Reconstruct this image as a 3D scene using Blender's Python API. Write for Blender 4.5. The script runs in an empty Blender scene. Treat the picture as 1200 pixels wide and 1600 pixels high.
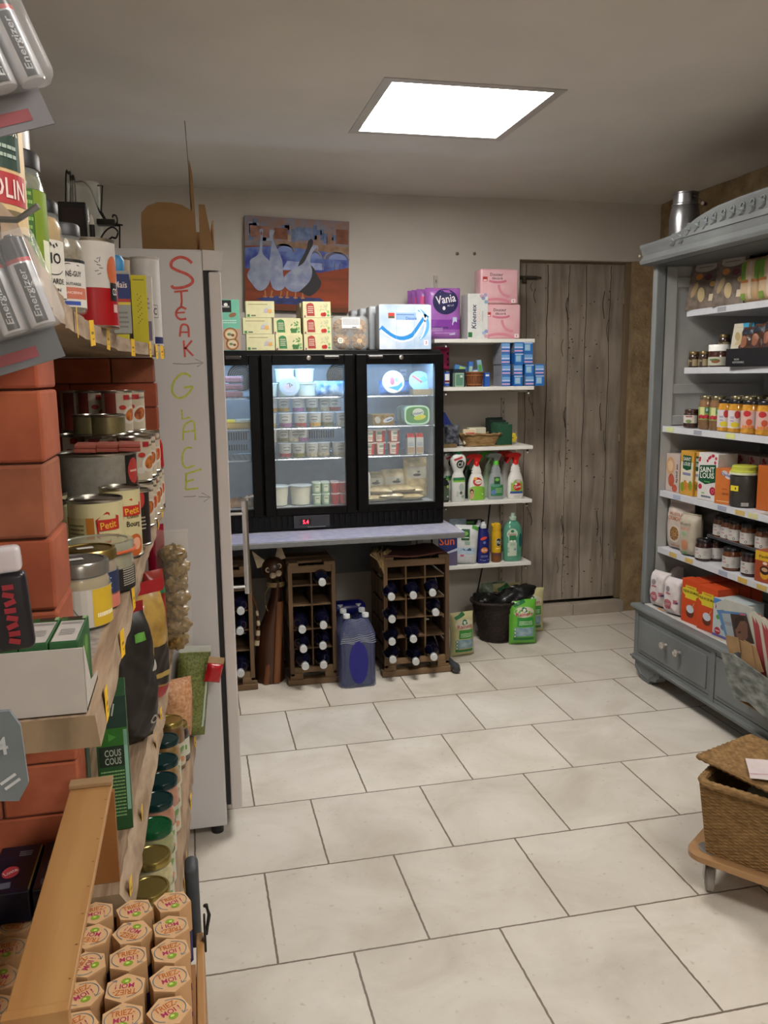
import bpy, bmesh, math, random
from mathutils import Matrix, Vector
random.seed(7)
PI = math.pi
sc = bpy.context.scene
COL = sc.collection
# ------------------------------------------------------------------ camera
F_PX, YAW, PITCH, ROLL, CAM_H = 1313.3, .2225, .1614, -.0115, 1.4773
_F = Vector((math.sin(YAW)*math.cos(PITCH), math.cos(YAW)*math.cos(PITCH), -math.sin(PITCH)))
_R0 = Vector((math.cos(YAW), -math.sin(YAW), 0))
_U0 = _R0.cross(_F)
_R = _R0*math.cos(ROLL) + _U0*math.sin(ROLL)
_U = _U0*math.cos(ROLL) - _R0*math.sin(ROLL)
cam_data = bpy.data.cameras.new('camera')
cam = bpy.data.objects.new('camera', cam_data); COL.objects.link(cam)
cam.matrix_world = Matrix(((_R.x, _U.x, -_F.x, 0), (_R.y, _U.y, -_F.y, 0), (_R.z, _U.z, -_F.z, CAM_H), (0, 0, 0, 1)))
cam_data.sensor_fit = 'VERTICAL'; cam_data.sensor_height = 36; cam_data.lens = 36*F_PX/1600
cam_data.clip_start = .02
sc.camera = cam
# ------------------------------------------------------------------ light and exposure
PANEL_STRENGTH = 17.0
SPOTS = [(0.995, 3.205), (0.995, 0.35), (0.995, -2.3)]       # recessed ceiling panels, first one in view
w = bpy.data.worlds.new('world'); sc.world = w; w.use_nodes = True
w.node_tree.nodes['Background'].inputs[0].default_value = (.9, .92, 1, 1)
w.node_tree.nodes['Background'].inputs[1].default_value = .05
sc.view_settings.view_transform = 'Standard'; sc.view_settings.look = 'None'
sc.view_settings.exposure = 1.2; sc.view_settings.gamma = 1.0
sc.view_settings.use_curve_mapping = False
# ------------------------------------------------------------------ measuring helpers: a sight line of the photo meets a plane of the room
def _ray(u, v): return _R*((u-600)/F_PX) - _U*((v-800)/F_PX) + _F
_O = Vector((0, 0, CAM_H))
def atZ(u, v, z): d = _ray(u, v); return _O + d*((z-CAM_H)/d.z)
def atY(u, v, y): d = _ray(u, v); return _O + d*(y/d.y)
def atX(u, v, x): d = _ray(u, v); return _O + d*(x/d.x)
# ------------------------------------------------------------------ materials
def lin(h):
    if isinstance(h, (tuple, list)): return tuple(h)[:3]
    h = h.lstrip('#'); c = [int(h[i:i+2], 16)/255 for i in (0, 2, 4)]
    return tuple(x/12.92 if x <= .04045 else ((x+.055)/1.055)**2.4 for x in c)
_mc = {}
def pm(col, rough=.5, metal=0, var=.06, scale=30., bump=0., alpha=1, trans=0, coat=0, emit=0, name=None, col2=None, stretch=None, ior=1.45, spec=.5):
    key = (str(col), rough, metal, var, scale, bump, alpha, trans, coat, emit, str(col2), str(stretch), ior, spec)
    if key in _mc: return _mc[key]
    m = bpy.data.materials.new(name or 'surface'); m.use_nodes = True
    nt = m.node_tree; b = nt.nodes['Principled BSDF']; L = nt.links.new
    c = lin(col)
    tc = nt.nodes.new('ShaderNodeTexCoord'); src = tc.outputs['Object']
    if stretch:
        mp = nt.nodes.new('ShaderNodeMapping'); mp.inputs['Scale'].default_value = stretch
        L(src, mp.inputs['Vector']); src = mp.outputs[0]
    nz = nt.nodes.new('ShaderNodeTexNoise'); nz.inputs['Scale'].default_value = scale; nz.inputs['Detail'].default_value = 5
    L(src, nz.inputs['Vector'])
    rp = nt.nodes.new('ShaderNodeValToRGB')
    if col2: a = c; d = lin(col2)
    else: a = tuple(min(1, x*(1+var)+.002*(var > 0)) for x in c); d = tuple(x*(1-var) for x in c)
    rp.color_ramp.elements[0].position = .35; rp.color_ramp.elements[1].position = .65
    rp.color_ramp.elements[0].color = (*d, 1); rp.color_ramp.elements[1].color = (*a, 1)
    L(nz.outputs['Fac'], rp.inputs['Fac']); L(rp.outputs['Color'], b.inputs['Base Color'])
    b.inputs['Roughness'].default_value = rough; b.inputs['Metallic'].default_value = metal
    b.inputs['IOR'].default_value = ior; b.inputs['Specular IOR Level'].default_value = spec
    if alpha < 1: b.inputs['Alpha'].default_value = alpha
    if trans: b.inputs['Transmission Weight'].default_value = trans
    if coat: b.inputs['Coat Weight'].default_value = coat
    if emit:
        b.inputs['Emission Strength'].default_value = emit; L(rp.outputs['Color'], b.inputs['Emission Color'])
    if bump:
        bp = nt.nodes.new('ShaderNodeBump'); bp.inputs['Strength'].default_value = min(1, bump); bp.inputs['Distance'].default_value = .004
        L(nz.outputs['Fac'], bp.inputs['Height']); L(bp.outputs[0], b.inputs['Normal'])
    _mc[key] = m; return m
def P(c, **k): return pm(c, rough=k.pop('rough', .45), var=k.pop('var', .04), **k)      # printed card and plastic
def film(c='#ffffff', a=.12, rough=.1): return pm(c, rough=rough, alpha=a, var=0, name='clear_film')
WHITE = P('#e9e9e6'); BLACK = P('#17171a'); RED = P('#c2201f'); STEEL = pm('#b9b9b8', rough=.25, metal=1, var=.05)
TIN = pm('#a8a49a', rough=.3, metal=1, var=.08); GOLDLID = pm('#b9a262', rough=.3, metal=1, var=.06)
# ------------------------------------------------------------------ mesh collector
class Map:
    def __init__(s, fn, seg=0): s.fn = fn; s.seg = seg
    def __call__(s, x, y, o=0): return s.fn(x, y, o*.0003)
def front(d=0, M=None):                   # the face y = -d/2 of a box, x to the right, z up
    if M is None: return Map(lambda x, y, o: (x, -d/2-o, y))
    return Map(lambda x, y, o: tuple(M @ Vector((x, -d/2-o, y))))
def sideR(wd): return Map(lambda x, y, o: (wd/2+o, x, y))        # the face x = +w/2 seen from +x
def sideL(wd): return Map(lambda x, y, o: (-wd/2-o, -x, y))
def topf(h): return Map(lambda x, y, o: (x, y, h+o))
def cyl(r, a0=0): return Map(lambda x, y, o: ((r+o)*math.sin(x/r+a0), -(r+o)*math.cos(x/r+a0), y), 10)
_tx = {}
def text_geo(s):
    if s in _tx: return _tx[s]
    cu = bpy.data.curves.new('t', 'FONT'); cu.body = s; cu.size = 1; cu.resolution_u = 2; cu.offset = .012
    cu.align_x = 'CENTER'; cu.align_y = 'CENTER'
    o = bpy.data.objects.new('t', cu); COL.objects.link(o)
    bpy.context.view_layer.update()
    me = bpy.data.meshes.new_from_object(o.evaluated_get(bpy.context.evaluated_depsgraph_get()))
    vs = [tuple(v.co)[:2] for v in me.vertices]; fs = [tuple(p.vertices) for p in me.polygons]
    bpy.data.objects.remove(o); bpy.data.curves.remove(cu); bpy.data.meshes.remove(me)
    x0 = min(v[0] for v in vs); x1 = max(v[0] for v in vs); y0 = min(v[1] for v in vs); y1 = max(v[1] for v in vs)
    vs = [((v[0]-x0)/(x1-x0)-.5, (v[1]-y0)/(y1-y0)-.5) for v in vs]
    _tx[s] = (vs, fs); return _tx[s]
_bx = {}
class MB:
    def __init__(s): s.v = []; s.f = []; s.mi = []; s.sm = []; s.ms = []
    def add(s, vs, fs, m, sm=False, M=None):
        if m not in s.ms: s.ms.append(m)
        k = s.ms.index(m); n = len(s.v)
        if M is not None: vs = [tuple(M @ Vector(v)) for v in vs]
        s.v += [tuple(v) for v in vs]
        for f in fs: s.f.append(tuple(i+n for i in f)); s.mi.append(k); s.sm.append(sm)
        return s
    def box(s, x0, y0, z0, x1, y1, z1, m, bev=0, M=None, seg=2):
        if x0 > x1: x0, x1 = x1, x0
        if y0 > y1: y0, y1 = y1, y0
        if z0 > z1: z0, z1 = z1, z0
        if bev <= 0:
            vs = [(x, y, z) for z in (z0, z1) for y in (y0, y1) for x in (x0, x1)]
            fs = [(0, 2, 3, 1), (4, 5, 7, 6), (0, 1, 5, 4), (2, 6, 7, 3), (0, 4, 6, 2), (1, 3, 7, 5)]
            return s.add(vs, fs, m, False, M)
        bev = min(bev, .49*min(x1-x0, y1-y0, z1-z0))
        key = tuple(round(q, 5) for q in (x1-x0, y1-y0, z1-z0, bev, seg))
        if key not in _bx:
            bm = bmesh.new(); bmesh.ops.create_cube(bm, size=1)
            for v in bm.verts: v.co = Vector((v.co.x*key[0], v.co.y*key[1], v.co.z*key[2]))
            bmesh.ops.bevel(bm, geom=bm.edges[:], offset=bev, segments=seg, affect='EDGES', profile=.5)
            bm.verts.ensure_lookup_table()
            _bx[key] = ([tuple(v.co) for v in bm.verts], [tuple(v.index for v in f.verts) for f in bm.faces]); bm.free()
        vs, fs = _bx[key]; c = ((x0+x1)/2, (y0+y1)/2, (z0+z1)/2)
        return s.add([(a+c[0], b+c[1], d+c[2]) for a, b, d in vs], fs, m, seg > 2, M)
    def lathe(s, prof, m, n=24, M=None, sm=True, sx=1, sy=1):
        vs = []; fs = []
        for r, z in prof:
            for i in range(n): a = 2*PI*i/n; vs.append((r*sx*math.cos(a), r*sy*math.sin(a), z))
        for j in range(len(prof)-1):
            for i in range(n): k = (i+1) % n; fs.append((j*n+i, j*n+k, (j+1)*n+k, (j+1)*n+i))
        if prof[0][0] > 1e-6: fs.append(tuple(reversed(range(n))))
        if prof[-1][0] > 1e-6: fs.append(tuple(range((len(prof)-1)*n, len(prof)*n)))
        # caps stay flat
        s.add(vs, fs, m, sm, M)
        return s
    def tube(s, pts, r, m, n=8, closed=False, M=None):
        pts = [Vector(p) for p in pts]; vs = []; fs = []; N = len(pts)
        rs = r if isinstance(r, (list, tuple)) else [r]*N
        up = Vector((0, 0, 1))
        for i, p in enumerate(pts):
            a = pts[i-1] if (i or closed) else p; b = pts[(i+1) % N] if (i < N-1 or closed) else p
            t = (b-a).normalized()
            u = t.cross(up)
            if u.length < .05: u = t.cross(Vector((0, 1, 0)))
            u.normalize(); w_ = t.cross(u)
            for k in range(n): q = 2*PI*k/n; vs.append(tuple(p + (u*math.cos(q)+w_*math.sin(q))*rs[i]))
        for i in range(N if closed else N-1):
            j = (i+1) % N
            for k in range(n): l = (k+1) % n; fs.append((i*n+k, i*n+l, j*n+l, j*n+k))
        if not closed: fs.append(tuple(reversed(range(n)))); fs.append(tuple(range((N-1)*n, N*n)))
        return s.add(vs, fs, m, True, M)
    def grid(s, fn, nu, nv, m, sm=True, M=None):          # fn(a,b) a,b in 0..1
        vs = [fn(i/nu, j/nv) for j in range(nv+1) for i in range(nu+1)]
        fs = [(j*(nu+1)+i, j*(nu+1)+i+1, (j+1)*(nu+1)+i+1, (j+1)*(nu+1)+i) for j in range(nv) for i in range(nu)]
        return s.add(vs, fs, m, sm, M)
    def prism(s, pts, y0, y1, m, M=None):                 # outline in x,z pushed along y
        n = len(pts); vs = [(x, y0, z) for x, z in pts]+[(x, y1, z) for x, z in pts]
        fs = [tuple(range(n)), tuple(reversed(range(n, 2*n)))]+[(i, i+n, (i+1) % n+n, (i+1) % n) for i in range(n)]
        return s.add(vs, fs, m, False, M)
    # ---- flat print on a mapped face
    def rect(s, mp, x, y, wd, ht, m, o=1, rot=0):
        nx = max(1, mp.seg); ny = 1 if mp.seg <= 10 else mp.seg
        c, d = math.cos(rot), math.sin(rot)
        vs = []
        for j in range(ny+1):
            for i in range(nx+1):
                a = (i/nx-.5)*wd; b = (j/ny-.5)*ht; vs.append(mp(x+a*c-b*d, y+a*d+b*c, o))
        return s.add(vs, [(j*(nx+1)+i, j*(nx+1)+i+1, (j+1)*(nx+1)+i+1, (j+1)*(nx+1)+i) for j in range(ny) for i in range(nx)], m)
    def ell(s, mp, x, y, rx, ry, m, o=1, n=20, rot=0, a0=0, a1=2*PI):
        rings = 3 if mp.seg else 1
        c, d = math.cos(rot), math.sin(rot); vs = [mp(x, y, o)]; fs = []
        full = abs(a1-a0-2*PI) < 1e-6; nn = n if full else n+1
        for k in range(1, rings+1):
            for i in range(nn):
                a = a0+(a1-a0)*i/n; p, q = rx*math.cos(a)*k/rings, ry*math.sin(a)*k/rings
                vs.append(mp(x+p*c-q*d, y+p*d+q*c, o))
        for i in range(n):
            j = (i+1) % nn; fs.append((0, 1+i, 1+j))
            for k in range(rings-1): fs.append((1+k*nn+i, 1+(k+1)*nn+i, 1+(k+1)*nn+j, 1+k*nn+j))
        return s.add(vs, fs, m)
    def poly(s, mp, pts, m, o=1): return s.add([mp(x, y, o) for x, y in pts], [tuple(range(len(pts)))], m)
    def text(s, mp, t, x, y, wd, ht, m, o=2, rot=0, skew=0):
        vs, fs = text_geo(t); c, d = math.cos(rot), math.sin(rot)
        return s.add([mp(x+(a*wd+b*ht*skew)*c-b*ht*d, y+(a*wd+b*ht*skew)*d+b*ht*c, o) for a, b in vs], fs, m)
    def stroke(s, mp, pts, wd, m, o=1):
        vs = []; n = len(pts)
        for i, (x, y) in enumerate(pts):
            a = pts[max(0, i-1)]; b = pts[min(n-1, i+1)]; dx, dy = b[0]-a[0], b[1]-a[1]; l = math.hypot(dx, dy) or 1
            nx, ny = -dy/l*wd/2, dx/l*wd/2
            vs += [mp(x+nx, y+ny, o), mp(x-nx, y-ny, o)]
        return s.add(vs, [(2*i, 2*i+1, 2*i+3, 2*i+2) for i in range(n-1)], m)
    def build(s, name, parent=None):
        me = bpy.data.meshes.new(name); me.from_pydata(s.v, [], s.f)
        for m in s.ms: me.materials.append(m)
        me.polygons.foreach_set('material_index', s.mi); me.polygons.foreach_set('use_smooth', s.sm)
        me.update()
        if any(s.sm):
            try: me.set_sharp_from_angle(angle=math.radians(40))
            except Exception: pass
        o = bpy.data.objects.new(name, me); COL.objects.link(o)
        if parent is not None: o.parent = parent
        return o
def arc(cx, cy, rx, ry, a0, a1, n=12):
    return [(cx+rx*math.cos(math.radians(a0+(a1-a0)*i/n)), cy+ry*math.sin(math.radians(a0+(a1-a0)*i/n))) for i in range(n+1)]
def bez(pts, n=6):     # Catmull-Rom through the measured edge points
    out = []
    for i in range(len(pts)-1):
        p0 = pts[max(0, i-1)]; p1 = pts[i]; p2 = pts[i+1]; p3 = pts[min(len(pts)-1, i+2)]
        for k in range(n):
            t_ = k/n; out.append(tuple(.5*((2*p1[j])+(-p0[j]+p2[j])*t_+(2*p0[j]-5*p1[j]+4*p2[j]-p3[j])*t_*t_+(-p0[j]+3*p1[j]-3*p2[j]+p3[j])*t_**3) for j in (0, 1)))
    return out+[pts[-1]]
def bezc(pts, n=4): q = pts[-1:]+pts+pts[:2]; return bez(q, n)[n:-n-1] if 1 else pts
def T(x=0, y=0, z=0, rx=0, ry=0, rz=0):
    return Matrix.Translation((x, y, z)) @ Matrix.Rotation(rz, 4, 'Z') @ Matrix.Rotation(ry, 4, 'Y') @ Matrix.Rotation(rx, 4, 'X')
# ------------------------------------------------------------------ things
def tag(o, label=None, cat=None, group=None, kind=None):
    if label: o['label'] = label
    if cat: o['category'] = cat
    if group: o['group'] = group
    if kind: o['kind'] = kind
    return o
def thing(name, label, cat, loc=(0, 0, 0), rz=0, group=None, rx=0, ry=0):
    o = bpy.data.objects.new(name, None); o.empty_display_size = .05; COL.objects.link(o)
    o.location = loc; o.rotation_euler = (rx, ry, rz)
    return tag(o, label, cat, group)
def place(o, loc, rz=0, rx=0, ry=0): o.location = loc; o.rotation_euler = (rx, ry, rz); return o
def struct(name, mb, parent=None, label=None):
    o = mb.build(name, parent)
    if parent is None: o['kind'] = 'structure'
    if label: o['label'] = label
    return o
_used = set()
def copy_thing(o, label=None, group=None):
    # the first use takes the thing itself, later ones copy it with its parts and sub-parts
    if o.name not in _used: _used.add(o.name); r = o
    else:
        r = o.copy(); COL.objects.link(r)
        for ch in o.children:
            c = ch.copy(); COL.objects.link(c); c.parent = r
            for g in ch.children: d = g.copy(); COL.objects.link(d); d.parent = c
    if label: r['label'] = label
    if group: r['group'] = group
    return r
def put(o, loc, rz=0, label=None, group=None, rx=0, ry=0):
    return place(copy_thing(o, label, group), loc, rz, rx, ry)
ORD = ['first', 'second', 'third', 'fourth', 'fifth', 'sixth', 'seventh', 'eighth', 'ninth', 'tenth', 'eleventh', 'twelfth']
# ================================================================== THE ROOM
YB = 4.655; XL = -.67; XR = 2.74; YN = -3.4; H = 2.445
def plaster(col, s=3.):
    return pm(col, rough=.85, var=.03, scale=s, bump=.05, name='plaster')
def tile_floor():
    m = bpy.data.materials.new('stone_tile_floor'); m.use_nodes = True; nt = m.node_tree; L = nt.links.new; b = nt.nodes['Principled BSDF']
    N = nt.nodes.new
    g = N('ShaderNodeNewGeometry'); mp = N('ShaderNodeVectorMath'); mp.operation = 'SUBTRACT'; mp.inputs[1].default_value = (.348, 1.945, 0)
    L(g.outputs['Position'], mp.inputs[0])
    br = N('ShaderNodeTexBrick'); br.offset = .49; br.offset_frequency = 2; br.squash = 1
    br.inputs['Scale'].default_value = 1; br.inputs['Brick Width'].default_value = .4; br.inputs['Row Height'].default_value = .4093
    br.inputs['Mortar Size'].default_value = .003; br.inputs['Mortar Smooth'].default_value = .1; br.inputs['Bias'].default_value = 0
    br.inputs['Color1'].default_value = (.9, .9, .9, 1); br.inputs['Color2'].default_value = (1, 1, 1, 1); br.inputs['Mortar'].default_value = (0, 0, 0, 1)
    wob = N('ShaderNodeTexNoise'); wob.inputs['Scale'].default_value = 45; L(g.outputs['Position'], wob.inputs['Vector'])
    ws = N('ShaderNodeVectorMath'); ws.operation = 'SCALE'; ws.inputs['Scale'].default_value = .004; L(wob.outputs['Color'], ws.inputs[0])
    wa = N('ShaderNodeVectorMath'); wa.operation = 'ADD'; L(mp.outputs[0], wa.inputs[0]); L(ws.outputs[0], wa.inputs[1]); L(wa.outputs[0], br.inputs['Vector'])
    n1 = N('ShaderNodeTexNoise'); n1.inputs['Scale'].default_value = 3.2; n1.inputs['Detail'].default_value = 6; n1.inputs['Roughness'].default_value = .6; n1.inputs['Distortion'].default_value = .6
    n2 = N('ShaderNodeTexNoise'); n2.inputs['Scale'].default_value = 45; n2.inputs['Detail'].default_value = 6
    for q in (n1, n2): L(g.outputs['Position'], q.inputs['Vector'])
    r1 = N('ShaderNodeValToRGB'); e = r1.color_ramp.elements
    e[0].position = .3; e[0].color = (*lin('#bdb4a7'), 1); e[1].position = .68; e[1].color = (*lin('#d8d2c8'), 1)
    k = e.new(.5); k.color = (*lin('#cec7bc'), 1)
    L(n1.outputs['Fac'], r1.inputs['Fac'])
    r2 = N('ShaderNodeValToRGB'); e = r2.color_ramp.elements; e[0].position = .22; e[0].color = (.7, .66, .6, 1); e[1].position = .36; e[1].color = (1, 1, 1, 1)
    L(n2.outputs['Fac'], r2.inputs['Fac'])
    def mul(a, c):
        q = N('ShaderNodeMixRGB'); q.blend_type = 'MULTIPLY'; q.inputs[0].default_value = 1; L(a, q.inputs[1]); L(c, q.inputs[2]); return q.outputs[0]
    base = mul(mul(r1.outputs[0], r2.outputs[0]), br.outputs['Color'])
    mx = N('ShaderNodeMixRGB'); L(br.outputs['Fac'], mx.inputs[0]); L(base, mx.inputs[1]); mx.inputs[2].default_value = (*lin('#6f6355'), 1)
    L(mx.outputs[0], b.inputs['Base Color'])
    rr = N('ShaderNodeMapRange'); rr.inputs[3].default_value = .38; rr.inputs[4].default_value = .6; L(n1.outputs['Fac'], rr.inputs[0]); L(rr.outputs[0], b.inputs['Roughness'])
    iv = N('ShaderNodeMath'); iv.operation = 'SUBTRACT'; iv.inputs[0].default_value = 1; L(br.outputs['Fac'], iv.inputs[1])
    ad = N('ShaderNodeMath'); ad.operation = 'MULTIPLY_ADD'; L(n2.outputs['Fac'], ad.inputs[0]); ad.inputs[1].default_value = .12; L(iv.outputs[0], ad.inputs[2])
    bp = N('ShaderNodeBump'); bp.inputs['Strength'].default_value = .6; bp.inputs['Distance'].default_value = .003; L(ad.outputs[0], bp.inputs['Height']); L(bp.outputs[0], b.inputs['Normal'])
    return m
def stone_mat():
    m = bpy.data.materials.new('rough_stone_wall'); m.use_nodes = True; nt = m.node_tree; L = nt.links.new; b = nt.nodes['Principled BSDF']; N = nt.nodes.new
    g = N('ShaderNodeNewGeometry')
    n1 = N('ShaderNodeTexNoise'); n1.inputs['Scale'].default_value = 9; n1.inputs['Detail'].default_value = 9; n1.inputs['Roughness'].default_value = .65
    v = N('ShaderNodeTexVoronoi'); v.inputs['Scale'].default_value = 3.4
    for q in (n1, v): L(g.outputs['Position'], q.inputs['Vector'])
    r = N('ShaderNodeValToRGB'); e = r.color_ramp.elements; e[0].position = .33; e[0].color = (*lin('#8a7353'), 1); e[1].position = .66; e[1].color = (*lin('#bda580'), 1)
    L(n1.outputs['Fac'], r.inputs['Fac'])
    mx = N('ShaderNodeMixRGB'); mx.blend_type = 'MULTIPLY'; mx.inputs[0].default_value = .25; L(r.outputs[0], mx.inputs[1]); L(v.outputs["Distance"], mx.inputs[2])
    L(mx.outputs[0], b.inputs['Base Color']); b.inputs['Roughness'].default_value = .95
    bp = N('ShaderNodeBump'); bp.inputs['Strength'].default_value = 1; bp.inputs['Distance'].default_value = .03; L(n1.outputs['Fac'], bp.inputs['Height']); L(bp.outputs[0], b.inputs['Normal'])
    return m
STONE = stone_mat()
struct('floor', MB().box(XL-.2, YN-.2, -.1, XR+.2, YB+.4, 0, tile_floor()))
CEIL = plaster('#d2cdc6'); WALL = plaster('#c6c0b8')
# ceiling with square cut-outs where the light panels sit
cb = MB(); hs = .31
ys = sorted([YN-.2, YB+.4]+[y+s*hs for _, y in SPOTS for s in (-1, 1)])
for i in range(len(ys)-1):
    a, b_ = ys[i], ys[i+1]
    if i % 2 == 0: cb.box(XL-.2, a, H, XR+.2, b_, H+.1, CEIL)
    else:
        cx = SPOTS[0][0]; cb.box(XL-.2, a, H, cx-hs, b_, H+.1, CEIL); cb.box(cx+hs, a, H, XR+.2, b_, H+.1, CEIL)
struct('ceiling', cb)
DX0, DX1, DZ = 1.862, 2.577, 2.12       # door opening
wb = MB(); wb.box(XL-.2, YB, 0, DX0, YB+.35, H+.1, WALL); wb.box(DX0, YB, DZ, XR+.3, YB+.35, H+.1, WALL); wb.box(XL-.2, YB+.3, 0, XR+.3, YB+.36, H, WALL)
struct('wall_back', wb)
struct('wall_left', MB().box(XL-.15, YN-.2, 0, XL, YB, H+.1, WALL))
struct('wall_front', MB().box(XL, YN-.2, 0, XR, YN, H+.1, WALL))
def rough_slab(x0, y0, z0, x1, y1, z1, amp, nu, nv):
    mb = MB(); rnd = random.Random(3)
    pts = {}
    def f(a, b):
        k = (round(a*nu), round(b*nv)); q = rnd.uniform(-amp, amp) if 0 < k[0] < nu and 0 < k[1] < nv else 0
        return (x0+q, y0+(y1-y0)*a, z0+(z1-z0)*b)
    mb.grid(f, nu, nv, STONE, sm=True); mb.box(x0+.02, y0, z0, x1, y1, z1, STONE); return mb
struct('wall_right', rough_slab(XR, YN-.2, 0, XR+.2, YB, H+.1, .014, 60, 22))
# stone jamb right of the door
jb = MB(); rnd = random.Random(5)
jb.grid(lambda a, b: (DX1+.155*a, YB-.012+rnd.uniform(-.006, .006), DZ*b), 5, 40, STONE); jb.box(DX1, YB-.01, 0, XR+.2, YB+.3, DZ, STONE)
struct('trim_1', jb, label='bare brown stone door jamb right of the plank door')
# plinth tiles under the door
TL = pm('#a79d90', rough=.5, var=.08, scale=12)
pb = MB()
for a, b_ in ((1.80, 1.93), (1.934, 2.235), (2.239, DX1-.002)): pb.box(a, YB-.02, 0, b_, YB+.05, .07, TL, .002)
struct('baseboard_back', pb)
# door of weathered planks
def planks():
    m = bpy.data.materials.new('weathered_planks'); m.use_nodes = True; nt = m.node_tree; L = nt.links.new; b = nt.nodes['Principled BSDF']; N = nt.nodes.new
    tc = N('ShaderNodeTexCoord'); mp = N('ShaderNodeMapping'); mp.inputs['Scale'].default_value = (1, 1, .09); L(tc.outputs['Object'], mp.inputs[0])
    n1 = N('ShaderNodeTexNoise'); n1.inputs['Scale'].default_value = 26; n1.inputs['Detail'].default_value = 8; n1.inputs['Distortion'].default_value = .5; L(mp.outputs[0], n1.inputs['Vector'])
    n2 = N('ShaderNodeTexNoise'); n2.inputs['Scale'].default_value = 3.5; n2.inputs['Detail'].default_value = 5; L(tc.outputs['Object'], n2.inputs['Vector'])
    r = N('ShaderNodeValToRGB'); e = r.color_ramp.elements; e[0].position = .28; e[0].color = (*lin('#7d7268'), 1); e[1].position = .62; e[1].color = (*lin('#a2978b'), 1); L(n1.outputs['Fac'], r.inputs['Fac'])
    r2 = N('ShaderNodeValToRGB'); e = r2.color_ramp.elements; e[0].position = .34; e[0].color = (.72, .7, .68, 1); e[1].position = .56; e[1].color = (1, 1, 1, 1); L(n2.outputs['Fac'], r2.inputs['Fac'])
    mx = N('ShaderNodeMixRGB'); mx.blend_type = 'MULTIPLY'; mx.inputs[0].default_value = 1; L(r.outputs[0], mx.inputs[1]); L(r2.outputs[0], mx.inputs[2]); L(mx.outputs[0], b.inputs['Base Color'])
    b.inputs['Roughness'].default_value = .6
    bp = N('ShaderNodeBump'); bp.inputs['Strength'].default_value = .3; bp.inputs['Distance'].default_value = .003; L(n1.outputs['Fac'], bp.inputs['Height']); L(bp.outputs[0], b.inputs['Normal'])
    return m
dr = thing('door_1', 'closed grey weathered plank door in the back wall', 'door', (DX0, YB+.06, .085)); dr['kind'] = 'structure'
DK = pm('#3b332c', rough=.9, var=.1, scale=60); DW = DX1-DX0; DH = DZ-.085
db = MB(); db.box(.006, 0, 0, DW-.03, .04, DH-.012, planks())
fm = front(0); rnd = random.Random(11)
for fx, wd in ((.20, .006), (.335, .003), (.445, .004), (.60, .0035), (.068, .004)):
    n = 60; db.stroke(fm, [(fx+math.sin(i*.37+fx*30)*.003+rnd.uniform(-.0016, .0016), .01+(DH-.03)*i/n) for i in range(n+1)], wd*rnd.uniform(.8, 1.3), DK, 1)
for k in range(3):      # the print repeats three times up the door
    z0 = .02+k*.66
    for (x, z, ln, wd) in ((.33, .42, .18, .009), (.322, .44, .1, .006), (.56, .45, .16, .009), (.30, .2, .1, .006), (.59, .30, .13, .006), (.12, .5, .08, .008), (.10, .55, .05, .006)):
        n = 10; db.stroke(fm, [(x+.006*math.sin(i*.5+k), min(DH-.03, z0+z-ln/2+ln*i/n)) for i in range(n+1)], wd*.6, DK, 2)
    for (x, z) in ((.37, .14), (.40, .06), (.48, .15), (.53, .08), (.345, .2), (.36, .25), (.35, .31), (.52, .22)):
        db.ell(fm, x, z0+z, .006, .004, DK, 2, 8)
    for q in range(16): db.ell(fm, rnd.uniform(.03, .66), z0+rnd.uniform(0, .6), rnd.uniform(.002, .005), rnd.uniform(.002, .006), DK, 2, 6)
    for q in range(12): db.ell(fm, .345+rnd.uniform(-.008, .008), z0+.02+q*.035, .0025, .003, DK, 2, 6)
db.build('door_panel', dr)
fb = MB(); FRM = pm('#7b6a55', rough=.8, var=.12, scale=14, stretch=(1, 1, .1)); fb.box(DW-.029, -.03, -.01, DW, .04, DH, FRM, .002); fb.box(0, -.01, DH-.011, DW-.03, .04, DH, FRM); fb.build('door_frame', dr)
HG = pm('#8f8268', rough=.5, metal=.6)
for z in (.28, 1.02, 1.84):
    MB().lathe([(.007, -.045), (.009, -.043), (.009, -.002), (.0075, 0), (.009, .002), (.009, .043), (.007, .045)], HG, 12, T(DW-.032, -.012, z)).build('hinge', dr)
bt = MB(); bt.box(.01, -.014, DH-.105, .13, 0, DH-.085, DK, .003); bt.box(.035, -.03, DH-.125, .055, 0, DH-.09, DK, .003); bt.tube([(.0, -.018, DH-.095), (.15, -.018, DH-.095)], .005, DK); bt.build('bolt', dr)
# ------------------------------------------------------------------ ceiling panels
ALU = pm('#b5b2ad', rough=.4, metal=.2, var=.02)
GLOW = pm('#fffaf2', rough=.4, var=0, emit=PANEL_STRENGTH, name='lit_diffuser')
def panel():
    t = thing('ceiling_light', 'square recessed light panel glowing in the ceiling', 'ceiling light')
    f = MB()
    for a in range(4):
        M = Matrix.Rotation(a*PI/2, 4, 'Z')
        f.add([(-.325, -.325, -.003), (.325, -.325, -.003), (.29, -.29, -.003), (-.29, -.29, -.003)], [(0, 3, 2, 1)], ALU, False, M)
        f.add([(-.29, -.29, -.003), (.29, -.29, -.003), (.286, -.286, .022), (-.286, -.286, .022)], [(0, 1, 2, 3)], ALU, False, M)
        f.add([(-.325, -.325, -.003), (.325, -.325, -.003), (.325, -.325, .0), (-.325, -.325, .0)], [(0, 1, 2, 3)], ALU, False, M)
    f.box(-.3, -.3, .03, .3, .3, .06, ALU); f.build('frame', t)
    MB().box(-.286, -.286, .016, .286, .286, .024, GLOW).build('diffuser', t)
    return t
pn = panel()
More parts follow.
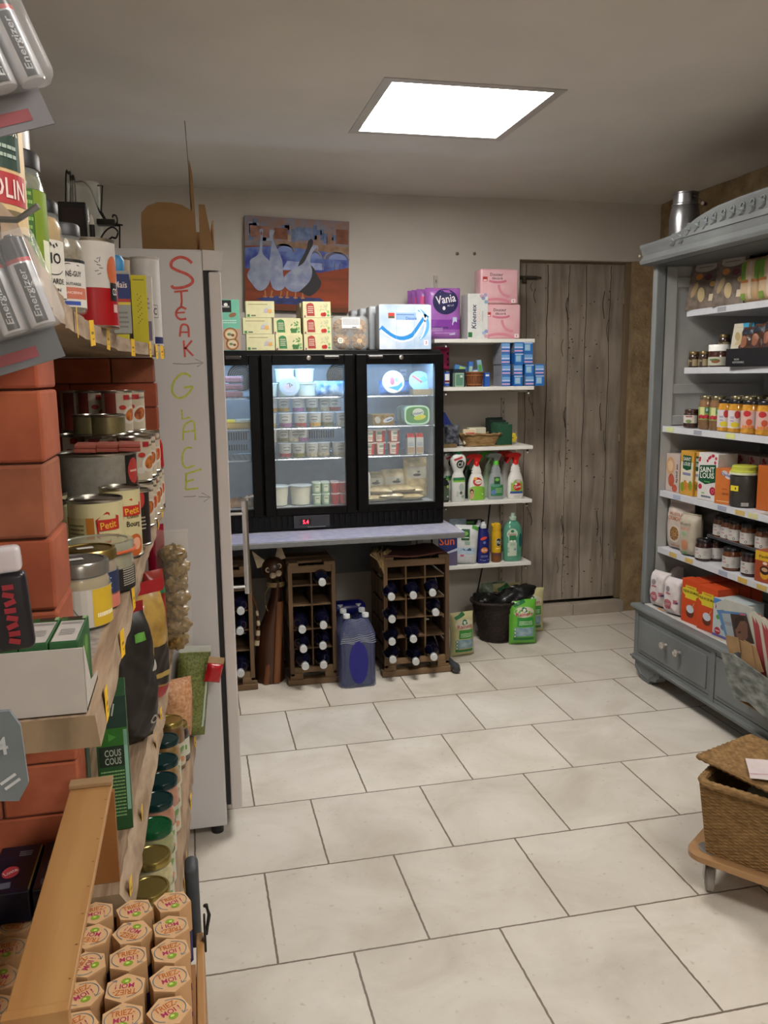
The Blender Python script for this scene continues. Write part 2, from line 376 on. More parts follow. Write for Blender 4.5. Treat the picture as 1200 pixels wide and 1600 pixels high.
for i, (x, y) in enumerate(SPOTS):
    o = put(pn, (x, y, H), 0, ['square recessed light panel glowing in the ceiling before the painting wall', 'second recessed light panel, straight above the shop aisle', 'third recessed light panel, at the rear of the aisle'][i], 'recessed ceiling panels')
# ================================================================== FREEZER, DRINKS FRIDGE, TABLE
ENAM = pm('#c9c7c8', rough=.35, var=.015, scale=4); ENAM2 = pm('#cfc9c7', rough=.35, var=.015, scale=4); SEAL = pm('#1c1c1d', rough=.6)
fz = thing('upright_freezer', 'tall white upright freezer with red and yellow handwriting on its side', 'freezer', (0, 2.6, 0))
b = MB(); b.box(-.55, 0, .03, .052, .62, 1.845, ENAM, .006); b.build('body', fz)
mk = MB(); fm = front(0)
RI = pm('#cd5a52', rough=.6, var=.12, scale=120); YI = pm('#bcc455', rough=.6, var=.12, scale=120); GI = pm('#77716f', rough=.7)
def fpx(pts): return [((lambda p: (p.x, p.z))(atY(u, v, 2.6))) for u, v in pts]
def hand(pts, w_, m): mk.stroke(fm, bez(fpx(pts), 5) if len(pts) > 4 else fpx(pts), w_, m, 1)
hand([(300, 411), (291, 404), (280, 402), (269, 408), (268, 417), (278, 423), (293, 429), (301, 437), (298, 444), (286, 449), (272, 450), (268, 446)], .0085, RI)
hand([(272, 456), (294, 454)], .006, RI); hand([(283, 456), (284, 470), (283, 480)], .006, RI)
hand([(291, 483), (283, 480), (276, 486), (276, 494), (282, 499), (291, 498)], .0065, RI); hand([(276, 489), (289, 488)], .005, RI)
hand([(281, 526), (283, 510), (288, 507), (294, 511), (295, 527)], .006, RI); hand([(283, 519), (294, 519)], .005, RI)
hand([(287, 532), (289, 558)], .006, RI); hand([(300, 532), (289, 545)], .006, RI); hand([(289, 543), (302, 556)], .006, RI)
hand([(270, 568), (288, 569), (316, 567)], .002, GI); hand([(305, 561), (318, 567), (308, 573)], .002, GI)
hand([(298, 589), (291, 584), (282, 585), (273, 594), (269, 605), (271, 616), (280, 622), (291, 618), (299, 608), (300, 604), (287, 606)], .0065, YI)
hand([(284, 640), (285, 655), (297, 652)], .0055, YI); hand([(286, 688), (287, 668), (294, 660), (303, 660), (305, 688)], .0055, YI); hand([(287, 675), (303, 673)], .005, YI)
hand([(300, 700), (291, 700), (286, 708), (285, 722), (291, 731), (304, 727)], .0055, YI)
hand([(291, 741), (290, 765)], .006, YI); hand([(289, 741), (315, 733)], .006, YI); hand([(291, 753), (303, 749)], .006, YI); hand([(290, 765), (310, 763)], .006, YI)
hand([(287, 776), (300, 776), (306, 775)], .002, GI); hand([(310, 776), (327, 777)], .002, GI); hand([(315, 770), (329, 777), (318, 784)], .002, GI)
mk.build('handwriting', fz)
b = MB(); b.prism([(.0525, 1.787), (.104, 1.787), (.114, 1.842), (.0525, 1.845)], 0, .62, ENAM2); b.build('top_fascia', fz)
MB().box(.0525, .006, .1, .066, .61, 1.787, SEAL).build('door_seal', fz)
dr = MB().box(.067, -.002, .085, .103, .62, 1.783, ENAM2, .005).build('door', fz)
hb = MB(); hb.lathe([(.011, .71), (.011, 1.045)], STEEL, 16, T(.168, .37, 0)); hb.tube([(.1, .37, .735), (.17, .37, .735)], .006, STEEL); hb.tube([(.1, .37, 1.0), (.17, .37, 1.0)], .006, STEEL); hb.build('handle', dr)
lk = MB(); lk.lathe([(.006, 0), (.006, .02)], STEEL, 10, T(.18, .37, 1.045)); lk.tube([(.17, .37, 1.055), (.2, .36, 1.063)], .004, STEEL); lk.build('lock', dr)
for x, y in ((.02, .03), (-.5, .03), (.02, .58), (-.5, .58)): MB().lathe([(.02, 0), (.02, .03)], BLACK, 12, T(x, y, 0)).build('foot', fz)
# --- cardboard box with open flaps on the freezer
CARD = pm('#8a6a45', rough=.85, var=.06, scale=10); CARDI = pm('#a58560', rough=.85, var=.06, scale=10)
cbx = thing('cardboard_box', 'open brown cardboard box with one flap standing up on the freezer', 'box', (-.03, 2.70, 1.846))
b = MB(); b.box(-.09, 0, 0, .065, .004, .09, CARD); b.box(-.09, .22, 0, .122, .224, .1, CARDI); b.box(-.09, .004, 0, -.086, .22, .09, CARD); b.box(.118, .004, 0, .122, .22, .1, CARDI); b.box(-.09, 0, 0, .122, .22, .004, CARDI)
b.add([(.078, .001, 0), (.122, .001, 0), (.098, .001, .145), (.08, .001, .145)], [(0, 1, 2, 3)], CARD); b.add([(.078, .004, 0), (.122, .004, 0), (.098, .004, .145), (.08, .004, .145)], [(3, 2, 1, 0)], CARD)
b.build('tray', cbx)
pts = [(-.09, .08), (-.088, .115), (-.07, .135), (-.04, .147), (0, .147), (.03, .142), (.06, .125), (.066, .08)]
MB().prism(pts, -.001, .003, CARD).build('front_flap', cbx)
b = MB(); b.add([(.062, .0, .0), (.071, .0, .0), (.066, .01, .23), (.058, .01, .28), (.058, .2, .28), (.066, .2, .1), (.075, .21, 0)], [(0, 1, 2), (0, 2, 3), (3, 2, 5, 4), (2, 1, 6, 5), (0, 3, 4, 6)], CARD); b.build('upright_flap', cbx)
tag(MB().tube([(.03, 2.86, 1.85), (.028, 2.86, 2.12), (.022, 2.86, 2.27)], .0016, pm('#6d645a', rough=.6)).build('wire'), 'thin wire sticking up behind the cardboard box on the freezer', 'wire')
# ------------------------------------------------------------------ DRINKS FRIDGE (three glass doors)
FX0, FX1, FY0, FY1, FZ0, FZ1 = -.125, 1.228, 4.05, 4.575, .727, 1.6
BK = pm('#030304', rough=.3, var=.1, spec=.2); BK2 = pm('#0a0a0c', rough=.5, var=.1, spec=.2); INN = pm('#a3adb4', rough=.5, metal=.1, var=.05, scale=25)
fr = thing('display_fridge', 'black glass-door display fridge standing on the metal table', 'fridge', (0, 0, 0))
b = MB(); b.box(FX0, FY0+.045, FZ1-.03, FX1, FY1, FZ1, BK2, .003); b.box(FX0, FY0+.045, FZ0+.005, FX1, FY1, FZ0+.09, BK2); b.box(FX0, FY0+.045, FZ0+.09, FX0+.03, FY1, FZ1-.03, BK2); b.box(FX1-.03, FY0+.045, FZ0+.09, FX1, FY1, FZ1-.03, BK2); b.box(FX0, FY1-.03, FZ0+.09, FX1, FY1, FZ1-.03, BK2)
b.build('cabinet', fr)
b = MB(); x0, x1, y0, y1, z0, z1 = FX0+.031, FX1-.031, FY0+.05, FY1-.031, FZ0+.091, FZ1-.031
b.box(x0, y1-.003, z0, x1, y1, z1, INN); b.box(x0, y0, z0, x0+.003, y1, z1, INN); b.box(x1-.003, y0, z0, x1, y1, z1, INN); b.box(x0, y0, z0, x1, y1, z0+.02, INN); b.box(x0, y0, z1-.003, x1, y1, z1, INN)
b.build('lining', fr)
b = MB(); fv = front(0, T(0, FY0+.045, 0)); b.box(FX0, FY0+.01, FZ0+.005, FX1, FY0+.045, FZ0+.085, BK)
for i in range(46):
    x = FX0+.02+i*.0285
    if x < FX1-.03 and not (.44 < x < .64): b.box(x, FY0+.003, FZ0+.018, x+.011, FY0+.012, FZ0+.075, BK2)
b.build('vent_grille', fr)
cp = MB().box(.462, FY0-.002, FZ0+.012, .642, FY0+.012, FZ0+.075, pm('#2d2e33', rough=.25), .003).build('control_panel', fr)
b = MB(); fv = front(0, T(0, FY0-.002, 0)); b.rect(fv, .52, .770, .055, .03, pm('#0a0506', rough=.2)); b.text(fv, '5.4', .522, .771, .028, .02, pm('#ff2a45', emit=2.5, var=0), 3)
b.rect(fv, .575, .745, .09, .002, P('#8b8f99'), 2); b.build('temperature_display', cp)
for i in range(3):
    a = FX0+.45*i+.006; c = a+.438 if i < 2 else FX1
    if i == 0: a, c = -.123, .318
    if i == 1: a, c = .352-.022, .774
    if i == 2: a, c = .788, FX1
    ga, gc = a+.052, c-.045; g0, g1 = .842, 1.53; yd = FY0
    d = MB(); d.box(a, yd, .806, ga, yd+.04, 1.578, BK, .003); d.box(gc, yd, .806, c, yd+.04, 1.578, BK, .003); d.box(ga, yd, .806, gc, yd+.04, g0, BK, .003); d.box(ga, yd, g1, gc, yd+.04, 1.578, BK, .003)
    d = d.build('door', fr)
    g = MB(); g.box(ga-.005, yd+.012, g0-.005, gc+.005, yd+.015, g1+.005, pm('#dfe8ea', rough=.03, alpha=.07, var=0)); g.build('glass_pane', d)
    hx = {0: .2, 1: .665, 2: .88}[i]
    MB().box(hx-.038, yd-.018, 1.556, hx+.04, yd+.003, 1.574, pm('#2e2b2a', rough=.25), .006).build('handle', d)
    k = MB(); k.lathe([(.011, 0), (.011, .008), (.006, .009)], STEEL, 16, T({0: .09, 1: .556, 2: 1.011}[i], yd, 1.5625, PI/2)); k.build('lock', d)
    # racks
    for j, zr in enumerate((1.372, 1.222, 1.072)):
        r = MB(); xa, xb = FX0+.036+.43*i+(i*.004), FX0+.036+.43*i+.42; WR = pm('#c4ced4', rough=.2, metal=.9, var=.02)
        for yy in (FY0+.075, FY0+.083, FY1-.05): r.tube([(xa, yy, zr), (xb, yy, zr)], .0035, WR, 6)
        n = 17
        for q in range(n): xq = xa+(xb-xa)*q/(n-1); r.tube([(xq, FY0+.07, zr+.003), (xq, FY1-.05, zr+.003)], .0022, WR, 5)
        r.build('wire_rack', fr)
for xx in (.325, .775): 
    MB().box(xx-.004, FY0+.06, .85, xx+.004, FY0+.075, 1.52, INN).build('rack_post', fr)
    MB().box(xx-.03, FY0+.0415, .81, xx+.035, FY0+.05, 1.572, BK2).build('door_gap_filler', fr)  # filler strip, added to stop the interior light leaking between the doors
for xx, zz in ((.263, 1.475), (.79, 1.475)):
    f = MB(); f.lathe([(.072, 0), (.072, .012), (.066, .014)], BK2, 28, T(xx, FY1-.036, zz, PI/2))
    for q in range(6): f.tube([(xx+(.012+.01*q)*math.cos(a*PI/10), FY1-.053, zz+(.012+.01*q)*math.sin(a*PI/10)) for a in range(20)], .0014, pm('#55595c', rough=.3, metal=.7), 5, True)
    f.build('fan', fr)
for xx in (.13, .6):
    v = MB(); v.box(xx-.03, FY1-.0345, 1.075, xx+.16, FY1-.034, 1.2, INN); fv = front(0, T(0, FY1-.0345, 0))
    for q in range(14): v.rect(fv, xx-.02+q*.013, 1.165, .006, .042, BK2, 1); v.rect(fv, xx-.02+q*.013, 1.105, .006, .03, BK2, 1)
    v.build('air_slots', fr)
LED = pm('#a9d4ff', emit=26, var=0, name='cool_led')
for a, c in ((-.08, .30), (.36, .75), (.81, 1.19)):
    MB().box(a, FY0+.052, 1.546, c, FY0+.066, 1.556, LED).build('led_strip', fr)
st = MB(); st.rect(front(0, T(1.145, FY1-.034, 0)), 0, 1.49, .035, .035, P('#c8d6de'), 1); st.text(front(0, T(1.145, FY1-.034, 0)), 'R600a', 0, 1.492, .026, .006, BLACK, 2); st.build('sticker', fr)
# ------------------------------------------------------------------ TABLE under the fridge
MET = pm('#8f9193', rough=.35, metal=.6, var=.05); VIN = pm('#a9a7b2', rough=.35, col2='#8f8ea8', scale=26)
tb = thing('metal_table', 'long grey metal table with a pale printed top, carrying the display fridge', 'table', (0, 0, 0))
MB().box(-.3, 3.80, .698, 1.262, 4.6, .724, pm('#77797c', rough=.35, metal=.4), .004).build('tabletop', tb)
MB().box(-.298, 3.803, .7242, 1.26, 4.598, .7268, VIN, .001).build('printed_cover', tb)
MB().box(-.25, 4.56, .38, 1.19, 4.575, .69, pm('#6c7073', rough=.5, metal=.2)).build('back_panel', tb)
for x, y, s_ in ((1.229, 4.22, 1), (1.229, 4.53, 1), (-.24, 4.22, -1), (-.24, 4.53, -1)):
    lg = MB(); lg.box(x-.017, y-.017, .03, x+.017, y+.017, .698, MET, .003); lg = lg.build('leg', tb)
    f = MB(); f.tube([(x, y, .03), (x, y-.1, .026), (x+.002, y-.30, .024), (x+.003, y-.36, .026), (x+.003, y-.39, .022)], [.018, .018, .019, .024, .016], pm('#3a3c3f', rough=.5), 12); f.build('foot', lg)
# ================================================================== UNDER THE TABLE: crates, bottles, cat, water
def wood(c, c2, sc=18, st=(1, 1, .12), rough=.7, bump=.25): return pm(c, col2=c2, rough=rough, scale=sc, stretch=st, bump=bump)
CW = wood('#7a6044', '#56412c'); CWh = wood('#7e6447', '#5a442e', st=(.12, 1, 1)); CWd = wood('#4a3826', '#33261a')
def crate(x0, x1, cols, levels, label, h=.6):
    y0 = 3.88; t = thing('wooden_crate', label, 'crate', (0, 0, 0), 0, 'wooden bottle crates under the table')
    d = .30
    b = MB()
    for xx in (x0, x1-.02): b.box(xx, y0, .045, xx+.02, y0+.025, h-.005, CW, .002); b.box(xx, y0+d-.025, .045, xx+.02, y0+d, h, CW, .002)
    b.box(x0+.02, y0+.003, h-.045, x1-.02, y0+.02, h-.012, CWh, .002); b.box(x0+.02, y0+.003, .06, x1-.02, y0+.02, .088, CWh, .002)
    b.box(x0-.012, y0-.008, .002, x1+.012, y0+.045, .03, CWh, .003); b.box(x0-.012, y0+d-.04, .002, x1+.012, y0+d, .03, CWh, .003)
    b.box(x0, y0, .03, x0+.06, y0+.03, .06, CWh, .002); b.box(x1-.06, y0, .03, x1, y0+.03, .06, CWh, .002)
    b.build('front_frame', t)
    for xx, nm in ((x0+.001, 0), (x1-.013, 1)):
        s_ = MB()
        for k in range(5): s_.box(xx, y0+.027, .05+k*.112, xx+.012, y0+d-.026, .05+k*.112+.095, CW, .002)
        s_.build('side_slats', t)
    s_ = MB(); 
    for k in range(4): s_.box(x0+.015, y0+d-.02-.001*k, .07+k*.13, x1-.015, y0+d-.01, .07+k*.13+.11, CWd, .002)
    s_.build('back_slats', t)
    s_ = MB(); s_.box(x0, y0+.06, h-.012, x1, y0+.13, h, CWh, .002); s_.box(x0, y0+.17, h-.012, x1, y0+.26, h, CWh, .002); s_.box(x0+.004, y0-.004, h-.012, x0+.05, y0+.07, h+.006, CWh, .002); s_.box(x1-.055, y0-.004, h-.012, x1-.002, y0+.07, h+.006, CWh, .002); s_.build('top_slats', t)
    g = MB()
    for i in range(1, cols):
        xx = x0+.02+(x1-x0-.04)*i/cols; g.box(xx-.004, y0+.022, .089, xx+.004, y0+d-.03, h-.045, CW, .001)
    for z in levels: g.box(x0+.02, y0+.024, z-.004, x1-.02, y0+d-.03, z+.004, CWh, .001)
    g.build('divider_grid', t); return t
crate(-.01, .238, 2, (.19, .29, .385, .485), 'wooden crate half hidden by the freezer door, left of the carved cat')
crate(.408, .636, 2, (.175, .27, .39, .488), 'two-column wooden crate between the carved cat and the bottled water pack')
crate(.872, 1.205, 3, (.19, .29, .385, .49), 'three-column wooden crate, widest of the bottle crates, right of the water pack')
MB_ = MB(); MB_.box(.875, 4.02, .601, 1.195, 4.03, .606, pm('#4a1f1a', rough=.6)); MB_.tube([(.87, 3.89, .612), (.93, 3.885, .61), (.98, 3.88, .604), (1.05, 3.88, .604), (1.12, 3.885, .612), (1.19, 3.89, .615)], .005, pm('#4c2019', rough=.6)); MB_.grid(lambda a, c: (.875+.32*a, 3.885+.25*c, .609+.004*math.sin(a*9)), 16, 2, pm('#43201b', rough=.7))
tag(MB_.build('cloth'), 'dark red-brown cloth lying on the widest bottle crate', 'cloth')
STR = pm('#8d7752', rough=.9, var=.2, scale=60)
mb = MB(); rnd = random.Random(2)
for k in range(16):
    x = .80+rnd.uniform(0, .08); mb.tube([(x+.05, 3.95+rnd.uniform(0, .1), .612+rnd.uniform(0, .015)), (x+.01, 3.9, .612+rnd.uniform(0, .02)), (.862+rnd.uniform(-.03, .02)*.5, 3.868, .60+rnd.uniform(-.05, 0)), (.87, 3.866, .56+rnd.uniform(-.03, .02))], .004, STR, 5)
tag(mb.build('straw_rope'), 'frayed straw rope over the left corner of the widest bottle crate', 'rope')
NAVY = pm('#07091f', rough=.07, var=.05, coat=.6); CAPM = pm('#c3c7c8', rough=.35, var=.05, scale=200); NECK = pm('#8f9092', rough=.3, metal=.4)
bo = thing('glass_bottle', 'x', 'bottle'); R_ = .039
MB().lathe([(0, -.05), (R_-.006, -.048), (R_, -.04), (R_, .12), (R_-.002, .135), (.028, .165), (.017, .182), (.0145, .195)], NAVY, 20, T(0, 0, 0, PI/2)).build('body', bo)
MB().lathe([(.0148, .19), (.0155, .205), (.0155, .21)], NECK, 16, T(0, 0, 0, PI/2)).build('neck_seal', bo)
MB().lathe([(.0172, .211), (.0178, .213), (.0178, .226), (.0165, .229), (.0, .229)], CAPM, 20, T(0, 0, 0, PI/2)).build('cap', bo)
cells = [('left', (.178, .41), 'upper bottle in the crate behind the freezer door'), ('left', (.171, .315), 'middle bottle in the crate behind the freezer door'), ('left', (.166, .112), 'lowest bottle in the crate behind the freezer door')]
n2 = ['single bottle high in the right column', 'left bottle of the upper pair', 'right bottle of the upper pair', 'left bottle of the middle pair', 'right bottle of the middle pair', 'left bottle of the bottom pair', 'right bottle of the bottom pair']
for p, n in zip([(.558, .52), (.459, .299), (.559, .312), (.462, .204), (.554, .212), (.469, .119), (.555, .117)], n2): cells.append(('mid', p, n+' of the two-column crate'))
n3 = ['left bottle of the top row', 'centre bottle of the top row', 'right bottle of the top row', 'left bottle in the second row', 'right bottle in the second row', 'left bottle in the third row', 'centre bottle in the third row', 'left bottle of the lowest row', 'centre bottle of the lowest row', 'right bottle of the lowest row']
for p, n in zip([(.889, .426), (.997, .425), (1.093, .431), (.891, .315), (1.109, .333), (.89, .203), (.996, .207), (.893, .113), (1.008, .093), (1.099, .107)], n3): cells.append(('big', p, n+' of the three-column crate'))
for i, (c, (x, z), n) in enumerate(cells):
    # the bottle rests on the divider below it, cap towards the aisle; local -y is the neck
    tx = {'left': .178, 'mid': .467 if x < .5 else .575, 'big': .925 if x < .95 else (1.038 if x < 1.05 else 1.145)}[c]
    o = put(bo, (tx, 4.015, z+.018), math.atan2(x-tx, -.229)+PI if 0 else -math.atan2(tx-x, .229), 'dark blue bottle, '+n, 'bottles lying in the wooden crates', rx=.06)
# --- carved cat
ct = thing('cat_statue', 'carved dark wooden cat statue with cream ears and striped tail, on the floor', 'statue', (.325, 4.0, 0))
WD = wood('#4a2a17', '#2a160b', 10, (1, 1, .15), .35, .15); WL = wood('#7a4a25', '#4f2b14', 10, (1, 1, .15), .35, .15); CRM = pm('#b8a88c', rough=.6, var=.12, scale=30); EBON = pm('#171210', rough=.3)
b = MB()
# body: an upright slab that leans up to the neck, fluted at the base
CP = [(0, -.008, .070), (.2, -.008, .069), (.4, -.004, .064), (.55, .006, .052), (.7, .022, .038), (.85, .036, .028), (1.0001, .043, .023)]
def catbody(a, c):
    z = .5*c; ang = 2*PI*a
    def lp(k): return next(a[k]+(d[k]-a[k])*(c-a[0])/(d[0]-a[0]) for a, d in zip(CP, CP[1:]) if a[0] <= c <= d[0])
    cx, rx = lp(1), lp(2); ry = .072-.03*c
    fl = 1+.06*abs(math.cos(ang*3.5))*(1-c)
    return (cx+rx*fl*math.cos(ang), ry*fl*math.sin(ang), z)
b.grid(catbody, 36, 24, WD); b.build('body', ct)
b = MB()
for (x0, x1, zt) in ((.004, .034, .40), (-.045, -.02, .18)):
    b.grid(lambda a, c, x0=x0, x1=x1, zt=zt: (x0+(x1-x0)*a+.03*c, -(.078-.026*c)-.004*math.sin(PI*a), .005+zt*c), 6, 10, WL)
b.build('leg_carving', ct)
hd = MB(); hM = T(.025, -.03, .565, -.15, -.3, 0)
hd.add(*(lambda n=18, k=12: ([(.062*math.sin(PI*j/k)*math.cos(2*PI*i/n)*(1-.15*(j/k)), .05*math.sin(PI*j/k)*math.sin(2*PI*i/n), .058*math.cos(PI*j/k)) for j in range(k+1) for i in range(n)], [(j*n+i, (j+1)*n+i, (j+1)*n+(i+1) % n, j*n+(i+1) % n) for j in range(k) for i in range(n)]))(), WD, True, hM)
head = hd.build('head', ct)
for s_ in (-1, 1):
    e = MB(); bx_ = .042*s_
    e.add([(bx_-.03, -.006, .028), (bx_+.03, -.006, .028), (bx_+.012*s_*2.2, 0, .115), (bx_-.03, .014, .028), (bx_+.03, .014, .028)], [(0, 1, 2), (4, 3, 2), (0, 2, 3), (1, 4, 2), (0, 3, 4, 1)], CRM, False, hM); e.build('ear', head)
    e = MB(); e.lathe([(.0, .004), (.006, .0035), (.0075, .001)], EBON, 14, hM @ T(.028*s_, -.043, .006, PI/2)); e.lathe([(.0085, .001), (.0105, .0025), (.0125, .001)], CRM, 16, hM @ T(.028*s_, -.042, .006, PI/2)); e.build('eye', head)
    e = MB(); e.lathe([(0, -.016), (.012, -.011), (.017, 0), (.012, .011), (0, .016)], CRM, 14, hM @ T(.014*s_, -.045, -.026)); e.build('muzzle', head)
e = MB(); e.lathe([(0, -.006), (.008, 0), (0, .006)], WL, 10, hM @ T(0, -.058, -.014)); e.build('nose', head)
b = MB()
for k in range(4): b.tube([(.036+.044*math.cos(a*PI/12), .040*math.sin(a*PI/12), .475+k*.006) for a in range(24)], .0032, STR, 6, True)
b.tube([(.0, -.04, .48), (-.02, -.045, .45), (-.022, -.046, .39), (-.01, -.046, .36)], .002, STR, 5); b.build('rope_collar', ct)
for k in range(11):
    z0 = .20+k*.024; a0 = k/11; a1 = (k+1)/11
    def tp(a): return (-.072+.012*math.sin(a*4)-.018*max(0, a-.75)*4*.6, -.06, .2+.27*a)
    MB().tube([tp(a0), tp((a0+a1)/2), tp(a1)], [.0135*(1-a0*.75), .0135*(1-(a0+a1)/2*.75), .0135*(1-a1*.75)], CRM if k % 2 == 0 and k < 8 else WL if k >= 8 else WD, 10).build('tail_segment', ct)
# --- pack of bottled water
wp = thing('water_pack', 'shrink-wrapped pack of clear bottles on the floor under the table', 'water bottles', (.722, 3.87, 0))
BLU = pm('#14157a', rough=.25, var=.1); SHR = pm('#5d6484', rough=.15, alpha=.55, var=.1, scale=12)
for i, (x, y) in enumerate([(-.046, -.045), (.046, -.045), (-.046, .047), (.046, .047), (-.046, .139), (.046, .139)]):
    bt = MB().lathe([(.03, .002), (.043, .012), (.044, .10), (.041, .14), (.044, .18), (.044, .24), (.03, .29), (.014, .325), (.0135, .335)], pm('#39407a', rough=.1, alpha=.75, var=.04), 20, T(x, y, 0)).build('bottle', wp)
    MB().lathe([(.0165, .335), (.0165, .352), (.015, .354), (0, .354)], pm('#c9ced2', rough=.4), 16, T(x, y, 0)).build('cap', bt)
b = MB()
def wrap(a, c):
    ang = 2*PI*a; ex = .3
    sx = math.copysign(abs(math.cos(ang))**ex, math.cos(ang)); sy = math.copysign(abs(math.sin(ang))**ex, math.sin(ang))
    k = 1 if c < .75 else 1-.45*((c-.75)/.25)**1.3
    kx = 1-.05*math.sin(c/.75*PI)*(1 if c < .75 else 0)
    return (sx*.093*k*kx, .047+sy*.142*(k*.3+.7)+(.004*math.sin(sx*30)), .001+.335*c)
b.grid(wrap, 64, 20, SHR); b.build('film_wrap', wp)
b = MB(); fm = front(0, T(0, -.0975, 0)); b.ell(fm, .0, .125, .046, .105, BLU, 2, 28); b.build('blue_print', wp)
b = MB(); 
for k in range(13):
    z = .225+k*.0085; hw = .088-.0035*k; b.stroke(front(0, T(0, -.097+max(0, k-3)*.0042, 0)), [(-hw+2*hw*i/14, z+.004*math.sin(i*.9+k*.4)) for i in range(15)], .0022, pm('#b4b9c4', rough=.3), 3)
b.build('film_creases', wp)
b = MB(); b.box(-.088, .12, .29, .088, .215, .36, pm('#16186e', rough=.3), .03, None, 3); b.build('blue_wrapper', wp)
# ================================================================== PRODUCT BUILDERS
def carton(name, label, cat, wd, d, h, col, art=None, group=None, rough=.45, bev=.0012):
    mb = MB(); mb.box(-wd/2, -d/2, 0, wd/2, d/2, h, col if hasattr(col, 'node_tree') else P(col, rough=rough), bev)
    if art: art(mb, front(d), wd, d, h)
    o = mb.build(name); return tag(o, label, cat, group)
def pillow_fn(wd, h, d, pw=3.):
    def bl(x, z):
        a = min(1, abs(2*x/wd)); b = min(1, abs(2*(z-h/2)/h))
        return d/2*max(0, 1-a**pw)**.6*max(0, 1-b**(pw+1))**.6
    return bl
def pillow(mb, wd, h, d, m, seal=.0, m2=None, pw=3., wr=0, seed=1, pinch=0):
    bl = pillow_fn(wd, h, d, pw); rnd = random.Random(seed); ph = [rnd.uniform(0, 6) for _ in range(6)]
    def wv(x, z): return wr*(math.sin(x*90+ph[0]+z*30)*math.sin(z*70+ph[1])+.6*math.sin(x*170+ph[2])*math.sin(z*140-x*60+ph[3]))
    def px(x, z): return x*(1-pinch*(abs(z/h-.5)*2)**3)
    for s_ in (-1, 1): mb.grid(lambda a, c: (px((a-.5)*wd, c*h), s_*(bl((a-.5)*wd, c*h)+wv((a-.5)*wd, c*h)*(min(1, bl((a-.5)*wd, c*h)*40))), c*h) if s_ < 0 else (px((.5-a)*wd, c*h), s_*(bl((.5-a)*wd, c*h)), c*h), 18, 20, m)
    if seal:
        mb.box(-wd/2, -.0008, h-.001, wd/2, .0008, h+seal, m2 or m)
    return Map(lambda x, z, o: (px(x, z), -(bl(x, z)+wv(x, z)*(min(1, bl(x, z)*40)))-o-.0006, z), 12)
def bag(name, label, cat, wd, h, d, m, art=None, seal=.012, m2=None, group=None, wr=.0012, seed=1, pw=3., pinch=0):
    mb = MB(); mp = pillow(mb, wd, h, d, m, seal, m2, pw, wr, seed, pinch)
    if art: art(mb, mp, wd, h)
    return tag(mb.build(name), label, cat, group)
def cone(r0, r1, h): return Map(lambda x, z, o: ((r0+(r1-r0)*z/h+o)*math.sin(x/((r0+r1)/2)), -(r0+(r1-r0)*z/h+o)*math.cos(x/((r0+r1)/2)), z), 10)
def pot(name, label, cat, r0, r1, h, col, lid, art=None, group=None, lidr=None, rough=.35):
    t = thing(name, label, cat, (0, 0, 0), 0, group)
    b = MB(); b.lathe([(r0*.9, 0), (r0, .003), (r1, h-.003)], P(col, rough=rough), 20)
    if art: art(b, cone(r0, r1, h))
    b.build('body', t); l = lidr or r1*1.06
    MB().lathe([(l, h-.004), (l, h), (l-.003, h+.0015), (0, h+.001)], P(lid, rough=rough), 20).build('lid', t); return t
def can(label, r, h, wrap, art=None, group=None, cat='can', name='tin_can', lid=TIN, rings=True):
    t = thing(name, label, cat, (0, 0, 0), 0, group)
    b = MB(); b.lathe([(r-.001, .004), (r-.0005, h-.004)], wrap if hasattr(wrap, 'node_tree') else P(wrap, rough=.3), 28)
    if art: art(b, cyl(r-.0003))
    b.build('label_wrap', t)
    MB().lathe([(r-.004, 0), (r+.0005, .001), (r+.0008, .004), (r-.001, .006)], lid, 28).build('base_rim', t)
    b = MB(); b.lathe([(r-.001, h-.006), (r+.0008, h-.004), (r+.001, h), (r-.002, h+.0005), (r-.003, h-.003), (r*.75, h-.0035), (r*.72, h-.0025), (0, h-.0025)], lid, 28); b.build('lid', t)
    return t
GLASS = pm('#e8efe9', rough=.04, alpha=.16, var=0, coat=.5, name='clear_glass')
def jar(label, r, h, content, lid, art=None, group=None, lab='#e9e4d8', lz=(.15, .65), lidh=.012, cat='jar', name='glass_jar', fine=False, lidr=None, neck=.88, sweep=1.0, sx=1, fill=.93):
    t = thing(name, label, cat, (0, 0, 0), 0, group); hb = h-lidh
    prof = [(r*.88, 0), (r, .005), (r, hb*.78), (r*.96, hb*.86), (r*neck, hb*.94), (r*neck, hb)]
    cm = content if hasattr(content, 'node_tree') else pm(content, rough=.3, var=.18, scale=90, coat=0 if fine else .7)
    if fine:
        g = MB().lathe(prof, GLASS, 28, sx=sx); g.build('glass', t)
        MB().lathe([(0, .003), (r*.9, .004), (r-.002, .008), (r-.002, hb*.77), (r*.95, hb*.85), (r*neck-.003, hb*.94), (0, hb*.945)], cm, 28, sx=sx).build('contents', t)
    else: MB().lathe(prof, cm, 22, sx=sx).build('body', t)
    lr = lidr or r*(neck+.03); lm = lid if hasattr(lid, 'node_tree') else P(lid, rough=.3)
    MB().lathe([(lr, hb-.002), (lr, h-.003), (lr-.002, h), (lr*.85, h+.0003), (lr*.82, h-.0012), (0, h-.0012)], lm, 24).build('lid', t)
    if lab:
        z0, z1 = hb*lz[0], hb*lz[1]; mp = cyl(r); b = MB()
        b.rect(Map(mp.fn, 24), 0, (z0+z1)/2, r*2*PI*.48*sweep, z1-z0, P(lab) if not hasattr(lab, 'node_tree') else lab, 1)
        if art: art(b, mp, z0, z1)
        b.build('label', t)
    return t
def fx(u, v, y): p = atY(u, v, y); return p.x
def words(mb, mp, rows, m, o=2):          # small print: rows of (text, x, y, w, h)
    for t, x, y, wd, ht in rows: mb.text(mp, t, x, y, wd, ht, m, o)
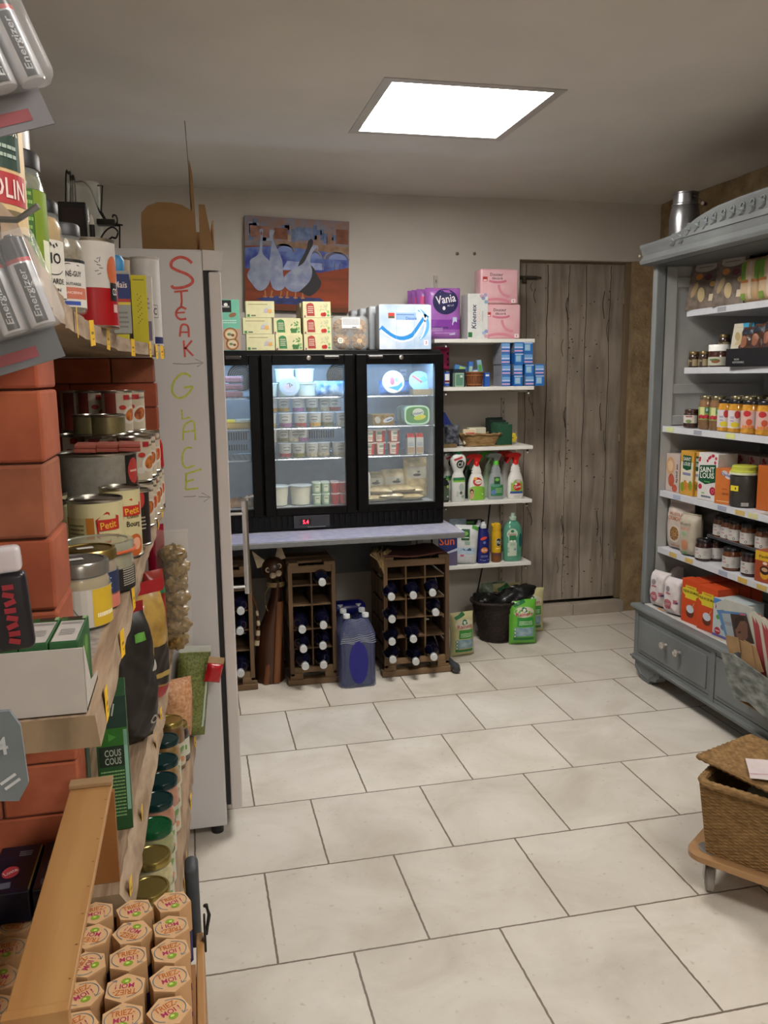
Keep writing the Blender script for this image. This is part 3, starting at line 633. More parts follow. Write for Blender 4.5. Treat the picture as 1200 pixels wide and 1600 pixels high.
def smallprint(mb, mp, x, y, wd, ht, m, n=4, o=2, seed=1):
    # unreadably small text in the photo: broken lines
    rnd = random.Random(seed)
    for i in range(n):
        xx = x-wd/2; yy = y+ht/2-(i+.5)*ht/n
        while xx < x+wd/2-.002:
            l = rnd.uniform(.05, .16)*wd; l = min(l, x+wd/2-xx); mb.rect(mp, xx+l/2, yy, l*.85, ht/n*.42, m, o); xx += l
# ================================================================== GOODS IN THE DISPLAY FRIDGE
Z1, Z2, Z3, Z4 = 1.3775, 1.2275, 1.0775, .8405
DARKP = P('#26272b'); CREAM = '#e3e0c4'
tub = pot('cream_tub', 'x', 'tub', .043, .047, .066, '#dfe3cf', '#dfe6dd', lidr=.051)
for (u, z, y, lab) in [(418, Z1, 4.22, 'cream tub at the far left on the middle-door top rack'), (479, Z1, 4.22, 'lower cream tub of the right stack on the middle-door top rack'), (445, Z1+.069, 4.25, 'upper cream tub behind the round lid on the middle-door top rack'), (476, Z1+.069, 4.25, 'upper cream tub of the right stack on the middle-door top rack'), (447, Z1, 4.27, 'lower cream tub behind the round lid on the middle-door top rack')]:
    put(tub, (fx(u, 600, y), y, z), 0, lab, 'cream tubs on the top rack')
rt = pot('cream_tub', 'cream tub tipped on its side showing its round printed lid, middle-door top rack', 'tub', .043, .048, .04, '#cfdbe2', '#b9cfe2', lidr=.05)
f_ = MB(); mp = Map(lambda x, y, o: (x, y, .042+o)); f_.ell(mp, 0, 0, .035, .035, P('#b8bcc8'), 1, 28); f_.ell(mp, -.006, -.002, .018, .014, P('#c8b4b4'), 2); f_.stroke(mp, [(-.012, .008), (0, .012), (.012, .004), (.004, -.004)], .003, P('#5e6b60'), 3); f_.stroke(mp, [(0, .012), (.002, -.008)], .003, P('#3c4a40'), 3); f_.ell(mp, .012, .002, .005, .004, P('#6c7c5c'), 3); f_.build('printed_lid', rt)
place(rt, (fx(452, 604, 4.15), 4.185, Z1+.0495), 0, PI/2-.12)
bag('frozen_bag', 'blue and white crumpled plastic bag on the middle-door top rack', 'bag', .15, .075, .09, pm('#cfe0ea', rough=.25, col2='#1f7fc4', scale=24), None, 0, wr=.004, seed=3, pw=2.2).location = (fx(515, 610, 4.2), 4.21, Z1)
def dairy_art(c):
    def a(b, mp):
        b.rect(Map(mp.fn, 20), 0, .012, .2, .018, pm(c, rough=.4, var=.3, scale=60), 1)
        b.stroke(mp, [(-.016+.032*i/8, .052-.003*((i-4)/4)**2) for i in range(9)], .0025, DARKP, 2)
        for k in range(4): b.ell(mp, -.0105+.007*k, .036, .0027, .0032, DARKP, 2, 8)
        b.rect(mp, 0, .028, .014, .002, P('#777777'), 2)
    return a
pots = [pot('dairy_pot', 'x', 'yoghurt', .028, .034, .07, '#bfc2bb', '#b3bcc4', dairy_art(c)) for c in ('#b58b3a', '#8a5a86', '#8f3b3a', '#6b6a4a', '#7b7a3c', '#b0a890')]
def row(us, v, y, z, desc, pick, grp='dairy pots behind the middle door'):
    for i, u in enumerate(us):
        put(pots[pick[i % len(pick)]], (fx(u, v, y), y+(.012 if i % 3 == 1 else 0), z), random.uniform(-.25, .25), '%s printed dairy pot from left, %s' % (ORD[i], desc), grp)
row([421, 446.5, 469.5, 492, 512, 534], 655, 4.19, Z2, 'lower tier of middle-door second rack', [0, 1, 2, 0, 3, 5])
row([424, 443, 466, 487, 508, 523], 630, 4.24, Z2+.073, 'upper tier of middle-door second rack', [0, 0, 1, 3, 5, 2])
row([420, 446, 466.5, 487, 506, 529], 700, 4.19, Z3, 'lower tier of middle-door third rack', [2, 2, 4, 5, 5, 5])
row([423, 443, 458, 473], 676, 4.24, Z3+.073, 'upper tier of middle-door third rack', [5, 3, 5, 1])
bk = pot('white_tub', 'x', 'tub', .047, .054, .098, '#d8d8c4', '#ccdbe2', lidr=.058)
put(bk, (fx(434, 780, 4.18), 4.18, Z4), 0, 'white lidded tub at the left of the middle-door fridge floor', 'big white tubs on the fridge floor')
put(bk, (fx(470, 780, 4.18), 4.18, Z4), 0, 'white lidded tub beside the green dessert pots on the fridge floor', 'big white tubs on the fridge floor')
def yog(c, c2, lid):
    t = pot('dessert_pot', 'x', 'yoghurt', .0185, .0215, .054, c, lid, lambda b, mp: (b.rect(mp, 0, .03, .024, .03, P(c2), 1), b.rect(mp, 0, .014, .026, .004, P(c2), 2), b.rect(mp, 0, .034, .016, .003, DARKP if c2 != '#a81d1d' else P('#8a1414'), 2)))
    return t
yg = yog('#a8c8a4', '#d6e2c6', '#c3d4c6'); yr = yog('#c0302c', '#a81d1d', '#c9b9b9')
for (p, us, nm) in ((yg, (495.5, 509), 'green'), (yr, (524, 537), 'red')):
    for i, u in enumerate(us):
        for k in range(2):
            for r_ in range(2): put(p, (fx(u, 780, 4.135)+r_*.004, 4.137+.05*r_, Z4+k*.057), 0, '%s dessert pot, %s layer, %s column, %s row, on the fridge floor' % (nm, ('bottom', 'top')[k], ('left', 'right')[i], ('front', 'back')[r_]), nm+' dessert pots in stacked packs')
# third bay
r3 = pot('cheese_tub', 'round pale blue cheese tub tipped up to show its lid, right-door top rack', 'tub', .05, .056, .045, '#8fb4dc', '#dfe3da', lidr=.057)
f_ = MB(); mp = Map(lambda x, y, o: (x, y, .047+o)); f_.ell(mp, .0, 0, .05, .05, P('#e7e5dc'), 1, 28); f_.poly(mp, [(-.03, -.028), (.02, -.045), (.045, -.02), (.045, .0), (.02, -.02)], P('#2f9cc0'), 2); f_.ell(mp, -.006, .004, .012, .02, P('#d87f8c'), 2); f_.ell(mp, .016, .01, .008, .01, P('#9cb8cc'), 2); f_.ell(mp, -.026, .0, .01, .007, P('#d8dcb0'), 2); f_.ell(mp, .0, .028, .022, .004, P('#c9b98f'), 2); f_.build('printed_lid', r3)
place(r3, (fx(615, 598, 4.15), 4.2, Z1+.059), 0, PI/2-.15)
r4 = pot('cheese_tub', 'round pale blue tub with a red stripe leaning at the right of the top rack', 'tub', .05, .055, .05, '#bcd4e4', '#a9cbe6', lidr=.058)
f_ = MB(); mp = Map(lambda x, y, o: (x, y, .052+o)); f_.rect(mp, -.015, .012, .012, .06, P('#d0635c'), 1, .9); f_.rect(mp, .02, .01, .03, .03, P('#7cb6dc'), 1, .5); f_.build('printed_lid', r4)
place(r4, (fx(655, 600, 4.24), 4.27, Z1+.046), 0, 1.15)
carton('butter_box', 'flat brown carton lying before the leaning blue tub on the top rack', 'box', .112, .08, .028, '#8a7c60').location = (fx(660, 612, 4.16), 4.17, Z1)
bag('blue_bag', 'blue plastic bag lying behind the round cheese tub on the right-door top rack', 'bag', .2, .07, .08, pm('#7faee0', rough=.25, col2='#4b7ec8', scale=24), None, 0, wr=.003, seed=8, pw=2.).location = (fx(622, 600, 4.36), 4.38, Z1)
def gold(b, fm, w_, d, h):
    b.rect(fm, 0, h/2, w_*.96, h*.92, pm('#9c8047', rough=.35, metal=.5, col2='#6d5327', scale=70), 1); b.ell(fm, .025, h*.5, .028, .012, P('#b4b6b8'), 2, rot=.3); b.ell(fm, -.03, h*.5, .014, .018, P('#a8a79a'), 2, rot=.4); b.rect(fm, .03, h*.5, .03, .007, P('#4f5f86'), 3, .3)
carton('butter_block', 'gold-wrapped butter block on the right-door second rack', 'butter', .11, .13, .055, '#7d6538', gold).location = (fx(599, 650, 4.15), 4.215, Z2)
sh = thing('margarine_tub', 'green oval margarine tub standing on edge on the right-door second rack', 'tub', (fx(652, 645, 4.14), 4.15, Z2+.048))
def oval(rx, ry, n=40, e=.55): return [(math.copysign(abs(math.cos(2*PI*i/n))**e, math.cos(2*PI*i/n))*rx, math.copysign(abs(math.sin(2*PI*i/n))**e, math.sin(2*PI*i/n))*ry) for i in range(n)]
MB().prism(oval(.063, .046), 0, .05, P('#8fb59a')).build('tub', sh)
b = MB(); b.prism(oval(.066, .0485), -.006, .004, P('#a8d0b0')); fm = front(0, T(0, -.006, 0)); b.poly(fm, oval(.058, .041), P('#3f7d3c'), 1); b.ell(fm, .006, .012, .03, .022, P('#b8c2b4'), 2); b.ell(fm, .014, -.012, .032, .013, P('#a5b82c'), 3, rot=.15); b.ell(fm, .03, -.008, .012, .009, P('#c6b92e'), 4); b.text(fm, 'S', -.026, .003, .008, .01, P('#27306b'), 5, .15); b.text(fm, 'Hubert', .006, .01, .05, .014, P('#27306b'), 5, .18); b.build('printed_lid', sh)
for k in range(3):
    o = tag(MB().prism(oval(.064, .046), 0, .03, P('#7d8f88')).build('margarine_tub'), '%s tub stacked behind the green oval margarine tub, right-door second rack' % ORD[k], 'tub', 'plain tubs behind the green margarine'); o.location = (fx(650, 645, 4.24)-.012*k, 4.205+.045*k, Z2+.047)
def rwart(b, mp):
    b.rect(mp, -.004, .032, .034, .054, P('#d6d2c2'), 1); b.rect(mp, .017, .03, .012, .05, RED, 1); b.rect(mp, .0, .045, .022, .012, P('#7c9084'), 2); b.rect(mp, 0, .026, .024, .003, P('#b34a40'), 2); b.rect(mp, 0, .018, .024, .003, P('#b34a40'), 2)
rw = pot('cream_pot', 'x', 'pot', .026, .031, .062, '#a8302a', '#c8b8ae', rwart)
i = 0
for lv, z in (('lower', Z3), ('upper', Z3+.065)):
    for nm, u in (('left', 577), ('middle', 594), ('right', 615)):
        put(rw, (fx(u, 700, 4.17), 4.17+(.01 if u == 594 else 0), z), .1 if i % 2 else -.2, '%s red and white cream pot of the %s tier, right-door third rack' % (nm, lv), 'red and white cream pots'); i += 1
cc = thing('cream_carton', 'x', 'carton')
b = MB(); b.box(-.019, -.019, 0, .019, .019, .085, P('#b0b3ac')); fm = front(.038); b.rect(fm, 0, .02, .034, .03, P('#9a8266'), 1); b.rect(fm, 0, .055, .03, .028, P('#a7b0b5'), 1); smallprint(b, fm, 0, .05, .028, .02, P('#66707a'), 4); b.add([(-.019, -.019, .085), (.019, -.019, .085), (.019, .019, .085), (-.019, .019, .085), (-.019, 0, .105), (.019, 0, .105)], [(0, 1, 5, 4), (3, 4, 5, 2), (0, 4, 3), (1, 2, 5)], RED); b.build('box', cc)
MB().lathe([(.009, .09), (.009, .106), (0, .106)], RED, 14, T(0, -.011, 0)).build('cap', cc)
put(cc, (fx(641, 695, 4.17), 4.17, Z3), 0, 'left red-capped small carton at the right of the third rack', 'small red-capped cartons'); put(cc, (fx(654.5, 695, 4.17), 4.17, Z3), 0, 'right red-capped small carton at the right of the third rack', 'small red-capped cartons')
RAV = pm('#c6b78b', rough=.35, col2='#a08f66', scale=28, coat=.4)
def rav_art(b, mp, w_, h):
    b.rect(mp, 0, h*.66, w_*.8, h*.3, P('#b9b7a6'), 1); b.ell(mp, 0, h*.6, .022, .007, P('#3a3128'), 3); b.ell(mp, .008, h*.68, .008, .006, P('#55664e'), 3)
for i, (u, v, y, rx, w_, h, lab) in enumerate([(586, 770, 4.28, .1, .14, .13, 'left see-through bag of pale pasta standing on the right-door fridge floor'), (618, 770, 4.26, .1, .14, .14, 'middle see-through bag of pale pasta standing on the right-door fridge floor'), (650, 770, 4.24, .05, .13, .2, 'tall bag of pale pasta standing at the right of the fridge floor')]):
    place(bag('pasta_bag', lab, 'bag', w_, h, .06, RAV, rav_art, .01, group='bags of pale pasta', wr=.002, seed=i), (fx(u, v, y), y, Z4), 0, -rx)
for i, (x, y, z, rz) in enumerate([(.9, 4.17, .02, .2), (.98, 4.16, .03, -.1), (1.07, 4.17, .02, .15), (.94, 4.17, .055, -.3), (1.03, 4.17, .06, .1), (1.1, 4.19, .05, -.2)]):
    place(bag('pasta_bag', '%s bag of pale pasta lying flat in the heap on the fridge floor' % ORD[i], 'bag', .13, .09, .035, RAV, rav_art, .006, group='pasta bags heaped on the fridge floor', wr=.002, seed=10+i), (x, y+.04, Z4+z), rz, PI/2)
tag(MB().lathe([(.022, 0), (.025, .005), (.025, .07), (.0253, .07), (.0253, .1), (.025, .1), (.025, .13), (.02, .15), (.012, .16), (.012, .175)], pm('#d9dcd8', rough=.3, var=.02), 18).build('milk_bottle'), 'white dairy bottle half hidden behind the right door frame, fridge floor', 'bottle').location = (.845, 4.15, Z4)
# first bay
meat = thing('meat_tray', 'x', 'meat'); MB().box(-.07, -.05, 0, .05, .06, .03, pm('#8a2a30', rough=.5, col2='#4a1218', scale=120), .008).build('contents', meat); MB().box(-.075, -.055, -.001, .055, .065, .034, film('#eef3ff', .08), .006).build('clear_tray', meat)
for k in range(3): put(meat, (fx(362, 600, 4.2), 4.2, Z1+.001+k*.0355), 0, '%s tray of red minced meat in the left-door top rack stack' % ('bottom', 'middle', 'top')[k], 'stacked minced meat trays')
o = MB(); o.box(-.1, -.05, 0, .1, .05, .03, pm('#a8924e', rough=.4, var=.1), .006); o.box(-.1, -.05, .03, -.005, .05, .045, P('#d8d23e'), .004); o.box(-.005, -.05, .03, .1, .05, .045, P('#d4dfd4'), .004); tag(o.build('cheese_pack'), 'yellow and white cheese pack on the left-door second rack', 'cheese').location = (fx(368, 655, 4.18), 4.18, Z2+.0)
o = MB(); o.grid(lambda a, c: (-.09+.18*a, .05*math.cos(PI*c)*(1-(2*a-1)**4*.6), .002+.045*math.sin(PI*c)*(1-(2*a-1)**2*.7)+.003*math.sin(a*40)), 30, 10, pm('#a87c4a', rough=.4, col2='#7a5228', scale=30)); tag(o.build('pastry'), 'brown pastry in wrap on the left-door fridge floor', 'pastry').location = (fx(375, 780, 4.2), 4.2, Z4)
# ================================================================== GOODS ON TOP OF THE FRIDGE
ZT = 1.6005
def mint(b, fm, w_, d, h):
    b.rect(fm, 0, h*.22, w_, h*.42, P('#b59a86'), 1)
    for (x, z, r) in ((.005, .075, .033), (.012, .03, .03)): b.ell(fm, x, z, r, r*.95, P('#7c4a2c'), 2); b.ell(fm, x, z, r*.86, r*.8, P('#c08a52'), 3); b.ell(fm, x, z, r*.7, r*.64, P('#cfc3a8'), 4); b.ell(fm, x-.006, z, r*.3, r*.2, P('#6b8050'), 5); b.ell(fm, x+.01, z-.004, r*.25, r*.2, P('#7a4a33'), 5)
    b.rect(fm, -.012, h*.87, .05, .055, P('#101413'), 2); b.ell(fm, -.012, h*.9, .009, .008, WHITE, 3); b.text(fm, 'TRAITEURS', -.012, h*.86, .034, .008, WHITE, 3); b.ell(fm, .018, h*.7, .018, .01, P('#8a6042'), 3, rot=.3); smallprint(b, fm, 0, h*.57, .07, .02, P('#c4e0d4'), 2, 3)
carton('tartlet_box', 'mint-green box of savoury tartlets on the fridge top, next to the freezer door', 'box', .1, .06, .235, '#6fb79f', mint).location = (.192, 4.14, ZT)
def tisane(c, kind):
    def a(b, fm, w_, d, h):
        if kind == 'back':
            b.rect(fm, -.01, h*.8, .09, .003, P('#8f7f5a'), 1); b.ell(fm, .03, h*.42, .014, .012, P('#b8b4c0'), 1); b.ell(fm, .045, h*.42, .01, .014, P('#d8a860'), 2); b.ell(fm, .045, h*.6, .012, .008, P('#c8ccc0'), 2); b.stroke(fm, [(.014, h*.3), (.03, h*.34), (.06, h*.3)], .002, P('#a09880'), 2); b.rect(fm, -.055, h*.12, .012, .012, P('#3f8050'), 1); b.rect(fm, -.032, h*.12, .022, .006, P('#54705c'), 1); return
        pts = [(-.048, .008), (-.010, .008), (-.014, h*.8), (-.02, h*.88), (-.03, h*.92), (-.042, h*.88), (-.05, h*.8)]
        b.poly(fm, pts, P(c), 1); smallprint(b, fm, -.03, h*.5, .027, .036, P('#d8cfba'), 4, 2, 7)
        rnd = random.Random(4)
        for q in range(14):
            x = .012+rnd.uniform(0, .04); z = h*(.5+rnd.uniform(-.05, .4)) if c == '#a23a36' else h*(.3+rnd.uniform(-.05, .55))
            b.ell(fm, x, z, .007, .0028, P('#b8bd94') if c == '#a23a36' else P('#558a4a'), 1+q % 3, 8, rot=rnd.uniform(0, 3))
        if c == '#a23a36': b.ell(fm, .027, h*.2, .009, .009, P('#c9382c'), 5); b.ell(fm, .037, h*.21, .009, .01, P('#b92a24'), 5)
        else: b.poly(fm, [(.018, .006), (.044, .006), (.047, h*.35), (.015, h*.35)], P('#3f7440'), 5)
        b.ell(fm, .055, h*.36, .006, .008, P('#86b26e'), 2, 8); b.ell(fm, .055, h*.15, .007, .006, P('#5fa07a'), 2, 8); b.rect(fm, -.058, h*.08, .008, .01, P('#8a5a6a'), 1)
    return a
cbox = dict(cream=carton('herbal_tea_box', 'x', 'tea box', .135, .065, .076, '#d3cfa4', tisane('', 'back')), red=carton('herbal_tea_box', 'x', 'tea box', .135, .065, .076, '#d3cfa4', tisane('#a23a36', '')), green=carton('herbal_tea_box', 'x', 'tea box', .13, .065, .076, '#d3cfa4', tisane('#3c7e4c', '')))
HB = .0768
for k, (dx, s_) in enumerate([(.335, 'bottom'), (.321, 'middle'), (.337, 'top')]): put(cbox['cream'], (dx+.003, 4.15, ZT+HB*k), 0, '%s pale box with teapot drawing, left stack of tea boxes on fridge' % s_, 'pale tea boxes')
for k, s_ in enumerate(('lower', 'upper')): put(cbox['green'], (.474-.006*k, 4.15+.012*k, ZT+HB*k), 0, '%s pale tea box with green label and mint leaves, middle stack' % s_, 'green-labelled tea boxes')
for k, s_ in enumerate(('bottom', 'middle', 'top')): put(cbox['red'], (.613-.001*k, 4.15, ZT+HB*k), 0, '%s pale tea box with dark red label and berries, right stack' % s_, 'red-labelled tea boxes')
carton('herbal_tea_box', 'pale tea box standing behind the red-labelled stack, its end turned forward', 'tea box', .05, .14, .076, '#b9ab86', lambda b, fm, w_, d, h: b.ell(fm, .012, .035, .02, .03, P('#57302a'), 1)).location = (.565, 4.28, ZT+2*HB)
tag(MB().box(-.05, -.07, 0, .05, .07, 2*HB-.001, P('#b9b08a'), .001).build('herbal_tea_box'), 'plain tea carton hidden behind the red-labelled stack', 'tea box').location = (.565, 4.28, ZT)
# cookies in a clear clamshell
ck = thing('pastry_clamshell', 'clear clamshell box of golden pastries with a white label on the fridge top', 'pastries', (.778, 4.17, ZT))
BIS = pm('#a8793c', rough=.55, col2='#7a4f22', scale=60, bump=.3); BIS2 = pm('#d0a766', rough=.5, var=.15, scale=60)
for (x, z) in ((-.042, .045), (.044, .045), (-.042, .112), (.044, .112)):
    c_ = MB()
    for k in range(4): c_.tube([(x+(.036-.006*k)*math.cos(a*PI/12), -.012-.006*k+.004*math.sin(a*2), z+(.034-.006*k)*math.sin(a*PI/12)) for a in range(24)], .006, BIS, 8, True)
    c_.ell(front(0, T(0, -.035, 0)), x, z, .014, .012, BIS2, 0); c_.lathe([(.036, 0), (.03, .03), (0, .032)], BIS, 20, T(x, 0, z, -PI/2)); c_.build('pastry', ck)
b = MB(); b.box(-.09, -.055, .0, .09, .05, .165, film('#f4f7f4', .2, .05), .025, None, 3); b.build('clear_shell', ck)
b = MB(); fm = front(0, T(0, -.0565, 0)); b.rect(fm, -.002, .13, .09, .052, P('#d4d6da'), 1); smallprint(b, fm, -.002, .135, .08, .03, P('#8b8d92'), 5, seed=3); b.rect(fm, .015, .108, .02, .004, P('#444444'), 2); b.ell(fm, -.055, .046, .014, .014, P('#e6e4da'), 1); [b.ell(fm, -.055+.006*math.cos(a), .046+.006*math.sin(a), .003, .003, P('#5a5a5a'), 2, 8) for a in (.8, 2.4, 3.9, 5.5)]; b.build('label', ck)
# kitchen roll packs
def roll_art(b, fm):
    b.rect(fm, 0, .108, .262, .212, pm('#a4bcd8', rough=.25, col2='#cdd7e4', scale=9), 1)
    B1 = P('#2f86cf', rough=.25); B2 = P('#5ba6e0', rough=.25)
    b.stroke(fm, [(-.125+.0235*i, .125-.075*math.sin(PI*(i/10.6+.08))**1.0+(.012*max(0, i-7))) for i in range(11)], .026, B1, 2)
    b.stroke(fm, [(-.125+.0235*i, .105-.065*math.sin(PI*(i/10.4+.05))+(.016*max(0, i-7))) for i in range(11)], .009, P('#dbe4ee'), 3)
    b.stroke(fm, arc(.03, .12, .085, .08, -60, 65, 12), .014, B2, 2); b.stroke(fm, arc(.03, .12, .07, .09, -50, 60, 12), .006, P('#e4ebf2'), 3)
    for x in (-.045, .045): b.rect(fm, x, .108, .0012, .2, P('#8ea3bd'), 3)
    b.rect(fm, -.07, .163, .032, .026, P('#bc3a30'), 4); b.rect(fm, -.07, .156, .026, .009, P('#3b5a40'), 5); smallprint(b, fm, .0, .168, .09, .008, P('#4458a0'), 1, 5); b.text(fm, 'Décoré', .03, .150, .055, .015, P('#3f66b4'), 5); b.rect(fm, .004, .160, .1, .034, pm('#8fb2e2', rough=.3), 3)
    b.rect(fm, .105, .033, .022, .026, P('#e6dde2'), 4); b.text(fm, '3', .105, .033, .009, .016, P('#b0304a'), 5)
for k in range(4):
    kr = thing('kitchen_roll_pack', '', 'kitchen rolls', (1.042-.022*k, 4.13+.125*k, ZT), 0, 'blue and white kitchen roll packs on the fridge top')
    kr['label'] = ['front pack of blue and white kitchen rolls on the fridge top', 'second pack of kitchen rolls, behind the front one', 'third pack of kitchen rolls, behind the second one', 'rearmost pack of kitchen rolls, by the back wall'][k]
    for q in range(3):
        MB().lathe([(.018, .002), (.04, .002), (.043, .008), (.043, .21), (.04, .216), (.018, .216)], P('#dcdedf'), 20, T(-.088+.088*q, 0, 0)).build('paper_roll', kr)
    b = MB(); b.box(-.132, -.046, 0, .132, .046, .219, pm('#b9c0c8', rough=.25, var=.05, alpha=.85), .012, None, 3)
    fm = front(0, T(0, -.046, 0)); roll_art(b, fm) if k == 0 else b.rect(fm, -.06, .17, .06, .04, P('#5f86c4'), 1)
    b.build('film_wrap', kr)
# ================================================================== PAINTING, SCREWS, RAILS
pt = thing('painting', 'unframed canvas painting of white geese and one dark goose on the back wall', 'painting', (.311, YB, 2.07), 0)
pt.rotation_euler = (0, .03, 0)
b = MB(); PW, PH = .556, .478
b.box(0, -.03, -PH/2, PW, -.001, PH/2, P('#6b5a48'), .002)
fm0 = front(0, T(0, -.0305, 0)); fm = Map(lambda x, y, o: fm0.fn(x*PW, (y-.5)*PH, o))
SKY = pm('#7e7d8c', col2='#8d6f62', scale=22, rough=.7, var=0); RIV = pm('#232f86', col2='#5e76ae', scale=16, rough=.6); EAR = pm('#9a4524', col2='#7b3a20', scale=12, rough=.7, stretch=(.4, 1, 1.6)); PALE = pm('#9fa4b8', col2='#7d88ab', scale=24, rough=.6)
b.poly(fm, [(0, .0), (1, 0), (1, 1), (0, 1)], EAR, 1); b.poly(fm, [(0, .7), (1, .68), (1, 1), (0, 1)], SKY, 2)
rnd = random.Random(9)
for q in range(26):
    x = rnd.uniform(.05, .93); z = rnd.uniform(.76, .9); b.rect(fm, x, z, rnd.uniform(.03, .07), rnd.uniform(.05, .16), pm(rnd.choice(['#5f7193', '#8b6a5a', '#8795ab', '#7a6b72', '#9c8b7c', '#5a6f98']), rough=.7, var=.2, scale=30), 3)
b.rect(fm, .34, .83, .13, .12, pm('#7c4f3a', var=.2, rough=.7), 4); b.rect(fm, .93, .83, .12, .16, pm('#7a4c38', var=.25, rough=.7), 4); b.rect(fm, .14, .84, .18, .12, pm('#8c6456', var=.25, rough=.7), 4); b.rect(fm, .56, .84, .16, .14, pm('#68799c', var=.25, rough=.7), 4)
b.poly(fm, [(0, .44), (.45, .44), (.72, .43), (1, .5), (1, .70), (.3, .70), (0, .66)], RIV, 4); b.poly(fm, [(.35, .44), (.75, .46), (.74, .53), (.4, .54)], pm('#8b97c0', rough=.6, var=.2), 5)
b.poly(fm, [(.3, .70), (1, .64), (1, .72), (.3, .75)], pm('#8a6c55', rough=.7, var=.2), 6); b.poly(fm, [(0, .68), (.3, .7), (.3, .75), (0, .73)], pm('#7c767c', rough=.7, var=.2), 6)
for (x, w_, z) in ((.37, .1, .64), (.66, .07, .58), (.88, .12, .58)): b.ell(fm, x, z, w_, .09, P('#1b2358'), 6, 20, a0=0, a1=PI); b.ell(fm, x+.01, z, w_*.75, .06, P('#5b6fae'), 7, 20, a0=0, a1=PI); b.stroke(fm, arc(x, z, w_, .09, 0, 180), .012, P('#7d6650'), 8)
for x in (.74, .79, .86, .91): b.rect(fm, x, .5, .007, .08, P('#4e2a2c'), 8)
def goose(pts, m, o): b.poly(fm, bezc(pts), m, o)
goose([(.50, .48), (.56, .62), (.59, .7), (.6, .76), (.63, .79), (.65, .76), (.63, .68), (.6, .56), (.66, .47), (.70, .38), (.73, .32), (.7, .24), (.62, .17), (.55, .2), (.48, .25)], P('#1c1a20', rough=.6), 9)
goose([(.36, .30), (.42, .22), (.5, .21), (.55, .25), (.62, .34), (.64, .44), (.62, .55), (.64, .64), (.69, .70), (.68, .66), (.70, .70), (.68, .725), (.64, .71), (.60, .62), (.55, .52), (.45, .45), (.38, .38)], PALE, 11)
goose([(.23, .5), (.24, .6), (.25, .75), (.23, .81), (.24, .85), (.28, .86), (.27, .82), (.26, .8), (.28, .72), (.35, .55), (.36, .4), (.38, .28), (.34, .22), (.27, .23), (.24, .32)], PALE, 10)
goose([(.02, .36), (.05, .45), (.05, .53), (.12, .59), (.14, .68), (.145, .8), (.14, .85), (.17, .86), (.17, .80), (.165, .68), (.17, .6), (.23, .53), (.25, .44), (.23, .3), (.18, .22), (.12, .21), (.07, .27)], pm('#98a0b4', col2='#8089a4', scale=20, rough=.6), 12)
b.ell(fm, .155, .845, .02, .025, PALE, 13, 10); b.ell(fm, .155, .82, .008, .02, P('#8d4a30'), 14, 8)
b.poly(fm, [(.1, .12), (.3, .16), (.72, .15), (.77, .11), (.6, .07), (.25, .07)], pm('#273470', rough=.6, var=.3, scale=20), 5); b.poly(fm, [(0, 0), (1, 0), (1, .06), (.5, .03), (0, .08)], pm('#6d3a22', rough=.7), 5)
for x in (.19, .25, .34, .40, .48, .55): b.rect(fm, x, .18, .012, .07, P('#b06f38'), 5, rnd.uniform(-.2, .2)); b.ell(fm, x, .145, .022, .01, P('#b06f38'), 6, 8)
b.build('canvas', pt)
for u, n in ((714, 'left'), (741, 'right')):
    p = atY(u, 396.5, YB); sw = MB().lathe([(.008, -.004), (.008, .006), (.0045, .009), (0, .0095)], pm('#6b655d', rough=.4, metal=.5), 12, T(0, 0, 0, PI/2)).build('wall_screw')
    tag(sw, '%s of the two metal screws in the wall, left of the door' % n, 'screw'); sw.location = (p.x, YB-.001, p.z)
# ================================================================== WALL SHELVES LEFT OF THE DOOR
SHW = pm('#d9d8d3', rough=.4, var=.02); RAIL = pm('#b3aea6', rough=.45, metal=.2)
for u, z0, z1, n in ((681, .05, 2.02, 'left'), (786, .05, 1.34, 'right')):
    x = fx(u, 440 if n == 'left' else 635, YB-.01); b = MB(); b.box(x-.011, YB-.014, z0, x+.011, YB-.001, z1, RAIL, .001)
    fm = front(0, T(0, YB-.014, 0)); 
    for k in range(int((z1-z0)/.05)): b.rect(fm, x, z1-.03-k*.05, .004, .016, P('#3a3733'), 1)
    tag(b.build('shelf_rail'), '%s slotted metal rail that holds the white wall shelves' % n, 'shelf rail', 'slotted shelf rails on the back wall')
SZ = [1.662, 1.410, 1.086, .788, .432]
for k, z in enumerate(SZ):
    t = thing('wall_shelf', 'white wall shelf, %s from the top, between display fridge and plank door' % ORD[k], 'shelf', (0, 0, 0), 0, 'white wall shelves by the door')
    xl = 1.262 if k < 4 else 1.30
    MB().box(xl, 4.33, z-.020, 1.826, 4.64, z, SHW, .002).build('board', t)
    for xx in (1.33, 1.80): b = MB(); b.box(xx-.004, 4.345, z-.034, xx+.004, 4.65, z-.0205, SHW); b.box(xx-.004, 4.345, z-.042, xx+.004, 4.352, z-.0205, SHW); b.build('bracket', t)
def on(name_obj, u, k, y=4.39, rz=0): name_obj.location = (fx(u, 600, y), y, SZ[k]+.0004); name_obj.rotation_euler = (0, 0, rz); return name_obj
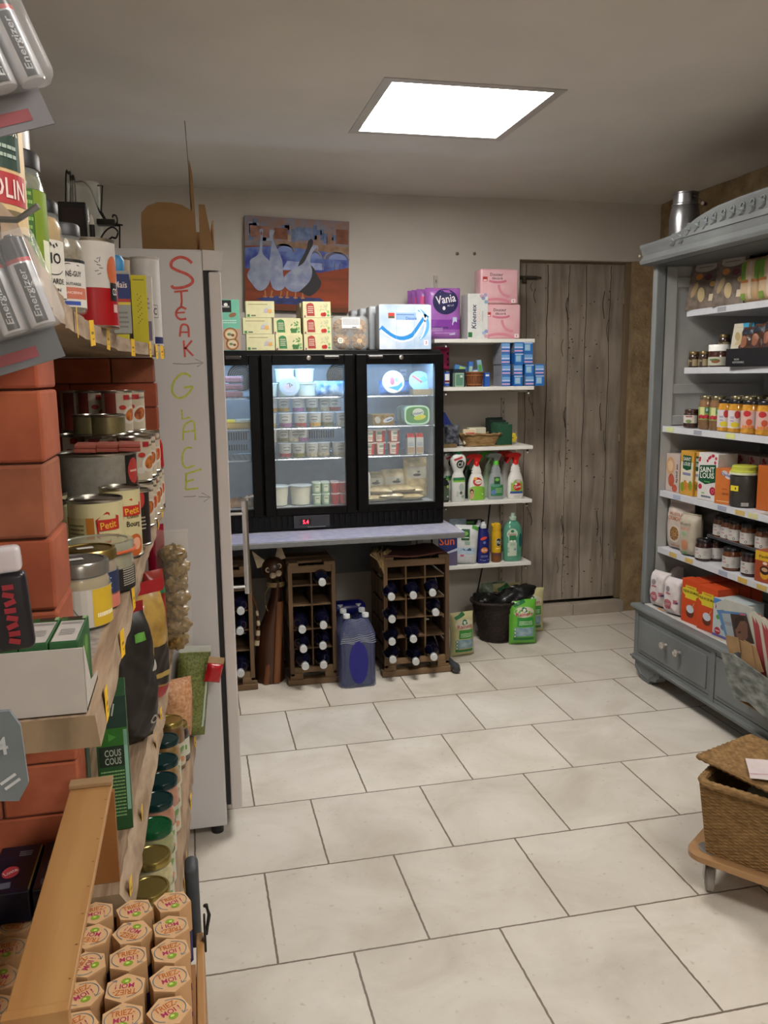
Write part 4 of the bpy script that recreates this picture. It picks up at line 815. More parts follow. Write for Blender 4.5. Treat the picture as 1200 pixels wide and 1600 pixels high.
# shelf 1 -----------------------------------------------------------
PUR = pm('#9a5fae', rough=.3, var=.1, scale=20); NV = P('#1d1c4e')
def vania(b, mp, w_, h):
    b.rect(mp, 0, h*.28, w_*.9, .05, P('#7f3d9c', rough=.3), 1); b.ell(mp, .005, .192, .07, .066, NV, 2, 30)
    b.poly(mp, [(-.085, .25), (-.03, .262), (-.05, .22), (-.085, .175)], P('#cc4f8a', rough=.3), 1)
    b.text(mp, 'Vania', .005, .205, .108, .042, P('#e6e2ea'), 9, .16); b.text(mp, 'MAXI', .032, .172, .034, .009, P('#b9b6cc'), 4, .1); b.ell(mp, -.004, .158, .008, .01, P('#e6e2ea'), 4)
    b.poly(mp, [(.028, .02), (.058, .022), (.068, .09), (.066, .112), (.045, .112), (.042, .085)], P('#b9c7dd', rough=.35), 3); b.rect(mp, -.045, .06, .055, .006, P('#5a2f7a'), 3); b.rect(mp, .005, .058, .03, .01, P('#5a2f7a'), 3); smallprint(b, mp, -.04, .048, .06, .02, P('#c6a6d6'), 3, 3); b.rect(mp, .0, .03, .11, .004, P('#c79ad6'), 2)
for k, (dx, dy) in enumerate([(0, 0), (-.028, .07), (-.042, .12), (-.053, .165)]):
    o = bag('sanitary_towel_pack', ['front purple pack of sanitary towels on the top wall shelf', 'second purple pack, just behind the front sanitary towel pack', 'third purple pack behind the sanitary towel front pack', 'rearmost purple pack of sanitary towels'][k], 'sanitary towels', .192, .265, .075, PUR, vania if k == 0 else (lambda b, mp, w_, h: b.rect(mp, -.07, .2, .03, .05, P('#cc4f8a'), 1)), .0, group='purple sanitary towel packs', wr=.0008, seed=k, pw=7)
    o.location = (fx(692, 500, 4.38)+dx, 4.385+dy, SZ[0]+.001)
def klx(b, fm, w_, d, h):
    b.text(fm, 'Kleenex', -.022, h*.5, .125, .026, NV, 2, PI/2, .15)
    for (x, z, c) in ((.03, h*.9, '#8d93b8'), (.042, h*.97, '#a999bd'), (.046, h*.82, '#86a5bf'), (.034, h*.13, '#9fb2cf'), (.046, h*.06, '#c69aa6'), (.048, h*.17, '#8f9cc4'), (.02, h*.95, '#c9a3b5')): b.ell(fm, x, z, .011, .010, P(c), 1, 10)
    for k in range(3): b.ell(fm, .006, h*(.42+.1*k), .007, .01, P('#d3b6b2'), 1, 10); b.ell(fm, .006, h*(.42+.1*k), .004, .007, P('#d9dad6'), 2, 10)
    b.text(fm, 'ORIGINAL', .026, h*.5, .06, .006, P('#8c8c8c'), 2, PI/2); b.rect(fm, -.042, .022, .022, .026, P('#2c6b3c'), 1)
on(carton('tissue_box', 'white tissue box standing on end with blue lettering, top wall shelf', 'tissue box', .112, .115, .235, '#cfd2d0', klx), 740.5, 0, 4.405)
def pink(b, fm):
    PK = P('#c9788a', rough=.3); b.text(fm, 'Douceur', -.018, .152, .072, .016, P('#3b3038'), 3); b.text(fm, 'décoré', -.014, .133, .06, .014, P('#3b3038'), 3); b.stroke(fm, arc(-.012, .124, .05, .012, 200, 350, 10), .012, PK, 2)
    b.rect(fm, -.082, .128, .026, .024, P('#a8322f'), 3); b.rect(fm, -.082, .122, .02, .008, P('#e9c8c8'), 4)
    b.stroke(fm, arc(.05, .1, .055, .06, 180, 280, 10), .014, P('#d08a99', rough=.3), 1); b.stroke(fm, arc(-.02, -.01, .09, .035, 20, 160, 12), .014, P('#cf8494', rough=.3), 1); b.rect(fm, .078, .016, .024, .02, P('#e8dcdc'), 2); b.text(fm, '4', .078, .016, .008, .013, P('#b5456a'), 3)
PKM = pm('#d3a0a8', rough=.28, col2='#dcb4ba', scale=10)
for (x, z, w_, lab) in ((fx(781, 500, 4.4), SZ[0], .205, 'lower pink pack of toilet paper on the top wall shelf'), (fx(776, 440, 4.4), SZ[0]+.183, .215, 'upper pink pack of toilet paper, stacked on the lower one')):
    tp = thing('toilet_paper_pack', lab, 'toilet paper', (x, 4.405, z+.0005), 0, 'pink toilet paper packs')
    for i in (-1, 1):
        for j in range(2): MB().lathe([(.018, .001), (.046, .001), (.049, .006), (.049, .084), (.046, .089), (.018, .089)], P('#dcd3d3'), 18, T(i*.05, 0, .001+j*.09)).build('paper_roll', tp)
    b = MB(); b.box(-w_/2, -.052, 0, w_/2, .052, .182, PKM, .012, None, 3); pink(b, front(0, T(0, -.052, 0))); b.build('film_wrap', tp)
# shelf 2 -----------------------------------------------------------
on(bag('cotton_pack', 'magenta and green packet above the blue tube, beside the fridge edge', 'packet', .09, .115, .05, P('#c23a6a', rough=.3), lambda b, mp, w_, h: [b.ell(mp, .03, z, .008, .008, P('#5d1633'), 1, 10) for z in (.03, .06, .09)]), 690, 1, 4.52).location.z = SZ[1]+.09
on(carton('dark_carton', 'dark carton under the magenta packet beside the fridge', 'box', .1, .09, .089, '#2a2a34'), 690, 1, 4.52)
def tubeart(b, mp): b.rect(mp, 0, .045, .03, .05, P('#d9dde4'), 1); b.rect(mp, 0, .03, .03, .012, P('#7a2430'), 2)
on(can('blue and white round tub at the left end of the second wall shelf', .016, .085, '#2b4fa5', tubeart, None, 'tub', 'toothpaste_tub'), 698, 1, 4.37)
for (u, y, w_, d, h, c, lab, art) in [(716, 4.38, .05, .045, .074, '#8fae98', 'pale green carton beside the wooden basket, second wall shelf', lambda b, fm, w_, d, h: (b.rect(fm, 0, h/2, w_*.8, h*.82, P('#577f6c'), 1), b.rect(fm, .01, h*.75, .014, .012, P('#c6d4c2'), 2))),
    (714, 4.45, .07, .09, .095, '#1a2638', 'dark blue carton behind the pale green one', None), (760, 4.38, .028, .03, .074, '#2656a8', 'narrow blue carton right of the wooden basket', lambda b, fm, w_, d, h: b.rect(fm, 0, h*.8, w_*.7, .01, P('#c9cfda'), 1))]: on(carton('toiletry_box', lab, 'box', w_, d, h, c, art), u, 1, y)
WKB = pm('#7c4a28', rough=.6, col2='#5a3218', scale=60, stretch=(3, 3, .3))
bs = thing('toiletry_basket', 'small round slatted wooden basket full of blue boxes on the second wall shelf', 'basket', (fx(741, 600, 4.42), 4.42, SZ[1]+.0005))
b = MB(); b.lathe([(.0, .004), (.04, .004), (.043, .0), (.052, .078), (.050, .08), (.04, .006)], WKB, 28); b.build('slatted_wall', bs)
for z, r in ((.012, .0455), (.06, .051), (.076, .053)): MB().tube([(r*math.cos(a*PI/14), r*math.sin(a*PI/14), z) for a in range(28)], .0022, pm('#a06a3c', rough=.6), 6, True).build('hoop', bs)
for i, (dx, dz, ry, c, c2) in enumerate([(-.03, .05, .1, '#3d6fb5', '#9fc0a8'), (-.005, .045, 1.45, '#2d6cc0', '#d0d8d4'), (.012, .062, -1.3, '#4a7fb5', '#9fc36a'), (.034, .058, -.15, '#7fa6b8', '#4f9c4a')]):
    o = carton('toothpaste_box', '%s small toothpaste box from the left in the slatted basket' % ORD[i], 'toothpaste', .026, .03, .085, c, lambda b, fm, w_, d, h, c2=c2: b.rect(fm, 0, h*.5, w_*.7, h*.4, P(c2), 1), 'toothpaste boxes in the basket')
    if i in (1, 2): o.location = (bs.location.x+(.035 if i == 1 else -.02)*(-1 if i == 1 else 1), 4.40+.03*i, SZ[1]+.075+.012*(i == 2))
    else: o.location = (bs.location.x+dx, 4.42, SZ[1]+dz)
    o.rotation_euler = (0, ry, 0)
def bluebox(kind):
    def a(b, fm, w_, d, h):
        BL = P('#2569b5', rough=.3); b.rect(fm, 0, h*.5, w_*.97, h*.96, BL, 1)
        if kind == 0: b.rect(fm, 0, h*.72, w_*.9, h*.3, P('#6fa0cf', rough=.3), 2); b.rect(fm, 0, h*.5, w_*.9, h*.14, P('#b9c2e2', rough=.3), 2); b.rect(fm, 0, h*.2, w_*.9, h*.14, P('#c9a5c4', rough=.3), 2)
        else: b.rect(fm, -.004, h*.5, w_*.62, h*.6, P('#7fb0d2', rough=.3), 2); smallprint(b, fm, -.004, h*.5, w_*.5, h*.4, P('#c2d2de'), 4, 3); b.rect(fm, 0, h*.9, w_*.9, h*.08, P('#bfcbe0'), 2)
    return a
GRS = P('#8d93a0')
bb = [carton('tampon_box', 'x', 'box', .052, .13, .0585, '#6a7890', bluebox(0)), carton('tampon_box', 'x', 'box', .052, .13, .0585, '#1f5fae', bluebox(1))]
b2 = carton('tampon_box', 'x', 'box', .05, .13, .0585, '#8e939f', bluebox(0))
for r_ in range(4):
    for c_ in range(4):
        if c_ == 3 and r_ > 1: continue
        x = fx((785, 805, 820, 832)[c_]-(1 if r_ > 1 else 0)-(3 if r_ > 1 and c_ == 2 else 0), 590, 4.39); 
        if c_ == 2: x = fx(821.0 if r_ < 2 else 818, 590, 4.39)
        if c_ == 1: x = fx(803.5, 590, 4.39)
        if c_ == 3: x = fx(836.5, 590, 4.39)+.0
        put(b2 if c_ == 0 else bb[(r_ + c_) % 2], (x, 4.395 if c_ else 4.40, SZ[1]+.0005+.0588*r_), [.0, -.03, .04, 0][r_] if c_ else 0, 'blue and white box, %s layer and %s column of the stack by the door' % (('bottom', 'second', 'third', 'top')[r_], ('left', 'second', 'third', 'right')[c_]), 'blue boxes stacked on the second wall shelf')
# shelf 3 -----------------------------------------------------------
o = on(bag('scourer_bag', 'dark crinkled clear bag of scourers at the left of the third wall shelf', 'bag', .085, .12, .06, pm('#2a2c35', rough=.2, col2='#6b6f7a', scale=40), None, 0, wr=.005, seed=4, pw=2.), 706, 2, 4.42)
o = carton('blue_sponge', 'blue oblong block leaning on the dark bag of scourers', 'sponge', .045, .02, .1, '#1d2f7d'); place(o, (fx(704, 650, 4.46), 4.47, SZ[2]+.09), 0, 0, -.55)
on(carton('small_carton', 'flat brown carton under the dark scourer bag, third wall shelf', 'box', .08, .05, .018, '#6d5a3a'), 701, 2, 4.37)
sb = thing('soap_basket', 'woven tray basket of soaps on the third wall shelf', 'basket', (fx(749, 690, 4.41), 4.41, SZ[2]+.0005))
WV = pm('#9c7f52', rough=.8, col2='#6f5530', scale=70, stretch=(.4, .4, 2.5), bump=.5)
b = MB()
def bask(a, c):
    q = oval(.1+.018*c, .055+.012*c, 48)[int(round(a*48)) % 48]; return (q[0]*(.86+.14*c), q[1], .004+.062*c)
b.grid(bask, 48, 8, WV); b.box(-.085, -.045, 0, .085, .045, .006, WV); b.build('woven_wall', sb)
q = oval(.118, .067, 40); MB().tube([(x, y, .066+.004*math.sin(i*2.2)) for i, (x, y) in enumerate(q)], .006, WV, 8, True).build('rim', sb)
def soapart(b, fm, w_, d, h): b.rect(fm, 0, h*.5, w_*.9, h*.9, P('#c9c1a6'), 1); b.poly(fm, [(-.03, .062), (.03, .062), (0, .03)], P('#b0453e'), 2); smallprint(b, fm, 0, .052, .03, .006, WHITE, 1, 3); b.rect(fm, 0, .072, .06, .008, P('#c8b08a'), 2); b.rect(fm, .01, .012, .03, .01, P('#5c7c46'), 2)
for (dx, dy, z, w_, d, h, rx, c, art, lab) in [(-.062, -.02, .012, .075, .03, .082, -.25, '#c9c1a6', soapart, 'cream soap packet with a red triangle in the woven tray'), (-.008, .03, .05, .1, .04, .05, 0, '#c8c2ae', None, 'plain cream soap block at the back of the woven tray'), (.02, -.02, .03, .12, .05, .028, .3, '#8fae7a', lambda b, fm, w_, d, h: (b.ell(fm, 0, h/2, .04, .009, P('#5f8a4c'), 1), b.rect(fm, .0, h*.85, .08, .004, P('#d3d9c8'), 1)), 'green wrapped soap lying on top of the woven tray')]:
    o = carton('soap', lab, 'soap', w_, d, h, c, art, None, .35, .004); place(o, (sb.location.x+dx, 4.41+dy, SZ[2]+z), 0, rx)
SPG = pm('#1f4a34', rough=.95, var=.2, scale=150, bump=.5); SPY = pm('#8d7a3c', rough=.95, var=.2, scale=150)
for k, (u, y, z, ry, h) in enumerate([(787, 4.38, 0, .04, .115), (781, 4.42, .0, .0, .125), (777, 4.46, .0, -.03, .135), (772, 4.50, 0, 0, .15)]):
    sp = thing('scouring_pad', '%s dark green scouring pad, counted from the front, third wall shelf' % ORD[k], 'scouring pad', (fx(u, 690, y), y, SZ[2]+.0005), .12, 'green scouring pads on the third wall shelf')
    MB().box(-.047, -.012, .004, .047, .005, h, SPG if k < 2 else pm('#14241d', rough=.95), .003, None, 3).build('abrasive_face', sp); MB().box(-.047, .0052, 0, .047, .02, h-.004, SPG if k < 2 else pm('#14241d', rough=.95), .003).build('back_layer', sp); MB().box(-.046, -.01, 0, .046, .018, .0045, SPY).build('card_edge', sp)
st = MB(); pts = [((.024 if i % 2 else .034)*math.cos(i*PI/7), (.024 if i % 2 else .034)*math.sin(i*PI/7)) for i in range(14)]; st.prism(pts, 0, .02, pm('#d9bf2e', rough=.6)); st.rect(front(0), 0, 0, .02, .006, P('#7c6a1f'), 1)
tag(st.build('star_sponge'), 'yellow star-shaped sponge behind the green pads near the door', 'sponge').location = (fx(800, 683, 4.47), 4.47, SZ[2]+.034)
# shelf 4: cleaning bottles ------------------------------------------
def flatbottle(mb, prof, m, n=28, ratio=.55, sq=.8, M=None):      # prof (half width, z), rounded-rectangle section
    vs = []; fs = []
    for r, z in prof:
        rr = ratio+(1-ratio)*max(0, min(1, (.022-r)/.012))
        for i in range(n):
            a = 2*PI*i/n; c, s_ = math.cos(a), math.sin(a)
            vs.append((math.copysign(abs(c)**sq, c)*r, math.copysign(abs(s_)**sq, s_)*r*rr, z))
    for j in range(len(prof)-1):
        for i in range(n): k = (i+1) % n; fs.append((j*n+i, j*n+k, (j+1)*n+k, (j+1)*n+i))
    fs.append(tuple(reversed(range(n)))); fs.append(tuple(range((len(prof)-1)*n, len(prof)*n)))
    mb.add(vs, fs, m, True, M)
    def f(x, z, o):
        r = next((prof[i][0]+(prof[i+1][0]-prof[i][0])*(z-prof[i][1])/max(1e-6, prof[i+1][1]-prof[i][1]) for i in range(len(prof)-1) if prof[i][1] <= z <= prof[i+1][1]), prof[0][0])
        a = min(.999, abs(x)/r); c = a**(1/sq); s_ = math.sqrt(max(0, 1-c*c)); rr = ratio+(1-ratio)*max(0, min(1, (.022-r)/.012))
        return (x, -(s_**sq)*r*rr-o-.0005, z)
    return Map(f, 12)
def trigger(t, z, m, m2=None, flip=1):
    h = MB(); h.lathe([(.015, 0), (.015, .022), (.012, .026)], m2 or m, 18, T(0, 0, z)); h.build('collar', t)
    M = T(0, 0, z, 0, 0, 0)
    b = MB(); f = flip; out = [(-.013*f, .024), (.014*f, .024), (.02*f, .04), (.03*f, .052), (.028*f, .06), (.01*f, .066), (-.038*f, .065), (-.052*f, .056), (-.052*f, .045), (-.03*f, .044), (-.015*f, .038)]
    if f < 0: out = out[::-1]
    b.prism(out, -.012, .012, m, M); b.build('spray_head', t)
    b = MB(); b.tube([(-.028*f, 0, z+.044), (-.036*f, 0, z+.03), (-.046*f, 0, z+.016), (-.05*f, 0, z+.008)], [.006, .006, .0055, .005], m, 10); b.build('trigger', t)
    b = MB(); b.box(-.059*f, -.007, z+.044, -.052*f, .007, z+.058, m, .002); b.build('nozzle', t)
SPR = [(.042, 0), (.046, .007), (.047, .045), (.046, .088), (.041, .115), (.032, .14), (.027, .15), (.0295, .156), (.0245, .164), (.0265, .171), (.021, .18), (.017, .19), (.015, .197)]
def spray(lab, body, head, art, alpha=None, m2=None, group=None, flip=1):
    t = thing('spray_bottle', lab, 'spray bottle', (0, 0, 0), 0, group)
    m = pm(body, rough=.3, var=.02) if not alpha else pm(body, rough=.08, alpha=alpha, var=.02, coat=.5)
    b = MB(); mp = flatbottle(b, SPR, m); art(b, mp) if art else None; b.build('bottle', t); trigger(t, .190, pm(head, rough=.3), m2, flip); return t
def clor1(b, mp):
    b.rect(mp, .0, .036, .088, .066, P('#7db53e', rough=.3), 1); b.ell(mp, 0, .068, .042, .014, P('#7db53e', rough=.3), 2); b.ell(mp, .0, .105, .026, .024, P('#b9302c'), 1); b.ell(mp, .004, .104, .02, .012, P('#dcdcd6'), 2); b.text(mp, 'Clorex', 0, .105, .036, .012, P('#b4221f'), 4, .15); b.ell(mp, -.012, .122, .01, .008, P('#d8963a'), 3); b.ell(mp, 0, .076, .01, .005, P('#8fae4a'), 3)
    b.rect(mp, -.032, .04, .018, .056, P('#c99a86'), 3); b.ell(mp, -.032, .052, .009, .014, P('#3a2018'), 4); b.ell(mp, -.032, .048, .006, .008, P('#d0a088'), 5); b.ell(mp, .03, .036, .006, .005, P('#b9d68c'), 3)
def clor2(b, mp):
    b.rect(mp, .002, .062, .07, .055, P('#8fae48', rough=.3), 1); b.ell(mp, .006, .088, .026, .022, P('#8fae48', rough=.3), 1); b.rect(mp, .0, .036, .074, .012, P('#2d4f93'), 3); b.ell(mp, .004, .068, .024, .022, P('#b9241f'), 3); b.text(mp, 'Clorex', .004, .068, .04, .014, WHITE, 5, .2); b.ell(mp, .01, .1, .012, .01, P('#c5a9b9'), 3); b.smallp = 0; b.ell(mp, -.006, .083, .008, .006, P('#dcdcd6'), 4); smallprint(b, mp, 0, .015, .04, .01, P('#b5b5ae'), 2)
def clear_art(b, mp):
    b.rect(mp, 0, .05, .07, .06, P('#2f7a44', rough=.35), 1); b.ell(mp, -.008, .082, .03, .012, P('#5d8f80', rough=.35), 2); b.rect(mp, .0, .105, .034, .04, P('#1f4d2c', rough=.35), 2); b.ell(mp, .0, .11, .012, .009, P('#6fae48'), 3); b.ell(mp, -.02, .04, .014, .014, P('#5a78b0', rough=.35), 3); smallprint(b, mp, .01, .05, .04, .03, P('#a9c8a4'), 4, 3)
on(spray('white and lime spray bottle with a red trigger, fourth wall shelf', '#d6d5d1', '#c01e1c', clor1), 745, 3, 4.38)
on(spray('clear spray bottle with grey trigger and green label, fourth wall shelf', '#a9b0b3', '#7d8584', clear_art, .6, pm('#5fc238', rough=.3)), 776, 3, 4.395)
on(spray('white spray bottle with red trigger nearest the door, fourth wall shelf', '#d6d5d1', '#c01e1c', clor2), 807, 3, 4.385)
on(spray('white red-trigger spray bottle standing behind the one nearest the door', '#c9c8c4', '#b01c1a', None, flip=1), 793, 3, 4.50)
on(spray('green-trigger spray bottle standing behind the lime one', '#a9c4a0', '#54a83c', None, flip=1), 765, 3, 4.50)
cf = thing('cream_cleaner', 'white squeeze bottle with green base cap, front of the fourth wall shelf', 'cleaning bottle')
b = MB(); mp = flatbottle(b, [(.036, 0), (.040, .006), (.041, .09), (.039, .13), (.029, .155), (.027, .165), (.036, .185), (.044, .205), (.046, .222), (.043, .24), (.033, .255), (.02, .262)], P('#d6d8d4', rough=.3), ratio=.6)
b.rect(mp, 0, .127, .076, .016, P('#2f7a4c', rough=.35), 1); b.rect(mp, 0, .115, .078, .01, P('#7fb83c', rough=.35), 1); b.ell(mp, .004, .208, .024, .023, P('#14241c'), 2, 24); b.text(mp, 'Cif', .004, .207, .034, .026, WHITE, 4, .2); b.rect(mp, -.008, .238, .05, .011, P('#b8343a'), 2, .3); b.ell(mp, .01, .08, .014, .022, P('#a9b8ae'), 1); b.ell(mp, .008, .05, .009, .009, P('#4a5a52'), 2); b.ell(mp, .018, .03, .01, .009, P('#8fae9a'), 2); b.rect(mp, -.012, .045, .012, .03, P('#b9c4bc'), 1); b.build('bottle', cf)
MB().lathe([(.014, .258), (.018, .262), (.02, .275), (.014, .283), (0, .284)], pm('#1f7a50', rough=.35), 18).build('cap', cf)
on(cf, 716, 3, 4.36, .1)
c2_ = copy_thing(cf); _used.add(cf.name); c2_ = copy_thing(cf, 'white squeeze bottle hidden behind the front green-capped one'); c2_.location = (cf.location.x-.016, 4.455, SZ[3]+.0004)
dk = thing('dark_bottle', 'dark bottle with pale label at the fridge edge, fourth wall shelf', 'bottle'); b = MB(); mp = flatbottle(b, [(.028, 0), (.03, .005), (.03, .1), (.02, .12)], P('#1b2420', rough=.25)); b.rect(mp, .012, .05, .03, .08, P('#4a5a48'), 1); b.ell(mp, .02, .085, .006, .008, P('#b9c86a'), 2); b.ell(mp, .02, .03, .006, .005, P('#c4ccd6'), 2); b.build('bottle', dk); MB().lathe([(.013, .118), (.013, .13), (0, .131)], BLACK, 14).build('cap', dk); on(dk, 693, 3, 4.37)
ds = thing('dark_bottle', 'dark green bottle behind the white squeeze bottle', 'bottle'); b = MB(); flatbottle(b, [(.03, 0), (.032, .005), (.032, .13), (.02, .16)], P('#16301f', rough=.3)); b.build('bottle', ds); MB().lathe([(.013, .158), (.013, .18), (0, .181)], pm('#1f5a38'), 14).build('cap', ds); on(ds, 731, 3, 4.47)
# shelf 5 -----------------------------------------------------------
def sunbox(b, fm, w_, d, h): b.text(fm, 'Sun', .0, h*.8, .085, .045, P('#d8632f'), 4); b.poly(fm, [(-w_/2, 0), (w_/2, 0), (w_/2, h*.45), (-w_/2, h*.28)], P('#5c5470'), 1); b.poly(fm, [(-w_/2, h*.3), (w_/2, h*.47), (w_/2, h*.56), (-w_/2, h*.33)], P('#b8bcd0'), 2)
on(carton('detergent_box', 'dark blue dishwasher box with orange letters, left end of the lowest shelf', 'detergent', .12, .08, .175, '#1e2a66', sunbox), 695, 4, 4.39)
def pouch_art(b, mp, w_, h):
    b.rect(mp, -.012, h*.77, .046, .062, P('#1f5230'), 2); b.ell(mp, -.012, h*.8, .014, .012, P('#6fae48'), 3); smallprint(b, mp, -.012, h*.7, .04, .012, P('#cfe0cc'), 1, 4); b.rect(mp, 0, h*.56, .03, .02, P('#8fae9a'), 2); b.rect(mp, -.005, h*.36, .11, .035, pm('#a9c0d2', rough=.3), 1); b.poly(mp, [(-.04, h*.36), (-.02, h*.42), (-.005, h*.37), (.015, h*.44), (.04, h*.36)], P('#3f6090'), 3); b.rect(mp, -.025, h*.24, .02, .012, P('#bf5a8a'), 2); b.rect(mp, .02, h*.24, .04, .008, P('#c9cdd0'), 2); b.rect(mp, .045, h*.94, .04, .02, P('#4f8f3c'), 2, -.4)
o = bag('detergent_pouch', 'white refill pouch with green square badge on the lowest wall shelf', 'pouch', .135, .22, .07, pm('#c9ccce', rough=.25, var=.06), pouch_art, 0, wr=.0015, seed=5, pw=4); on(o, 727, 4, 4.38); o.rotation_euler = (0, .06, -.1)
o = bag('detergent_pouch', 'pale blue refill pouch behind the white one', 'pouch', .1, .24, .05, pm('#9fb4c4', rough=.3, var=.2, scale=30), None, 0, wr=.003, seed=6, pw=3); on(o, 716, 4, 4.47)
on(carton('dark_carton', 'dark carton behind the navy squeeze bottle, lowest wall shelf', 'box', .11, .05, .225, '#14161c', lambda b, fm, w_, d, h: b.rect(fm, -.03, h*.96, .05, .012, P('#4f8f3c'), 1)), 741, 4, 4.49)
NB = pm('#1a2068', rough=.25, var=.03)
def navyb(lab, art=True):
    t = thing('rinse_bottle', lab, 'cleaning bottle'); b = MB(); mp = flatbottle(b, [(.034, 0), (.036, .006), (.036, .05), (.033, .09), (.034, .13), (.031, .165), (.024, .185), (.017, .2)], NB, ratio=.6)
    if art: b.ell(mp, 0, .075, .02, .016, P('#c9742a'), 2); b.text(mp, 'SUN', 0, .075, .03, .013, P('#e9dcd0'), 4); b.ell(mp, -.004, .142, .02, .008, P('#d2452f'), 2, rot=.3); b.ell(mp, .0, .118, .008, .008, P('#6a74b8'), 2); smallprint(b, mp, 0, .04, .04, .012, P('#8f9ad0'), 2, 3); b.stroke(mp, [(-.026, .022), (0, .016), (.026, .022)], .003, P('#8f9ad0'), 3)
    b.build('bottle', t); MB().lathe([(.0175, .198), (.0175, .214), (.012, .218), (.008, .232), (0, .233)], P('#c6cad2'), 18).build('cap', t); return t
on(navyb('navy squeeze bottle with white cap on the lowest wall shelf'), 757, 4, 4.375); on(navyb('navy bottle behind the front navy squeeze bottle', False), 750, 4, 4.43)
t = thing('polish_spray', 'yellow aerosol with brown base on the lowest wall shelf', 'aerosol'); b = MB(); YL = pm('#c79f1f', rough=.25, var=.03); b.lathe([(.026, 0), (.0275, .004), (.0275, .055)], pm('#7a4a20', rough=.3), 26); b.lathe([(.0275, .055), (.0275, .165), (.024, .178)], YL, 26); mp = cyl(.0276); b.ell(mp, .004, .115, .017, .024, P('#b9b7a6'), 1); b.ell(mp, .004, .115, .015, .022, P('#15161a'), 2); b.text(mp, 'Pliz', .004, .115, .024, .02, P('#d8d6cc'), 3, .2); b.rect(mp, .004, .08, .03, .006, P('#e3c86a'), 2); b.rect(mp, 0, .045, .05, .012, P('#5f3c50'), 1); b.build('can', t); b = MB(); b.lathe([(.0255, .178), (.026, .2), (.023, .215), (.012, .222), (0, .222)], YL, 24); b.box(-.03, -.012, .196, 0, .012, .22, YL, .006, None, 3); b.build('spray_cap', t); on(t, 778, 4, 4.385)
t = thing('floor_cleaner', 'big translucent green cleaner bottle with side handle, lowest wall shelf', 'cleaning bottle')
GR = pm('#4f8f78', rough=.12, coat=.5, var=.04)
b = MB(); mp = flatbottle(b, [(.048, 0), (.053, .008), (.055, .10), (.055, .16), (.051, .19), (.040, .213), (.026, .226), (.019, .235)], GR, ratio=.55, n=36)
b.rect(mp, -.012, .07, .052, .075, P('#b9c8b4', rough=.35), 1); b.ell(mp, -.012, .158, .031, .03, P('#b9c8b4', rough=.35), 1); b.rect(mp, -.012, .125, .044, .05, P('#b9c8b4', rough=.35), 1); b.ell(mp, -.012, .174, .01, .008, P('#1f6a45'), 3); b.text(mp, 'Rainett', -.012, .157, .046, .011, P('#a83a4a'), 4); b.rect(mp, -.01, .135, .04, .03, P('#2f7a50'), 3); b.ell(mp, -.018, .118, .007, .005, WHITE, 4); b.ell(mp, .0, .118, .007, .005, WHITE, 4); b.text(mp, 'ECO', -.034, .068, .028, .009, P('#1f5a45'), 4, PI/2); b.ell(mp, .004, .07, .008, .007, P('#7d8fae'), 3); smallprint(b, mp, -.01, .098, .03, .014, P('#6f9a80'), 2, 3); b.ell(mp, .038, .12, .012, .04, pm('#1f5a5c', rough=.2), 2); b.build('bottle', t)
MB().lathe([(.0185, .232), (.0205, .236), (.0205, .25), (.013, .256), (.012, .275), (.0, .277)], pm('#b6cfc0', rough=.25, alpha=.85), 20).build('cap', t); on(t, 804, 4, 4.385)
# power cord behind the shelves
cpts = [atY(u, v, YB-.012) for u, v in ((766, 787), (764, 805), (759, 850), (757, 870), (752, 895), (746, 925), (744, 945), (746, 960))]
tag(MB().tube([tuple(p) for p in cpts], .0045, BLACK, 8).build('power_cord'), 'thin black cord running down the wall behind the lowest shelf', 'cord')
# floor by the wall -------------------------------------------------
def rain(main, side, badge):
    def a(b, mp, w_, h):
        b.ell(mp, 0, h*.74, w_*.38, h*.12, P('#c9c4b0', rough=.3), 1); b.ell(mp, .0, h*.81, .013, .011, P('#1f6a45'), 3); b.ell(mp, .0, h*.77, .017, .008, P('#1f6a45'), 3); b.ell(mp, 0, h*.785, .008, .009, P('#c9d6c4'), 4); b.text(mp, 'Rainett', 0, h*.7, w_*.62, .02, P('#a8323e'), 4, .06)
        b.rect(mp, w_*.05, h*.52, w_*.62, h*.2, P(badge, rough=.35), 2); smallprint(b, mp, w_*.05, h*.5, w_*.5, h*.1, P('#cfe0c4'), 3, 3); b.rect(mp, w_*.0, h*.3, w_*.7, h*.2, pm('#9fb4b8', rough=.35, col2='#6a8fa4', scale=30), 2)
        for k in range(3): b.ell(mp, -w_*.33, h*(.36-.08*k), .008, .008, P('#3f7a5a'), 4, 12); b.ell(mp, -w_*.33, h*(.36-.08*k), .005, .005, P('#c9d4c0'), 5, 12)
        b.rect(mp, 0, h*.14, w_*.75, h*.06, P('#2f7a3c'), 2); b.rect(mp, -w_*.16, h*.93, w_*.45, h*.07, P('#1f6a38'), 2, .4)
    return a
CRP = pm('#b9b486', rough=.35, var=.05); GRP = pm('#63ad3c', rough=.3, var=.06)
def pou(lab, u, v, y, w_, h, m, art, rz, seed, tilt=0):
    o = bag('detergent_pouch', lab, 'pouch', w_, h, .085, m, art, 0, wr=.0022, seed=seed, pw=2.6, pinch=-.04, group=None); place(o, (fx(u, v, y), y, .0015), rz, -tilt); return o
pou('cream and green refill pouch on the floor before the dark basket', 722, 1036, 4.10, .132, .235, CRP, rain('', '', '#3f8f3c'), .15, 21, .05)
pou('bright green refill pouch on the floor right of the dark basket', 816, 1020, 4.20, .15, .25, GRP, rain('', '', '#2f8f3c'), -.12, 22, .05)
pou('cream refill pouch behind the bright green one', 828, 990, 4.40, .15, .26, CRP, rain('', '', '#3f8f3c'), -.15, 23)
